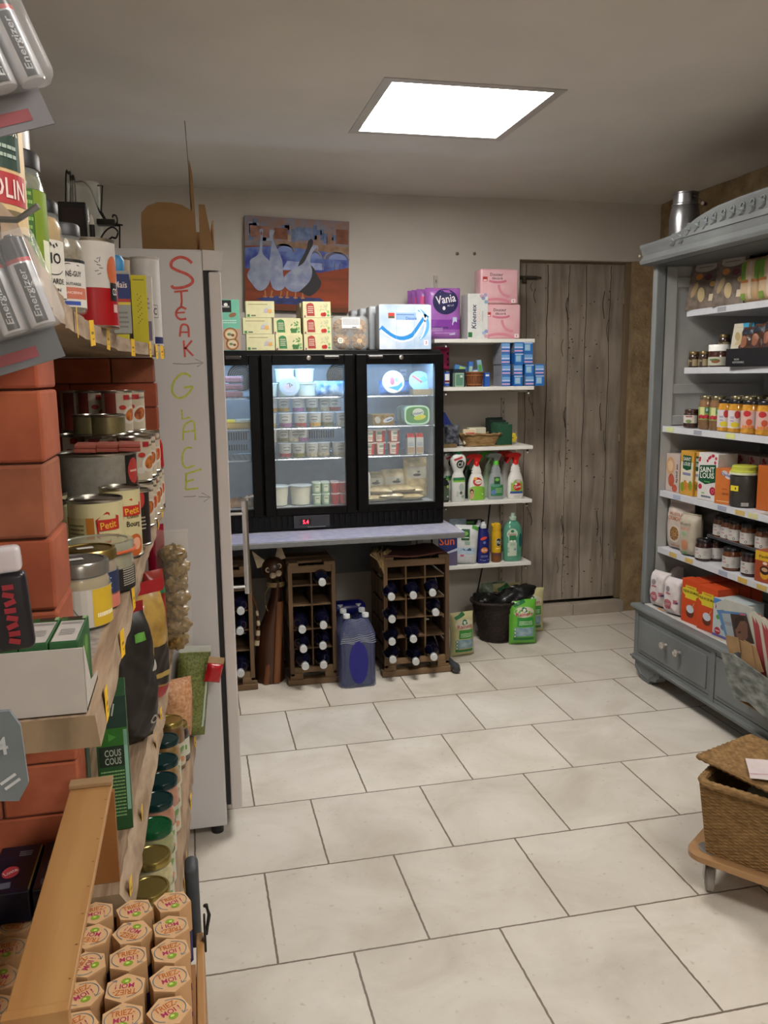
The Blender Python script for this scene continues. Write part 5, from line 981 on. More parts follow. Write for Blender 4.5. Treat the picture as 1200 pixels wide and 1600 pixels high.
pou('cream refill pouch against the wall, behind the dark basket', 790, 980, 4.50, .16, .27, CRP, rain('', '', '#3f8f3c'), .0, 24)
pou('pale refill pouch with green flaps, leftmost against the wall', 770, 980, 4.54, .15, .27, pm('#8fa08c', rough=.3, col2='#2f5f3c', scale=24), None, .1, 25)
wb_ = thing('wicker_basket', 'dark brown wicker basket holding black bags on the floor under the shelves', 'basket', (1.625, 4.32, 0))
DW_ = pm('#2b1d18', rough=.6, col2='#150d0b', scale=60, stretch=(.5, .5, 4), bump=.7)
b = MB()
def wkr(a, c):
    ang = 2*PI*a; k = .088+.045*c+.004*math.cos(ang*26)*math.cos(c*PI*14); return (k*1.1*math.cos(ang), k*.9*math.sin(ang), .003+.225*c)
b.grid(wkr, 104, 30, DW_); b.lathe([(.09, .002), (.09, .008), (0, .008)], DW_, 20); b.build('woven_wall', wb_)
MB().tube([(.138*1.1*math.cos(a*PI/20), .122*math.sin(a*PI/20), .23+.003*math.sin(a*3)) for a in range(40)], .009, DW_, 8, True).build('rim', wb_)
BB = pm('#08080a', rough=.35, var=.2, bump=.4, scale=40, coat=.2)
def blob(rx, ry, rz, seed, amp=.12):
    rnd = random.Random(seed); ph = [rnd.uniform(0, 6) for _ in range(8)]; n, k = 26, 16; vs = []
    for j in range(k+1):
        for i in range(n):
            t_, p_ = PI*j/k, 2*PI*i/n; r = 1+amp*(math.sin(3*p_+ph[0]+2*t_)*math.sin(2*t_+ph[1])+.6*math.sin(7*p_+ph[2])*math.sin(5*t_+ph[3]))
            vs.append((rx*r*math.sin(t_)*math.cos(p_), ry*r*math.sin(t_)*math.sin(p_), rz*r*math.cos(t_)))
    return vs, [(j*n+i, (j+1)*n+i, (j+1)*n+(i+1) % n, j*n+(i+1) % n) for j in range(k) for i in range(n)]
for i, (x, y, z, r, rot, lab) in enumerate([(1.70, 4.27, .255, (.125, .07, .052), -.3, 'black plastic bag bulging over the right rim of the dark basket'), (1.555, 4.33, .225, (.075, .08, .04), .1, 'black plastic bag sunk in the left of the dark basket')]):
    vs, fs = blob(*r, i+1, .16); b = MB(); b.add(vs, fs, BB, True); o = tag(b.build('black_bag'), lab, 'bag'); place(o, (x, y, z), .1, 0, rot)
# ================================================================== LEFT SHELVING: planks on brick piers
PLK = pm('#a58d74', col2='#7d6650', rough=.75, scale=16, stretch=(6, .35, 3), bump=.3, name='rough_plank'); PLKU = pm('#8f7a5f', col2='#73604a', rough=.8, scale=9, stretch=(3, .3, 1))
PLKE = pm('#a8937c', col2='#7e6751', rough=.8, scale=22, stretch=(1, .4, 2), bump=.4)
def plank(lab, z, th, edge, lean=0, y0=None, y1=None):
    # edge: (y, x) of the front lip; a slab back to the wall with an uneven sawn front
    t = thing('shelf_plank', lab, 'shelf', (0, 0, 0), 0, 'rough wooden shelf planks on brick piers')
    ys = [edge[0][0]+(edge[-1][0]-edge[0][0])*i/40 for i in range(41)]
    def xe(y):
        for (a, p), (b_, q) in zip(edge, edge[1:]):
            if a <= y <= b_+1e-6:
                t_ = (y-a)/(b_-a); t_ = t_*t_*(3-2*t_) if lean == 9 else t_; return p+(q-p)*t_
        return edge[-1][1]
    rnd = random.Random(int(z*100)); w1 = [rnd.uniform(-.002, .002) for _ in ys]; w2 = [rnd.uniform(-.0015, .0015) for _ in ys]
    top = [(xe(y)+w1[i], y, z) for i, y in enumerate(ys)]; bot = [(xe(y)+w1[i]+(0 if lean == 9 else lean), y, z-th+w2[i]) for i, y in enumerate(ys)]
    n = len(ys); b = MB()
    bk = [(XL+.005, y, z) for y in ys]; bb = [(XL+.005, y, z-th) for y in ys]
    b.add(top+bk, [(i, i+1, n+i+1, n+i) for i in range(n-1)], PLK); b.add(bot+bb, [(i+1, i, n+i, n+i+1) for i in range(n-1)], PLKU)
    b.add(top+bot, [(i+1, i, n+i, n+i+1) for i in range(n-1)], PLKE, True)
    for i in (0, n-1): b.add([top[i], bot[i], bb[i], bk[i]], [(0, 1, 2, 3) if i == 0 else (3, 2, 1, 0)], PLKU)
    b.build('board', t); return xe
ZA, ZB, ZC, ZD = 1.562, 1.13, .70, .36
XA = plank('top rough plank with a curved front edge, carrying gherkin jars', ZA, .028, bez([(.45, -.085), (.6, -.095), (.8, -.113), (1.07, -.134), (1.4, -.143), (1.86, -.136), (2.25, -.092), (2.47, -.066)]), 0)
XB = plank('second rough plank from the top, carrying tins and terrine jars', ZB, .034, [(.88, -.113), (1.4, -.113), (1.8, -.110), (2.3, -.098), (2.56, -.092)], .004)
XC = plank('third rough plank, carrying the couscous box and pasta bags', ZC, .036, [(1.235, -.143), (1.55, -.136), (1.95, -.119), (2.56, -.108)], .022)
XD = plank('lowest rough plank, carrying vegetable jars with green lids', ZD, .036, [(1.2, -.085), (1.77, -.071), (2.3, -.053), (2.58, -.043)], .006)
BR = [pm(c, col2=c2, rough=.85, scale=14, bump=.3) for c, c2 in (('#a5583a', '#8c452c'), ('#9a5a3f', '#7c4630'), ('#ad6144', '#93492f'), ('#a05037', '#86402a'))]; MORT = pm('#5d3a2b', rough=.9)
def pier(lab, y0, y1, x0, z0, z1, h, seed):
    rnd = random.Random(seed); b = MB(); z = z0; k = 0
    b.box(XL+.02, y0+.006, z0, x0-.006, y1-.006, z1, MORT)
    while z < z1-.004:
        zz = min(z1, z+h*rnd.uniform(.97, 1.03)); xb = [x0, x0-.225, x0-.45] if k % 2 == 0 else [x0, x0-.115, x0-.34, x0-.5]
        xb = [x for x in xb if x > XL+.03]+[XL+.01]
        for i in range(len(xb)-1): o = rnd.uniform(-.0025, .0025); b.box(xb[i+1]+.0015, y0+o, z+.0012, xb[i]-(0 if i == 0 else .0015)+(o if i == 0 else 0), y1+o, zz-.0012, BR[rnd.randrange(4)], .0035)
        z = zz; k += 1
    return tag(b.build('brick_pier'), lab, 'brick pier', 'terracotta brick piers of the left shelving')
pier('near brick pier between the second and the top plank', 1.0, 1.12, -.163, ZB+.0005, ZA-.029, .0845, 1)
pier('near brick pier standing on the third plank, behind the navy packs', 1.34, 1.43, -.205, ZC+.0005, ZB-.0355, .085, 2)
pier('far brick pier between second and top plank, next to the freezer', 2.44, 2.54, -.095, ZB+.0005, ZA-.029, .067, 3)
pier('far brick pier between third and second plank, next to the freezer', 2.46, 2.56, -.2, ZC+.0005, ZB-.0355, .075, 4)
pier('far brick pier between lowest and third plank, next to the freezer', 2.47, 2.57, -.3, ZD+.0005, ZC-.0375, .075, 5)
pier('far brick pier on the floor, next to the freezer', 2.47, 2.57, -.2, 0.0005, ZD-.037, .075, 6)
pier('near brick pier under the lowest plank', 1.5, 1.59, -.2, 0.0005, ZD-.037, .075, 7)
pier('near brick pier between the lowest and third plank', 1.5, 1.59, -.3, ZD+.0005, ZC-.0375, .075, 8)
tag(MB().box(XL+.01, 1.5, ZA+.0003, -.16, 2.4, ZA+.0012, pm('#b7b2a8', rough=.6, col2='#8d8880', scale=60)).build('shelf_paper'), 'patterned paper lining on the top rough plank', 'shelf paper')
mb = MB(); mb.grid(lambda a, c: (XL+.02+(-.135-XL-.02)*a, .9+1.5*c, ZB+.0008+.0003*math.sin(a*60)), 10, 30, pm('#9a928a', rough=.6, col2='#77716a', scale=70)); tag(mb.build('shelf_paper'), 'crumpled patterned paper lining on the second rough plank', 'shelf paper')
# price tags on the front lips
YT = pm('#e3b416', rough=.5, var=.03); tagp = MB(); tagp.box(-.011, -.0006, -.019, .011, 0, .019, YT); tagp.rect(front(.0012), 0, 0, .012, .004, P('#7a6212'), 1); tagp.rect(front(.0012), .002, -.009, .008, .002, P('#7a6212'), 1)
tagp = tag(tagp.build('price_tag'), 'x', 'price tag')
def tags(xe, z, lean, ys, nm):
    for i, y in enumerate(ys):
        sl = (xe(y+.03)-xe(y-.03))/.06
        put(tagp, (xe(y)+lean+.0022, y, z-.015-.002*(i % 2)), PI/2-math.atan(sl)+random.uniform(-.25, .1), 'yellow price tag on the %s plank lip, %s from the near end' % (nm, ORD[i]), 'yellow price tags on the rough planks', ry=random.uniform(-.12, .12))
tags(XA, ZA, 0, (1.14, 1.36, 1.62, 2.0, 2.22, 2.32, 2.41), 'top')
tags(XB, ZB, .002, (.95, 1.18, 1.42, 2.2, 2.36), 'second')
tags(XC, ZC, .012, (1.27, 1.5, 1.82, 1.97, 2.15, 2.27, 2.36, 2.5), 'third')
tags(XD, ZD, .004, (1.72, 1.8, 1.9, 2.19, 2.56), 'lowest')
# ---------------------------------------------------------------- top plank goods
GH = pm('#5d5a1d', rough=.2, col2='#33340f', scale=26, coat=.7)
def corn(b, mp, z0, z1):
    b.rect(mp, .014, z1-.036, .05, .052, P('#2c4038'), 2); b.text(mp, 'CORNICHONS', .014, z1-.02, .046, .010, P('#d9d4c0'), 4); b.text(mp, 'AIGRE-DOUX', .014, z1-.034, .044, .009, P('#d9d4c0'), 4); smallprint(b, mp, .014, z1-.05, .038, .012, P('#9fb0a4'), 2, 4)
    b.ell(mp, -.005, z0+.046, .022, .012, P('#2e3c84'), 2, rot=-.3); b.rect(mp, .02, z0+.03, .05, .022, P('#a5343a'), 2); b.text(mp, 'POLIN', .02, z0+.03, .042, .014, P('#e3c9c4'), 4); b.rect(mp, .02, z0+.013, .04, .004, P('#6e6048'), 2)
place(jar('big gherkin jar with a beige label at the near end of the top plank', .046, .215, GH, BLACK, corn, None, '#c2a87c', (.1, .62), fine=True, sweep=1.3), (-.160, .705, ZA+.0012), .5)
def greenl(b, mp, z0, z1): b.rect(mp, .022, (z0+z1)/2, .022, z1-z0-.001, P('#6f8628'), 2); smallprint(b, mp, -.008, (z0+z1)/2+.01, .036, .06, P('#7fa556'), 8, 3, 5); b.rect(mp, .026, z0+.02, .012, .035, P('#c9cdb4'), 3)
place(jar('gherkin jar with a plain green label and black lid on the top plank', .0345, .123, GH, BLACK, greenl, None, '#3a6424', (.05, .80), fine=True, lidh=.014, sweep=1.4), (-.160, .885, ZA+.0012), .55)
place(can('tall white tin behind the green-labelled gherkin jar', .048, .197, '#c4bfba', lambda b, mp: smallprint(b, mp, .02, .12, .03, .05, P('#77706c'), 5, 1, 6)), (-.206, 1.03, ZA+.0012), .3)
MUS = pm('#a68137', rough=.35, var=.1, coat=.5)
def must(b, mp, z0, z1): b.text(mp, 'BIO', .008, z1-.02, .022, .012, BLACK, 3); b.stroke(mp, arc(.008, z1-.03, .014, .008, 200, 340, 8), .001, BLACK, 3); b.text(mp, 'MOUTARDE', .004, z0+.018, .036, .006, BLACK, 3); b.text(mp, 'DIJON', .006, z0+.008, .02, .005, BLACK, 3); [b.rect(mp, .006+.004*k, z1-.005-.002*(k % 2), .0016, .004, BLACK, 3, .5) for k in range(-2, 3)]
place(jar('mustard jar with a white label and black lid on the top plank', .0295, .112, MUS, BLACK, must, None, '#c9c5bc', (.05, .68), fine=True, sweep=1.3), (-.164, 1.055, ZA+.0012), .5)
def rene(b, mp, z0, z1): b.rect(mp, 0, z1-.002, .07, .004, BLACK, 2); b.text(mp, 'RENÉ-GUY', .004, z1-.018, .03, .009, BLACK, 3); b.stroke(mp, [(-.012, z1-.008), (.0, z1-.006), (.016, z1-.008)], .001, BLACK, 3); b.text(mp, 'MOUTARDE', .004, z1-.032, .028, .004, P('#555555'), 3); b.rect(mp, .0, z0+.018, .06, .015, P('#bb6b55'), 2); b.text(mp, 'À L\'ANCIENNE', .002, z0+.019, .034, .004, P('#e3cfc6'), 3); b.rect(mp, .004, z0+.005, .022, .005, P('#2f4a9c'), 3)
place(jar('grainy mustard jar with white and terracotta label on the top plank', .031, .117, pm('#76603a', rough=.4, col2='#4f3c1e', scale=160, coat=.5), P('#2b2b2f'), rene, None, '#c9c5bf', (.08, .68), fine=True, lidh=.014, sweep=1.4), (-.163, 1.235, ZA+.0012), .45)
def bigcan(b, mp):
    b.rect(Map(mp.fn, 40), 0, .034, .26, .067, P('#9c1017', rough=.3), 1); [b.rect(mp, -.028+.003*(k % 2), .118-.007*k, .018-.004*(k % 3), .0016, P('#77706c'), 2) for k in range(7)]; b.stroke(mp, [(.012, .115), (.018, .118), (.016, .11)], .0014, P('#4a4a4a'), 2); [b.rect(mp, .015+.004*(k % 3-1), .110-.005*k, .007, .0012, P('#555555'), 2, .2*(k-2)) for k in range(5)]
    b.ell(mp, .044, .098, .014, .024, P('#c0623a'), 2); b.rect(mp, .044, .062, .018, .03, P('#15151a'), 3); b.text(mp, 'CO', .045, .062, .012, .012, WHITE, 5); b.rect(mp, .046, .034, .012, .014, P('#c9a9a6'), 3)
place(can('big tin with white upper and red lower half on the top plank', .044, .150, '#c6c1bc', bigcan), (-.161, 1.59, ZA+.0012), .1)
o = carton('stock_box', 'green and yellow box leaning behind the mustard jars on the top plank', 'box', .055, .03, .12, '#c9a722', lambda b, fm, w_, d, h: (b.rect(fm, 0, h*.84, w_, h*.31, P('#1c6a3c'), 1), smallprint(b, fm, 0, h*.4, w_*.8, h*.45, P('#7a6a1c'), 5, 1))); place(o, (-.235, 1.50, ZA+.092), .2, 0, -.35)
tag(MB().box(-.30, 1.42, ZA+.0015, -.225, 1.58, ZA+.088, P('#6d5a40'), .002).build('flat_carton'), 'brown carton hidden under the leaning green and yellow box', 'box')
def maiz(b, fm, w_, d, h): b.rect(fm, 0, h*.75, w_, h*.4, P('#1d2c62'), 1); b.text(fm, 'Maïs', 0, h*.78, w_*.7, .012, P('#d9c9c0'), 3); b.rect(fm, 0, h*.53, w_, h*.05, P('#a83226'), 2); b.rect(fm, 0, h*.48, w_, h*.04, P('#cfb73a'), 2); smallprint(b, fm, 0, h*.22, w_*.7, h*.3, P('#6f6f6a'), 4, 1)
place(carton('starch_box', 'small grey and blue box beside the red and white tin', 'box', .034, .04, .118, '#8f8f8a', maiz), (-.124, 1.76, ZA+.0012), .1)
YB1 = lambda b, fm, w_, d, h: ([b.rect(fm, (k%3-1)*.004, h*(.3+.028*k), .0025, h*.02, P('#7c7418'), 2) for k in range(16)], b.rect(fm, 0, h*.93, w_*.7, .003, P('#8d8420'), 1))
place(carton('yellow_box', 'left narrow yellow box standing at the far end of the top plank', 'box', .026, .06, .135, '#c6bc2c', YB1, 'yellow boxes'), (-.142, 2.02, ZA+.0012), .05)
place(carton('yellow_box', 'right narrow yellow box standing at the far end of the top plank', 'box', .038, .06, .168, '#c8bd24', YB1, 'yellow boxes'), (-.116, 2.28, ZA+.0012), .05)
place(carton('white_box', 'white and lilac box behind the right yellow box on the top plank', 'box', .045, .04, .175, '#c4bfc4', lambda b, fm, w_, d, h: (b.rect(fm, .012, h*.2, .012, .05, P('#6f6690'), 1), smallprint(b, fm, 0, h*.6, w_*.7, h*.2, P('#8d8898'), 3, 1))), (-.108, 2.345, ZA+.0012), 0)
def canis(b, mp): b.rect(mp, -.012, .165, .03, .012, P('#242a5c'), 1); b.rect(mp, -.006, .145, .034, .05, P('#b9b6c4'), 1); smallprint(b, mp, -.006, .145, .028, .03, P('#4a4a70'), 4, 2); b.rect(mp, .024, .09, .02, .034, BLACK, 1); b.rect(mp, .024, .09, .0175, .0315, P('#c9c6c2'), 2); b.text(mp, 'C', .024, .09, .01, .018, BLACK, 4); b.rect(Map(mp.fn, 30), 0, .012, .2, .022, P('#242a5c'), 1)
place(can('tall white paper canister at the far end of the top plank', .039, .232, '#c9c6c3', canis, None, 'canister', 'paper_canister', P('#b9b4ae')), (-.105, 2.425, ZA+.0012), 0)
place(can('beige tin with red handwritten-style name behind the narrow yellow boxes', .034, .222, '#b3a48f', lambda b, mp: b.text(mp, 'Chicorée', .006, .17, .045, .02, P('#8f2f26'), 2, .15)), (-.172, 2.36, ZA+.0012), 0)
o = MB(); o.lathe([(.016, 0), (.018, .02), (.012, .03), (0, .031)], P('#2f7fb5'), 14); tag(o.build('blue_stopper'), 'small blue cap-like item on the grey and blue box', 'cap').location = (-.131, 1.76, ZA+.1195)
# ironwork, frame and candle on the freezer
IRON = pm('#2c2824', rough=.6, metal=.5)
cs = thing('iron_scroll_stand', 'wrought-iron scroll stand with a glass cylinder on top of the freezer', 'candle holder', (0, 0, 0))
def sp(pts, r=.003): return [tuple(atY(u, v, 2.86)) for u, v in pts]
b = MB()
for pts in ([(103, 392), (103, 276), (107, 272), (110, 278), (110, 392)], [(116, 392), (113, 280), (118, 284), (130, 284), (142, 296), (150, 318), (160, 338), (172, 350), (188, 353)], [(122, 392), (117, 290), (112, 275)], [(152, 345), (192, 352)], [(187, 388), (187, 352)], [(155, 388), (158, 372), (166, 360), (176, 355), (184, 362), (181, 372), (174, 370)], [(164, 378), (175, 371), (182, 372)], [(176, 340), (177, 336), (182, 338), (183, 348), (178, 352)], [(152, 290), (160, 290), (158, 330), (168, 348)]): b.tube(sp(bez(pts, 5) if len(pts) > 4 else pts), .0028, IRON, 6)
b.box(*(lambda a, c: (a.x, 2.84, a.z, c.x, 2.88, c.z))(atY(152, 352, 2.86), atY(180, 344, 2.86)), IRON, .002); b.build('scrollwork', cs)
p = atY(137, 390, 2.88); MB().lathe([(.04, .0), (.048, .002), (.048, .23), (.0475, .23), (.0475, .003), (0, .003)], film('#d9dcd4', .16, .05), 28, T(p.x, 2.88, 1.8462)).build('glass_cylinder', cs)
o = MB(); p = atY(146, 390, 2.75); o.lathe([(.008, 0), (.008, .085)], P('#17161a'), 14); o.lathe([(.0075, .085), (.006, .10), (.002, .114), (0, .116)], P('#dcd8d2'), 14); tag(o.build('candle'), 'black candle with a white tip standing on the freezer', 'candle').location = (p.x, 2.75, 1.8462)
a, c = atY(95, 392, 2.78), atY(134, 316, 2.78); o = thing('picture_frame', 'dark framed panel standing at the left on the freezer', 'frame', (0, 0, 0)); b = MB(); b.box(a.x, 2.775, 1.847, c.x, 2.79, c.z, P('#15110f'), .004); b.build('frame', o); MB().box(a.x+.01, 2.7735, 1.857, c.x-.01, 2.775, c.z-.018, P('#2a1c18')).build('panel', o)
# ---------------------------------------------------------------- second plank goods
def wl(b, mp, z0, z1, c2, txt, c3): b.rect(mp, .03, (z0+z1)/2, .045, z1-z0-.001, P(c2), 2); smallprint(b, mp, .03, z0+.016, .034, .014, P(c3), 1, 4, 3)
CL = P('#8f8c86', rough=.25, metal=.7)
def jarst(t, r, h):       # small white sticker on a lid
    b = MB(); b.rect(topf(h), -.004, .0, .024, .014, P('#d4d0cc'), 1); b.build('lid_sticker', t)
t = jar('glass jar with yellow label and grey metal lid, nearest on the second plank', .043, .094, pm('#8f7a50', rough=.3, var=.15, coat=.5), CL, lambda b, mp, z0, z1: (wl(b, mp, z0, z1, '#c4a32a', 'TERRINE', '#e9ddb0'), b.stroke(mp, [(-.02, z0+.03), (-.012, z0+.018), (-.016, z0+.012)], .001, P('#555555'), 3)), None, '#b7b3ac', (.05, .75), fine=True, lidh=.017, neck=.96, sweep=1.5); jarst(t, .04, .094); place(t, (-.167, 1.228, ZB+.0018), .35)
t = jar('glass jar with navy and pink label and gold lid on the second plank', .042, .092, pm('#8a7050', rough=.3, var=.15, coat=.5), GOLDLID, lambda b, mp, z0, z1: (b.rect(mp, .02, z1-.018, .06, .036, P('#26304f'), 2), b.rect(mp, .02, z0+.01, .06, .022, P('#c0705f'), 2), [b.rect(mp, .014+.004*(k%3), z1-.004-.0026*k, .0035, .0016, P('#8fa6c4'), 4) for k in range(11)]), None, '#b9b5ac', (.05, .75), fine=True, lidh=.014, neck=.96, sweep=1.5); jarst(t, .04, .092); place(t, (-.163, 1.32, ZB+.0018), .35)
t = jar('wide clip-top terrine jar with orange rubber ring on the second plank', .058, .082, pm('#756b45', rough=.25, var=.2, coat=.5), pm('#9a9a86', rough=.1, alpha=.8, coat=.6), lambda b, mp, z0, z1: smallprint(b, mp, .035, (z0+z1)/2+.004, .034, .03, P('#b9b4a4'), 8, 3, 9), None, '#1d1a18', (.04, .6), fine=True, lidh=.016, neck=1.0, sweep=.9)
MB().tube([(.0605*math.cos(a*PI/20), .0605*math.sin(a*PI/20), .067) for a in range(40)], .0026, pm('#c4562f', rough=.5), 8, True).build('rubber_ring', t); place(t, (-.163, 1.435, ZB+.0018), .5)
def petit(b, mp, tall=False):
    z = .105 if tall else .098
    b.poly(mp, [(.002, z-.028), (.045, z-.022), (.045, z+.002), (.02, z+.012), (.0, z-.002)], P('#a8221c'), 2); b.rect(mp, .022, z-.012, .038, .020, P('#b5271e'), 3); b.text(mp, 'Petit', .022, z-.012, .03, .013, P('#e0b03a'), 5, .1)
    if tall: b.text(mp, 'Cuisiné', .024, .082, .028, .007, P('#5c4a30'), 3); b.text(mp, 'Bourg', .024, .066, .03, .014, P('#26221c'), 3); b.ell(mp, .026, .025, .018, .022, P('#b25a28'), 2); b.ell(mp, .028, .028, .01, .012, P('#d9a184'), 3)
    else: b.rect(mp, -.038, .055, .07, .09, P('#b5702a'), 1); b.rect(mp, -.038, .055, .042, .09, P('#b3a878'), 2); smallprint(b, mp, -.038, .06, .034, .06, P('#6f6440'), 8, 3, 2); b.text(mp, 'Petits pois', .024, .05, .03, .008, P('#a8421c'), 3)
place(can('tall cream tin with red badge and food picture, at the second plank lip', .0385, .138, '#c6bd92', lambda b, mp: petit(b, mp, True)), (-.144, 1.70, ZB+.0018), .1)
place(can('wide cream and orange tin with red badge on the second plank', .0486, .131, '#c6bd92', petit), (-.180, 1.60, ZB+.0018), .1)
place(can('cream tin with green band partly behind the near brick pier', .048, .118, '#b9b088', lambda b, mp: (b.rect(mp, .022, .06, .02, .1, P('#3f8f2c'), 1), b.ell(mp, .045, .06, .012, .02, P('#6a2a22'), 1))), (-.285, 1.66, ZB+.0018), .1)
place(can('cream tin at the back, left of the wide orange tin', .045, .118, '#b9b088', None), (-.30, 1.80, ZB+.0018), .1)
QU = pm('#8f8a80', rough=.45, col2='#7f7a71', scale=60)
def huge(b, mp): b.rect(mp, .115, .095, .05, .175, P('#191715'), 1); b.ell(mp, .118, .148, .021, .028, P('#a83430'), 2); smallprint(b, mp, .118, .148, .03, .01, P('#d8b0a4'), 1, 4); smallprint(b, mp, .116, .095, .03, .03, P('#a8a096'), 3, 3); b.rect(mp, .15, .07, .03, .12, P('#7a3a24'), 1)
place(can('very large tin with grey quilted label back on the second plank', .083, .188, QU, huge), (-.205, 1.925, ZB+.0018), -.25)
place(can('tin with a dark label between the very large tin and the plank lip', .036, .118, '#231c1a', lambda b, mp: (b.ell(mp, .01, .1, .014, .02, P('#a83430'), 1), smallprint(b, mp, .01, .05, .03, .03, P('#a8a096'), 4, 1))), (-.130, 1.805, ZB+.0018), .2)
FLAT = pm('#96493a', rough=.6, var=.08)
for k, x in enumerate((-.205, -.16, -.115)):
    b = MB(); b.box(-.024, -.05, 0, .022, .05, .0085, FLAT, .002); b.box(-.024, -.05, .0088, .022, .05, .016, FLAT, .002)
    place(tag(b.build('biscuit_pack'), '%s flat brick-red pack lying on the very large tin' % ORD[k], 'pack', 'flat brick-red packs on the very large tin'), (x-.02, 1.925, ZB+.1915), .05, 0, .04)
def food(seed):
    c = [('#b5692f', '#7a2e1c'), ('#a8342c', '#c98a4c'), ('#8a4a22', '#c9742f')][seed % 3]
    def a(b, mp): b.rect(mp, .008, .088, .018, .012, P('#a5262a'), 2); b.text(mp, 'Cassoulet', .026, .087, .026, .007, P('#3a3228'), 3); b.rect(mp, -.034, .055, .03, .1, P('#6a2a22'), 1); b.ell(mp, .018, .045, .024, .02, P('#c9c3b8'), 2, rot=.6); b.ell(mp, .019, .046, .018, .014, pm(c[0], col2=c[1], scale=90), 3, rot=.6); b.ell(mp, -.008, .028, .009, .008, P('#c4beb4'), 3, 10); b.ell(mp, -.004, .064, .009, .006, P('#a8261c'), 3, 10)
    return a
fc = [can('x', .0365, .104, '#b8ac98', food(k), None) for k in range(3)]
i = 0
for (x, y, z, lab) in [(-.132, 2.04, 0, 'nearest food tin of the front row on the second plank'), (-.128, 2.125, 0, 'second food tin of the front row on the second plank'), (-.124, 2.21, 0, 'third food tin of the front row on the second plank'), (-.120, 2.295, 0, 'fourth food tin of the front row on the second plank'), (-.118, 2.38, 0, 'farthest food tin of the front row on the second plank'), (-.132, 2.05, .1055, 'nearest food tin of the upper layer at the second plank lip'), (-.126, 2.15, .1055, 'second food tin of the upper layer at the second plank lip'), (-.120, 2.26, .1055, 'farthest food tin of the upper layer at the second plank lip'),
    (-.21, 2.10, 0, 'nearest food tin of the back row on the second plank'), (-.21, 2.19, 0, 'middle food tin of the back row on the second plank'), (-.21, 2.28, 0, 'farthest food tin of the back row on the second plank'), (-.215, 2.12, .1055, 'nearest food tin of the back upper layer'), (-.205, 2.22, .1055, 'middle food tin of the back upper layer'), (-.2, 2.32, .1055, 'farthest food tin of the back upper layer'),
    (-.178, 2.18, .211, 'food tin with a white bean picture on the topmost tin layer'), (-.152, 2.25, .211, 'food tin half behind its neighbour on the topmost tin layer'), (-.245, 2.26, .211, 'dark tin in the shade at the left of the topmost layer'), (-.29, 2.3, .211, 'farthest left tin in the shade on the topmost layer')]:
    put(fc[i % 3], (x, y, ZB+.0018+z), .25+.15*(i % 3), lab, 'food tins on the second plank'); i += 1
for k, (x, y) in enumerate([(-.30, 2.22), (-.30, 2.32), (-.25, 2.37)]):
    for q in range(2): put(fc[k], (x, y, ZB+.0018+.1055*q), .2, '%s tin, %s layer, in the dark back left of the second plank' % (ORD[k], ('lower', 'upper')[q]), 'tins in the shade at the back of the second plank')
for k, (x, y) in enumerate([(-.235, 2.12), (-.195, 2.10)]):
    t = can('%s low gold tin with a glass-like rim before the topmost tins' % ORD[k], .041, .05, pm('#857d5a', rough=.3, metal=.6, var=.15), None, 'low gold tins'); place(t, (x, y, ZB+.0018+.211))
rb = thing('sauce_bottle', 'small red squeeze bottle with red cap standing on the food tins', 'bottle', (-.098, 2.345, ZB+.0018+.1055)); b = MB(); b.lathe([(.016, 0), (.019, .004), (.018, .06), (.015, .075), (.009, .08)], P('#a81c1f', rough=.25), 18, sy=.75); mp = cyl(.0165); b.ell(mp, .0, .045, .01, .014, P('#5d4030'), 8, 10); b.ell(mp, .003, .018, .01, .01, P('#d0333a'), 8, 10); b.build('bottle', rb); MB().lathe([(.0085, .079), (.0085, .098), (0, .099)], RED, 14).build('cap', rb)
# near: white display carton of green boxes
wc = thing('display_carton', 'open white display carton holding three green tea boxes on the second plank', 'carton', (0, 0, 0)); b = MB(); WCM = pm('#b0aaa4', rough=.6, var=.03)
b.box(-.235, .885, ZB+.002, -.121, .888, ZB+.072, WCM); b.box(-.235, 1.035, ZB+.002, -.121, 1.038, ZB+.03, WCM) if 0 else None; b.box(-.235, .888, ZB+.002, -.121, .99, ZB+.005, WCM); b.box(-.235, .888, ZB+.002, -.232, .99, ZB+.072, WCM)
b.add([(-.121, .885, ZB+.002), (-.121, .99, ZB+.002), (-.121, .99, ZB+.012), (-.121, .93, ZB+.022), (-.121, .895, ZB+.072), (-.121, .885, ZB+.072)], [(0, 1, 2, 3, 4, 5)], WCM); b.build('carton', wc)
DG = P('#23542c')
for k in range(3):
    x = -.1405-.0295*k; mbx = MB(); mbx.box(-.0143, -.049, 0, .0143, .049, .0735, DG, .0012); tf = topf(.0735); mbx.rect(tf, 0, -.009, .0245, .076, P('#b5b2ae'), 1); mbx.rect(tf, 0, .02, .022, .008, P('#8d8a88'), 2); smallprint(mbx, tf, 0, -.014, .016, .024, P('#7c7a78'), 4, 2, 3+k); mbx.rect(tf, .002, .041, .018, .012, P('#33261f'), 1); mbx.rect(tf, .011, .041, .004, .012, P('#8fae7c'), 2)
    sd = sideR(.0286); mbx.ell(sd, 0, .04, .03, .025, P('#3f6a2e'), 1); mbx.ell(sd, .01, .052, .014, .01, P('#5a8a3c'), 2); mbx.rect(sd, -.02, .02, .03, .012, P('#1c3a1f'), 2)
    place(tag(mbx.build('tea_box'), '%s green tea box from the right in the white display carton' % ORD[k], 'tea box', 'green tea boxes in the white display carton'), (x, .9385, ZB+.0055))
o = carton('pale_box', 'pale pinkish box standing before the near brick pier', 'box', .05, .012, .062, '#b3a29c', None); place(o, (-.213, .982, ZB+.055), .05, .1)
tag(MB().box(-.26, .995, ZB+.002, -.2, .999, ZB+.055, P('#b8aca6')).build('card_flap'), 'pale card flap under the pale pinkish box', 'card')
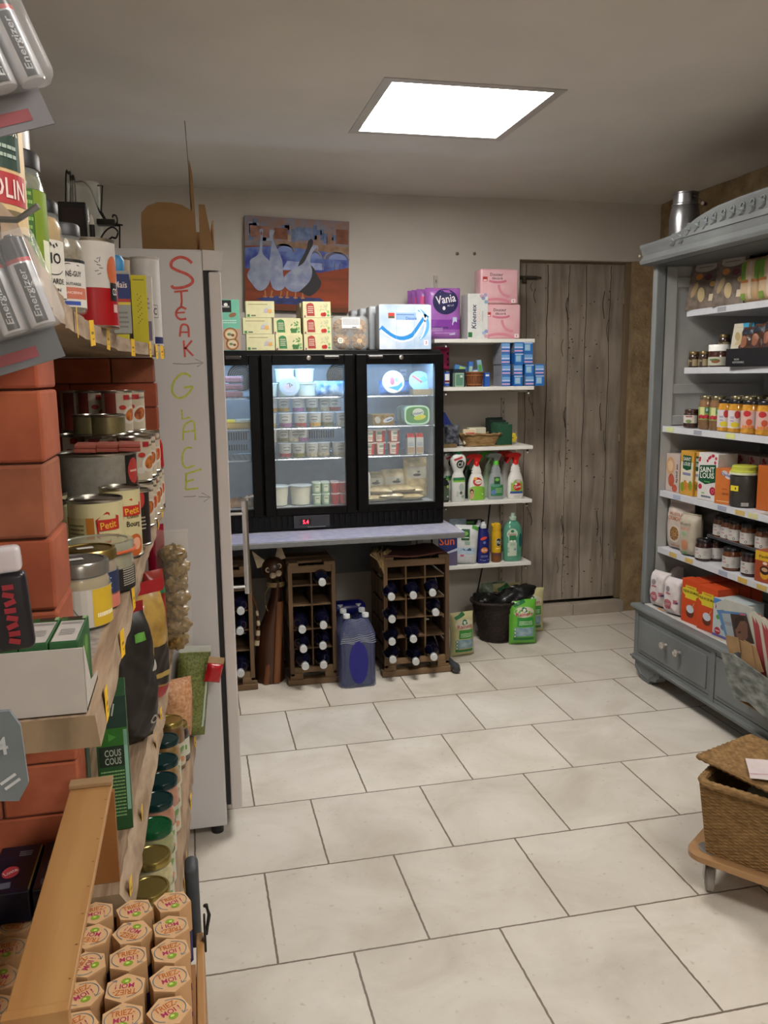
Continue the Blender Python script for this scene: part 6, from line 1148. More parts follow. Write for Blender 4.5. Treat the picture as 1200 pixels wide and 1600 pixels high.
# ---------------------------------------------------------------- third plank goods
CG = P('#1d5426')
def cous(b, fm, w_, d, h):
    b.rect(fm, 0, h*.88, w_*.98, h*.23, P('#14342a'), 1); b.rect(fm, 0, h*.70, w_*.98, h*.13, P('#24601f'), 2); b.poly(fm, [(-.006, h*.67), (-.006, h*.73), (.007, h*.70)], P('#3f8230'), 3); b.rect(fm, -.002, h*.56, w_*.8, h*.15, P('#16291f'), 2); b.text(fm, 'COUS', 0, h*.585, w_*.52, .0125, P('#9fae9f'), 4); b.text(fm, 'COUS', 0, h*.525, w_*.52, .0125, P('#9fae9f'), 4); smallprint(b, fm, -.002, h*.28, w_*.75, h*.36, P('#79a06a'), 14, 3, 8); b.rect(fm, w_*.42, h*.45, w_*.12, h*.6, P('#7fae9a'), 2); [b.rect(fm, -.006+.005*k, h*.9, .0025, .022, P('#9fb0a4'), 3, -.2) for k in range(3)]
o = carton('couscous_box', 'tall dark green couscous box standing on the third plank', 'couscous', .052, .09, .245, '#1d4a26', cous); place(o, (-.162, 1.47, ZC+.001), .08)
o = carton('couscous_box', 'second green box behind the front couscous box', 'couscous', .05, .09, .23, '#2a5a34', None); place(o, (-.235, 1.5, ZC+.001), .05)
KB = pm('#211d1b', rough=.45, var=.2, scale=30)
o = bag('black_food_bag', 'matte black stand-up bag with a small green label on the third plank', 'bag', .125, .285, .08, KB, lambda b, mp, w_, h: (b.rect(mp, .01, h*.84, .03, .018, P('#5d9a3c'), 1), b.ell(mp, .028, h*.18, .011, .010, P('#a9a49c'), 1, 8), b.ell(mp, .028, h*.18, .007, .006, KB, 2, 8), b.rect(mp, .045, h*.58, .016, .022, P('#b9b6b2'), 1)), 0, wr=.004, seed=31, pw=2.4, pinch=.25); place(o, (-.150, 1.79, ZC+.001), .75, 0, -.03)
PAS = pm('#94763a', rough=.4, col2='#5c4418', scale=90, coat=.4, bump=.8); PAS2 = pm('#bd9a50', rough=.3, col2='#8a6a2c', scale=22, coat=.6)
o = bag('pasta_bag', 'see-through pasta bag with dark label and red top on the third plank', 'pasta', .10, .27, .07, PAS2, lambda b, mp, w_, h: (b.rect(mp, .012, h*.36, .05, .1, P('#2a221f'), 2), b.rect(mp, .012, h*.27, .05, .012, P('#a8904a'), 3), b.rect(mp, 0, h*.1, .08, .03, P('#9c2a2c'), 2)), .03, P('#a31f26'), wr=.003, seed=32, pw=2.4, pinch=.2); place(o, (-.125, 2.02, ZC+.001), .7)
o = bag('pasta_bag', 'red-topped bag standing between the black bag and see-through pasta', 'pasta', .09, .26, .05, P('#8f1a22', rough=.3), None, .02, wr=.003, seed=33); place(o, (-.165, 1.90, ZC+.001), .6)
nb = thing('pasta_nest_bag', 'tall clear bag of pasta nests hanging over the third plank next to the freezer', 'pasta', (-.072, 2.43, ZC+.001)); b = MB()
for k in range(7):
    vs, fs = blob(.037, .032, .027, 40+k, .22); b.add(vs, fs, PAS, True, T(-.003+.004*(k % 2)+.003*k*.4, 0, .026+.042*k))
b.build('pasta_nests', nb); b = MB(); pillow(b, .095, .34, .085, film('#f4efdf', .1, .05), .01, None, 2.6, .004, 35, .1); b.build('clear_bag', nb)
o = bag('pasta_bag', 'crimson crinkled bag top showing above the pasta nests', 'bag', .05, .36, .05, P('#8f1530', rough=.25), None, 0, wr=.004, seed=36); place(o, (-.118, 2.47, ZC+.001), .3)
o = bag('pasta_bag', 'dark red packet between the see-through pasta and the nests', 'bag', .06, .27, .05, P('#8a2a1f', rough=.3), lambda b, mp, w_, h: b.rect(mp, .01, h*.8, .03, .015, P('#1f7a4a'), 1), 0, wr=.002, seed=37); place(o, (-.12, 2.27, ZC+.001), .6)
# navy packs near
NP = pm('#10152c', rough=.3, col2='#0a0c18', scale=40)
for k, (x, y) in enumerate([(-.292, 1.262), (-.226, 1.262)]):
    b = MB(); b.box(-.031, -.065, 0, .031, .065, .048, NP, .002); tf = topf(.048); b.ell(tf, -.004 if k == 0 else .012, -.01, .012, .016, P('#b03a44'), 1) if k == 0 else b.ell(tf, .008, .03, .01, .009, P('#b9bcc4'), 1); b.text(tf, 'Loste', -.004, -.01, .02, .009, P('#d9c4c4'), 3, .6) if k == 0 else smallprint(b, tf, -.004, 0, .03, .02, P('#8a90a4'), 3, 3); b.rect(tf, -.01, -.045, .024, .016, P('#5a6070'), 1, .1); smallprint(b, tf, .01, .04, .02, .016, P('#7c8090'), 3, 1)
    b.rect(tf, .0295, 0, .002, .12, P('#8a7a2c'), 1)
    place(tag(b.build('navy_pack'), '%s navy printed pack lying before the lower near brick pier' % ('left', 'right')[k], 'pack', 'navy packs on the third plank'), (x, y, ZC+.001))
# ---------------------------------------------------------------- lowest plank: jars and pulses
def veg(b, mp, z0, z1): b.ell(mp, .006, z1-.02, .014, .008, P('#6a8a4c'), 2, rot=.5); b.ell(mp, .008, z0+.02, .012, .008, P('#b9805c'), 2, rot=-.3); smallprint(b, mp, .0, z0+.04, .03, .012, P('#8a8a7a'), 2, 2)
TG = P('#0d2b2c', rough=.2); TG2 = P('#0f4a2a', rough=.2); GLD = pm('#a08f52', rough=.25, metal=.8, var=.05)
rowj = [(1.555, GLD, '#8d8344', 'gold-lidded jar nearest on the lowest plank'), (1.67, GLD, '#b5a66a', 'gold-lidded jar of pale vegetables, second on the lowest plank'), (1.79, TG2, '#7a7a22', 'bright green-lidded jar of peas on the lowest plank'), (1.91, TG, '#a8561c', 'dark-lidded jar of carrots, nearest of the dark lids'), (2.01, TG, '#a8561c', 'second dark-lidded jar on the lowest plank'), (2.12, TG, '#8a6a3a', 'third dark-lidded jar on the lowest plank'), (2.25, TG, '#8a6a3a', 'farthest dark-lidded jar on the lowest plank'), (2.375, GLD, '#6a4a2a', 'gold-lidded jar behind the dark lids on the lowest plank')]
for k, (y, lid, c, lab) in enumerate(rowj):
    place(jar(lab, .041, .145, c, lid, veg, 'vegetable jars on the lowest plank', '#b9b8a4', (.1, .62), fine=k < 5, lidh=.013, lidr=.039, neck=.9, sweep=1.3), (-.122+.008*(k > 3)+.01*(k > 6), y, ZD+.001), .7)
place(jar('small gold-lidded dark jar with green mark, by the freezer on the lowest plank', .032, .115, '#2f1f18', GLD, lambda b, mp, z0, z1: b.rect(mp, .004, (z0+z1)/2, .014, .014, P('#5a9a3c'), 2), None, '#c4c4b4', (.2, .7), sweep=1.2), (-.083, 2.42, ZD+.001), .5)
LEN = pm('#59602c', rough=.5, col2='#7f8a4a', scale=150, bump=.5); BEA = pm('#b97f55', rough=.5, col2='#d9a982', scale=110, bump=.6)
o = bag('bean_bag', 'clear bag of peach-coloured beans next to the gold-lidded jar', 'pulses', .11, .19, .09, BEA, None, .0, wr=.002, seed=41, pw=2.2); place(o, (-.095, 2.5, ZD+.03), .5, 0, .05)
o = bag('lentil_bag', 'clear bag of green lentils leaning out towards the freezer', 'pulses', .10, .27, .07, LEN, lambda b, mp, w_, h: b.rect(mp, .035, h*.5, .008, .2, P('#b9c4bc', rough=.2), 1), .02, film('#e8efe4', .4), wr=.002, seed=42, pw=2.4); place(o, (-.055, 2.56, ZD+.01), .25, 0, .12)
tag(MB().box(-.12, 2.46, ZD+.001, -.06, 2.56, ZD+.029, P('#8a6a48')).build('flat_carton'), 'brown carton under the bean bag on the lowest plank', 'box')
o = bag('red_tip_bag', 'red bag corner sticking out beside the green lentils', 'bag', .05, .06, .03, P('#b01c24', rough=.25), None, .02, film('#c9a878', .6), wr=.002, seed=43); place(o, (.022, 2.53, .55), .2, 0, .25)
# ================================================================== RIGHT: grey-blue painted cabinet
GBL = pm('#636667', rough=.5, col2='#75797a', scale=6, stretch=(3, .5, .5)); GBL2 = pm('#545758', rough=.6, var=.06, scale=8); INW = pm('#a8a8a5', rough=.6, col2='#959797', scale=5, stretch=(1, 1, .4))
CX, CY0, CY1 = 2.09, 1.72, 3.60
cab = thing('painted_cabinet', 'long grey-blue painted wooden display cabinet with carved cornice along the right wall', 'cabinet', (0, 0, 0))
MB().box(CX, CY1-.035, .372, CX+.05, CY1, 1.99, GBL, .006).build('corner_post', cab); MB().box(CX, CY0, .372, CX+.05, CY0+.035, 1.99, GBL, .006).build('corner_post', cab)
b = MB(); b.box(CX+.05, CY1-.02, .372, 2.70, CY1, 1.99, INW); MB().box(CX+.05, CY0, .372, 2.70, CY0+.02, 1.99, INW).build('side_panel', cab)
for (z0, z1) in ((.45, .93), (1.0, 1.23), (1.42, 1.86)):
    b.box(CX+.055, CY1-.028, z0-.045, 2.66, CY1-.0205, z0, INW, .002); b.box(CX+.055, CY1-.028, z1, 2.66, CY1-.0205, z1+.045, INW, .002)
b.box(CX+.055, CY1-.030, .4, CX+.11, CY1-.0205, 1.95, INW, .002); b.build('side_panel', cab)
MB().box(2.69, CY0, .372, 2.705, CY1, 1.99, pm('#8b8d8a', rough=.7, col2='#77797a', scale=5)).build('back_panel', cab)
MB().box(CX, CY0, 1.955, 2.705, CY1, 1.99, GBL2).build('roof_board', cab)
for k in range(3): MB().box(2.672, 2.2+.5*k, .4, 2.689, 2.225+.5*k, 1.95, pm('#9fa19f', rough=.5), .002).build('shelf_rail', cab)
# cornice: profile swept along y, top line an arch with shoulders
def arch(y):
    a = abs(y-2.66)/.94          # 0 centre .. 1 end
    pts = [(0, 2.122), (.25, 2.121), (.42, 2.113), (.55, 2.094), (.66, 2.062), (.74, 2.053), (.9, 2.047), (1.01, 2.047)]
    for (p, q), (r_, s_) in zip(pts, pts[1:]):
        if p <= a <= r_: t_ = (a-p)/(r_-p); return q+(s_-q)*t_
    return 2.047
b = MB(); ys = [CY0-.03+(CY1+.02-CY0+.03)*i/80 for i in range(81)]
def prof(y):
    h = arch(y); return [(2.10, 1.957), (2.055, 1.957), (2.036, 1.962), (2.030, 1.975), (2.040, 1.985), (2.046, 2.0), (2.040, 2.015), (2.036, h-.02), (2.030, h-.012), (2.030, h-.002), (2.04, h+.003), (2.075, h+.003), (2.10, h)]
vs = []; fs = []; n = len(prof(2))
for y in ys: vs += [(x, y, z) for x, z in prof(y)]
for i in range(80):
    for j in range(n-1): k = i*n+j; fs.append((k, k+1, k+n+1, k+n))
    fs.append((i*n+n-1, i*n, (i+1)*n, (i+1)*n+n-1))
fs += [tuple(reversed(range(n))), tuple(range(80*n, 81*n))]
b.add(vs, [tuple(reversed(f)) for f in fs], GBL, True); co = b.build('cornice', cab)
b = MB(); b.box(2.0335, 2.66-.76, 2.03, 2.0355, 2.66+.72, 2.05, GBL); HL = pm('#7d8488', rough=.45, var=.08); rnd = random.Random(6)
def leaf(y, z, ang, l, w_):   # a carved acanthus leaf in relief on the cornice front
    vs = []; 
    for i in range(7):
        t_ = i/6; ww = w_*math.sin(PI*min(1, t_*1.05))**.8; cx, cz = y+l*t_*math.cos(ang)*1, z+l*t_*math.sin(ang); nx, nz = -math.sin(ang), math.cos(ang)
        vs += [(2.037, cx-nx*ww, cz-nz*ww), (2.0285-.001*math.sin(t_*9), cx, cz), (2.037, cx+nx*ww, cz+nz*ww)]
    b.add(vs, [(3*i+j, 3*i+j+1, 3*i+j+4, 3*i+j+3) for i in range(6) for j in range(2)], HL, True)
for s_ in (1, -1):
    for k in range(11):
        y = 2.66+s_*(.10+.058*k); z = 2.052+.030*math.cos(k/11*PI/2)-.018*(k > 8)
        leaf(y, z-.012, (.5 if s_ > 0 else PI-.5)+rnd.uniform(-.3, .2), .042, .008); leaf(y, z-.012, (-.7 if s_ > 0 else PI+.7)+rnd.uniform(-.2, .3), .032, .006)
        b.tube([(2.0335, y+s_*(.012+.012*math.cos(a*.5)), z+.004+.012*math.sin(a*.5)) for a in range(10)], .0028, HL, 6)
for a in range(8): leaf(2.66, 2.055, a*PI/4, .035, .008)
b.build('carved_relief', co)
MB().lathe([(.006, 0), (.006, .006), (0, .008)], pm('#c9b8a0', rough=.4, metal=.6), 10, T(2.031, CY1+.012, 2.0, 0, -PI/2)).build('nail', co)
# drawer base
b = MB(); b.box(2.075, CY0, .10, 2.70, CY1+.005, .350, GBL2, .003)
b.build('drawer_base', cab)
b = MB(); b.box(2.05, CY0-.02, .346, 2.705, CY1+.025, .366, GBL, .006); b.box(2.062, CY0-.01, .332, 2.70, CY1+.015, .347, GBL, .004); b.build('top_moulding', cab)
b = MB(); b.box(2.062, CY0-.01, .085, 2.70, CY1+.015, .112, GBL, .005); b.box(2.054, CY0-.015, .098, 2.70, CY1+.02, .108, GBL, .004)
b.box(2.070, CY0, .112, 2.078, CY1+.004, .128, GBL); b.box(2.070, CY0, .318, 2.078, CY1+.004, .333, GBL); b.build('bottom_rail', cab)
for yy in (CY1-.012, 2.968, 2.36, CY0+.012): MB().box(2.066, yy-.016, .112, 2.08, yy+.016, .333, GBL, .003).build('stile', cab)
for (a, c) in ((2.986, 3.57), (2.378, 2.95), (1.75, 2.342)):
    d = MB(); d.box(2.069, a, .132, 2.08, c, .315, GBL, .002); d.box(2.063, a+.02, .15, 2.07, c-.02, .297, GBL, .004); d = d.build('drawer', cab)
    m = (a+c)/2
    for yy in (m+.035, m-.075) if a > 2.9 else (m-.06, m+.06):
        MB().lathe([(.008, 0), (.008, .012), (.016, .018), (.017, .026), (.012, .032), (0, .034)], pm('#d0ccc6', rough=.15, metal=.5, col2='#8f8378', scale=80), 18, T(2.064, yy, .246, 0, -PI/2)).build('knob', d)
for yy, s_ in ((CY1-.10, 1), (CY0+.10, -1)):
    o = [(yy+s_*.10, .086), (yy+s_*.10, .045), (yy+s_*.07, .02), (yy+s_*.03, .001), (yy-s_*.03, .001), (yy-s_*.04, .02), (yy-s_*.09, .03), (yy-s_*.10, .05), (yy-s_*.12, .06), (yy-s_*.125, .086)]
    for x0 in (2.075, 2.62):
        b = MB(); n = len(o); b.add([(x0, y, z) for y, z in o]+[(x0+.05, y, z) for y, z in o], [tuple(range(n)), tuple(reversed(range(n, 2*n)))]+[(i, (i+1) % n, n+(i+1) % n, n+i) for i in range(n)], GBL); b.tube([(x0-.001, yy+s_*.08, .07), (x0-.002, yy+s_*.04, .03), (x0-.002, yy-s_*.03, .025), (x0-.001, yy-s_*.08, .065)], .004, GBL, 6) if x0 < 2.1 else None
        b.build('foot', cab)
# shelves
SWM = pm('#c4c4ca', rough=.35, var=.02); CSZ = [1.7535, 1.494, 1.226, .922, .650, .372]; CSX = [2.256, 2.256, 2.156, 2.156, 2.156, 2.095]
for k in range(6):
    z, x = CSZ[k], CSX[k]; t = thing('metal_shelf', ['highest white metal shelf in the painted cabinet', 'second white metal shelf from the top of the painted cabinet', 'third white metal shelf in the painted cabinet, under the fruit jars', 'fourth white metal shelf in the painted cabinet, under the sugar boxes', 'fifth white metal shelf in the painted cabinet, under the muesli bags', 'white board lining the top of the drawers'][k], 'shelf', (0, 0, 0), 0, 'white shelves of the painted cabinet')
    y1 = CY1-.032 if k else CY1-.032
    if k < 5:
        MB().box(x, CY0+.03, z-.022, 2.67, y1, z, SWM, .003).build('board', t)
        r_ = MB(); r_.box(x-.006, CY0+.03, z-.026, x-.0005, y1-.002, z+.002, pm('#bcbec4', rough=.3, var=.02), .001); r_.build('price_rail', t)
    else: MB().box(x, CY0+.05, .3665, 2.66, y1, z, pm('#b9b6b4', rough=.5), .002).build('board', t)
    tg = {0: [(3.30, '#8f8f96')], 2: [(3.50, '#c3c98f'), (3.28, '#8d8f9a'), (3.05, '#c3c77a')], 3: [(3.42, '#9aa2b4'), (3.08, '#8d93a6'), (2.96, '#b99f5f'), (2.88, '#bcb98a')], 4: [(3.43, '#bfa25a'), (3.30, '#bfa25a'), (3.05, '#8d93a6'), (2.92, '#bf9a4a'), (2.80, '#bfa25a')], 5: [(3.45, '#b98f6a'), (3.0, '#bfae8a')]}.get(k, [])
    for (y, c) in tg: put_ = tag(MB().box(-.0008, -.03, -.010, 0, .03, .010, P(c), .0004).build('shelf_label'), 'label strip on the cabinet shelf rail, %s from the far end, %s shelf' % (ORD[[q[0] for q in tg].index(y)], ('highest', 'second', 'third', 'fourth', 'fifth', 'lowest')[k]), 'shelf label', 'label strips on the cabinet shelf rails'); put_.location = ((x-.0062) if k < 5 else x-.0002, y, z-.012 if k < 5 else z-.0+.0)
    if k == 5:
        for o_ in [o for o in COL.objects if o.name.startswith('shelf_label') and abs(o.location.z-z) < .001]: o_.location = (x+.02, o_.location.y, z+.0005); o_.rotation_euler = (0, PI/2, 0)
def cy(u, v, x): return atX(u, v, x).y
def cput(o, u, v, k, x, rz=0, dz=0): return place(o, (x, cy(u, v, x), CSZ[k]+.0015+dz), -PI/2+rz)
# --- shelf 1: crackers
def crack(b, mp, w_, h):
    b.rect(mp, 0, h*.82, w_*.75, h*.3, P('#8d8680'), 1); b.rect(mp, 0, h*.86, w_*.45, h*.1, P('#6f6964'), 2); b.ell(mp, 0, h*.68, w_*.38, h*.07, P('#938b86'), 2); smallprint(b, mp, 0, h*.69, w_*.5, h*.03, P('#554d48'), 1, 4)
    b.ell(mp, -w_*.18, h*.54, .02, .014, P('#b0703a'), 2); b.ell(mp, w_*.14, h*.52, .022, .015, P('#5a2f3a'), 3); b.ell(mp, -w_*.28, h*.33, .014, .036, P('#8a7654'), 3, rot=-.35); b.ell(mp, -w_*.02, h*.24, .02, .034, P('#9c8a63'), 4, rot=.25); b.ell(mp, w_*.32, h*.4, .016, .012, P('#b58a50'), 3); b.rect(mp, w_*.33, h*.18, .025, .03, P('#b3a68c'), 3)
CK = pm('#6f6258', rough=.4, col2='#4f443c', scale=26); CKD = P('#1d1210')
for (u, lab) in ((1104, 'left brown cracker bag on the highest cabinet shelf'), (1146, 'right brown cracker bag on the highest cabinet shelf')):
    o = thing('cracker_bag', lab, 'crackers', group='brown cracker bags'); b = MB(); w_, h, d = .165, .27, .09
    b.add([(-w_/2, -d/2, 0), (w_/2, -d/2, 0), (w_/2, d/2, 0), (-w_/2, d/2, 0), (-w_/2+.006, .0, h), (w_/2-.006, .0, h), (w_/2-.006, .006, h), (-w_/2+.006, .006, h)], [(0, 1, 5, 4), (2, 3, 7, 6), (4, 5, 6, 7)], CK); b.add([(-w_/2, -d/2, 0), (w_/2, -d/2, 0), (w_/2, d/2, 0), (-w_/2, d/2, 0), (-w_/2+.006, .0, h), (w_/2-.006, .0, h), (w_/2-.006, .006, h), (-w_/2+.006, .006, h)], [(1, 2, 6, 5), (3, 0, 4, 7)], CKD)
    crack(b, Map(lambda x, z, o_: (x*(1-.07*z/h), -d/2*(1-z/h)-o_-.0008, z)), w_, h); b.build('bag', o); MB().box(-.03, -.004, h-.012, .03, .012, h+.004, P('#54463c'), .002).build('clip_strip', o)
    cput(o, u, 480, 0, 2.305, .28)
for k, (u, w_) in enumerate(((1183, .13), (1212, .13))):
    o = bag('bread_pack', ['clear pack of pale crispbread with green print on the highest cabinet shelf', 'second clear pack of crispbread, nearer the camera'][k], 'crispbread', w_, .19, .1, pm('#a98a62', rough=.3, col2='#b9a488', scale=12), lambda b, mp, w_, h: (b.rect(mp, -.03, h*.7, .03, h*.4, P('#5f8a2c'), 1), b.rect(mp, .045, h*.7, .025, h*.4, P('#5f8a2c'), 1), b.rect(mp, 0, h*.48, w_*.9, .012, P('#9c5f2c'), 2), b.rect(mp, .01, h*.5, .018, h*.8, P('#b9ab96'), 3), b.rect(mp, -.03, h*.15, .03, h*.15, P('#6f8a3c'), 1)), .0, group='crispbread packs', wr=.001, seed=50+k, pw=6); cput(o, u, 460, 0, 2.33, .1)
# --- shelf 2: jars, chocolate, dark display box
HN = pm('#35211a', rough=.25, coat=.6, var=.1); DL = pm('#6d5c3a', rough=.3, metal=.6)
def hon(b, mp, z0, z1): b.rect(mp, -.004, (z0+z1)/2, .016, z1-z0, P('#3a2f26'), 2); b.ell(mp, -.004, z1-.008, .007, .004, P('#8a7c60'), 3, 10)
for (u, dz, x, lab) in ((1085, 0, 2.29, 'far small dark jar on the second cabinet shelf'), (1101, 0, 2.29, 'near small dark jar on the second cabinet shelf'), (1131, .075, 2.40, 'small dark jar raised at the back of the second cabinet shelf'), (1131, 0, 2.40, 'small dark jar under the raised one at the back')):
    t = jar(lab, .026, .073, HN, DL, hon, 'small dark jars', '#8f8262', (.12, .62)); cput(t, u, 560, 1, x, .5, dz)
t = jar('spread jar with a wide white lid on the second cabinet shelf', .047, .098, pm('#3d1a12', rough=.25, coat=.6), WHITE, lambda b, mp, z0, z1: (b.ell(mp, .01, z0+.02, .02, .01, P('#7c4a2c'), 2), b.rect(mp, 0, z1-.012, .04, .006, P('#3f6a3c'), 3)), None, '#a9aa98', (.1, .62), lidh=.026, neck=.95, lidr=.047); cput(t, 1124, 560, 1, 2.30, .4)
def choc(b, fm, w_, d, h): b.poly(fm, [(w_*.1, h), (w_*.5, h), (w_*.5, h*.2), (w_*.3, h*.5)], P('#2f8fb8'), 1); b.poly(fm, [(-.02, h*.45), (.01, h*.82), (.022, h*.5)], P('#b3a17c'), 2); b.ell(fm, -.01, h*.68, .014, .02, P('#9c8a63'), 3, rot=.5); b.ell(fm, .02, h*.42, .016, .012, P('#4a1d14'), 3); smallprint(b, fm, .0, h*.9, w_*.5, .006, P('#a8946a'), 1, 2); b.rect(fm, -.01, h*.3, w_*.5, .004, P('#a89c80'), 2)
for k in range(3):
    o = carton('chocolate_bar', ['front white and blue chocolate bar leaning on the second cabinet shelf', 'second chocolate bar behind the front white and blue one', 'third chocolate bar behind the front white and blue one'][k], 'chocolate', .085, .012, .175, '#b9b3a2' if k == 0 else '#2f88b0', choc if k == 0 else None, 'chocolate bars leaning together'); place(o, (2.30+.016*k, cy(1150, 560, 2.30)+.0-.012*k, CSZ[1]+.012), -PI/2+.15, -.16, 0)
o = thing('chocolate_display', 'black display carton full of dark chocolate bags on the second cabinet shelf', 'carton'); b = MB(); b.box(-.16, -.055, 0, .16, -.052, .075, P('#141315')); b.box(-.16, .05, 0, .16, .053, .12, P('#141315')); b.box(-.16, -.055, 0, -.157, .053, .05, P('#141315')); b.box(.157, -.055, 0, .16, .053, .075, P('#141315')); b.box(-.16, -.055, 0, .16, .053, .003, P('#141315')); fm = front(0, T(0, -.055, 0)); b.text(fm, 'NOIR', -.09, .03, .03, .008, P('#9a9a9a'), 2); b.text(fm, 'RESPONSABLE', -.08, .018, .07, .008, P('#9a9a9a'), 2); b.build('carton', o); cput(o, 1192, 560, 1, 2.29, .05)
for k in range(4):
    o = bag('chocolate_bag', '%s dark chocolate bag from the far side in the black display carton' % ORD[k], 'chocolate', .085, .16+.01*k, .04, pm('#2a1a16', rough=.2, col2='#5c3a2c', scale=26, coat=.5), lambda b, mp, w_, h: (b.rect(mp, 0, h*.85, w_*.8, .02, P('#1d2a38'), 1), b.ell(mp, -.01, h*.6, .02, .025, P('#8a5a44'), 1)), 0, group='chocolate bags in the black display carton', wr=.003, seed=60+k); cput(o, 1192, 560, 1, 2.295, 0, .006); o.location.y += .11-.072*k; o.rotation_euler = (-.12, 0, -PI/2+.1)
# --- shelf 3: fruit jars
COM = pm('#7a5a3c', rough=.25, coat=.6, var=.12); YEL = pm('#a8721f', rough=.2, coat=.7, col2='#c9932f', scale=40); BLID = P('#19181b', rough=.25); GLID = pm('#7c735a', rough=.25, metal=.7)
def compo(b, mp, z0, z1): b.rect(mp, -.006, z1-.018, .022, .034, P('#b9bc84'), 2); b.rect(mp, .016, z1-.014, .018, .024, P('#2f6a48'), 2); b.rect(mp, .016, z1-.012, .010, .012, P('#9fb4b8'), 3); [b.ell(mp, -.018+.010*k, z0+.012+.003*(k % 2), .008, .008, P(('#8f1f2c', '#b03040')[k % 2]), 3, 10) for k in range(5)]
def fruit(b, mp, z0, z1): b.ell(mp, .014, z1-.016, .011, .016, P('#a02a2c'), 2); b.ell(mp, .006, z0+.014, .018, .011, P('#c2b02c'), 2); smallprint(b, mp, -.006, z1-.028, .02, .009, P('#5a5a9c'), 2, 3); b.rect(mp, -.006, z0+.03, .016, .004, P('#8a7ab0'), 3)
def fruit2(b, mp, z0, z1): b.ell(mp, -.004, z1-.012, .016, .012, P('#b02a30'), 2); b.ell(mp, .006, z0+.024, .012, .013, P('#b54a2c'), 3); b.rect(mp, .03, (z0+z1)/2, .02, .05, P('#b9b0b4'), 2); [b.ell(mp, -.018+.012*k, z0+.006, .006, .006, P('#c9742c'), 3, 8) for k in range(4)]
t = jar('small brown honey jar at the far end of the fruit jar shelf', .036, .082, HN, pm('#3a2418', rough=.3), lambda b, mp, z0, z1: (b.ell(mp, 0, z0+.008, .014, .008, P('#6a7a4c'), 2), b.rect(mp, 0, z1-.006, .03, .006, P('#8a4a5c'), 2)), None, '#c0b9b0', (.3, .78), lidh=.009, sweep=.7); cput(t, 1081, 655, 2, 2.20, .6)
jc = jar('x', .034, .145, COM, GLID, compo, 'tall compote jars', '#7f8f4c', (.32, .74), lidh=.013, sweep=1.1)
jf = jar('x', .0355, .132, YEL, BLID, fruit, 'fruit jars with black lids', '#c0b8b8', (.15, .75), lidh=.012, sweep=1.2)
jg = jar('x', .041, .132, YEL, BLID, fruit2, 'fruit jars with black lids', '#bf9c94', (.2, .78), lidh=.012, sweep=1.3)
for i, (u, lab) in enumerate([(1103.5, 'tall compote jar with berry label, next to the honey jar'), (1121, 'second tall compote jar with berry label in the front row')]): cput(put(jc, (0, 0, 0), 0, lab), u, 660, 2, 2.195, .55)
for i, (u, p, lab) in enumerate([(1134, jf, 'first yellow fruit jar with black lid, beside the compote jars'), (1151, jf, 'second yellow fruit jar with black lid in the front row'), (1174, jg, 'third yellow fruit jar, with a red fruit label'), (1198, jg, 'fourth yellow fruit jar, cut by the right picture edge')]): cput(put(p, (0, 0, 0), 0, lab), u, 668, 2, 2.195, .55)
for r_ in range(3):
    for i in range(5):
        u = 1113+i*21-r_*3
        put(jc if (i+r_) % 3 else jf, (2.275+.078*r_, cy(1110, 655, 2.2)-.078*i-.02*r_, CSZ[2]+.0015), -PI/2+.4, 'jar %s from the far end in the %s row behind the fruit jars' % (ORD[i], ('second', 'third', 'fourth')[r_]), 'jars in the back rows of the fruit jar shelf')
# --- shelf 4: sugar boxes
def perla(b, fm, w_, d, h): b.ell(fm, -.02, h*.68, .036, .042, P('#b78f6a'), 1); b.ell(fm, -.02, h*.68, .022, .026, P('#c4a888'), 2); b.ell(fm, -.01, h*.3, .026, .03, P('#a8503c'), 1); b.ell(fm, .02, h*.1, .022, .018, P('#a8503c'), 1); b.text(fm, 'mi perla', w_*.32, h*.5, .085, .02, P('#3a2420'), 3, -PI/2)
def sl(small):
    def a(b, fm, w_, d, h):
        G = P('#144a30'); WH = P('#d3d3cc')
        if small:
            b.rect(fm, 0, h*.5, w_*.9, h*.5, P('#c4bdae'), 1); b.poly(fm, [(-w_*.32, h*.6), (0, h*.56), (w_*.32, h*.6), (w_*.32, h*.9), (-w_*.32, h*.9)], G, 2); b.text(fm, 'SAINT', 0, h*.82, w_*.55, h*.08, WH, 4); b.text(fm, 'LOUIS', 0, h*.71, w_*.5, h*.08, WH, 4); b.rect(fm, 0, h*.48, w_*.6, .012, P('#7a7a9a'), 3); [b.ell(fm, -w_*.3+w_*.2*k, h*.18+.01*(k % 2), .014, .022, P(('#6a8a2c', '#b5762a', '#c0863a', '#7a8a2c')[k]), 2) for k in range(4)]
        else:
            rnd = random.Random(5); [b.ell(fm, rnd.uniform(-w_*.45, w_*.45), h*rnd.uniform(.8, .97), .007, .007, P('#a8243c'), 2, 10) for _ in range(9)]
            b.poly(fm, [(-w_*.46, h*.4), (-w_*.1, h*.34), (w_*.46, h*.42), (w_*.42, h*.78), (-w_*.42, h*.73)], G, 3); b.text(fm, 'SAINT', -.002, h*.655, w_*.74, h*.115, WH, 5, .06); b.text(fm, 'LOUIS', -.002, h*.53, w_*.72, h*.115, WH, 5, .06); b.rect(fm, 0, h*.4, w_*.3, .004, P('#5a9a4c'), 4); b.ell(fm, w_*.3, h*.22, .02, .018, P('#8f1f34'), 3); [b.ell(fm, w_*.3+.008*math.cos(q), h*.22+.008*math.sin(q), .004, .004, P('#c9506a'), 4, 8) for q in range(6)]; b.ell(fm, -w_*.36, h*.28, .012, .012, P('#a8243c'), 3); b.rect(fm, -.005, h*.08, w_*.5, .008, P('#5f6a7a'), 2); b.rect(fm, -w_*.2, h*.15, .02, .006, P('#7ab05a'), 2)
    return a
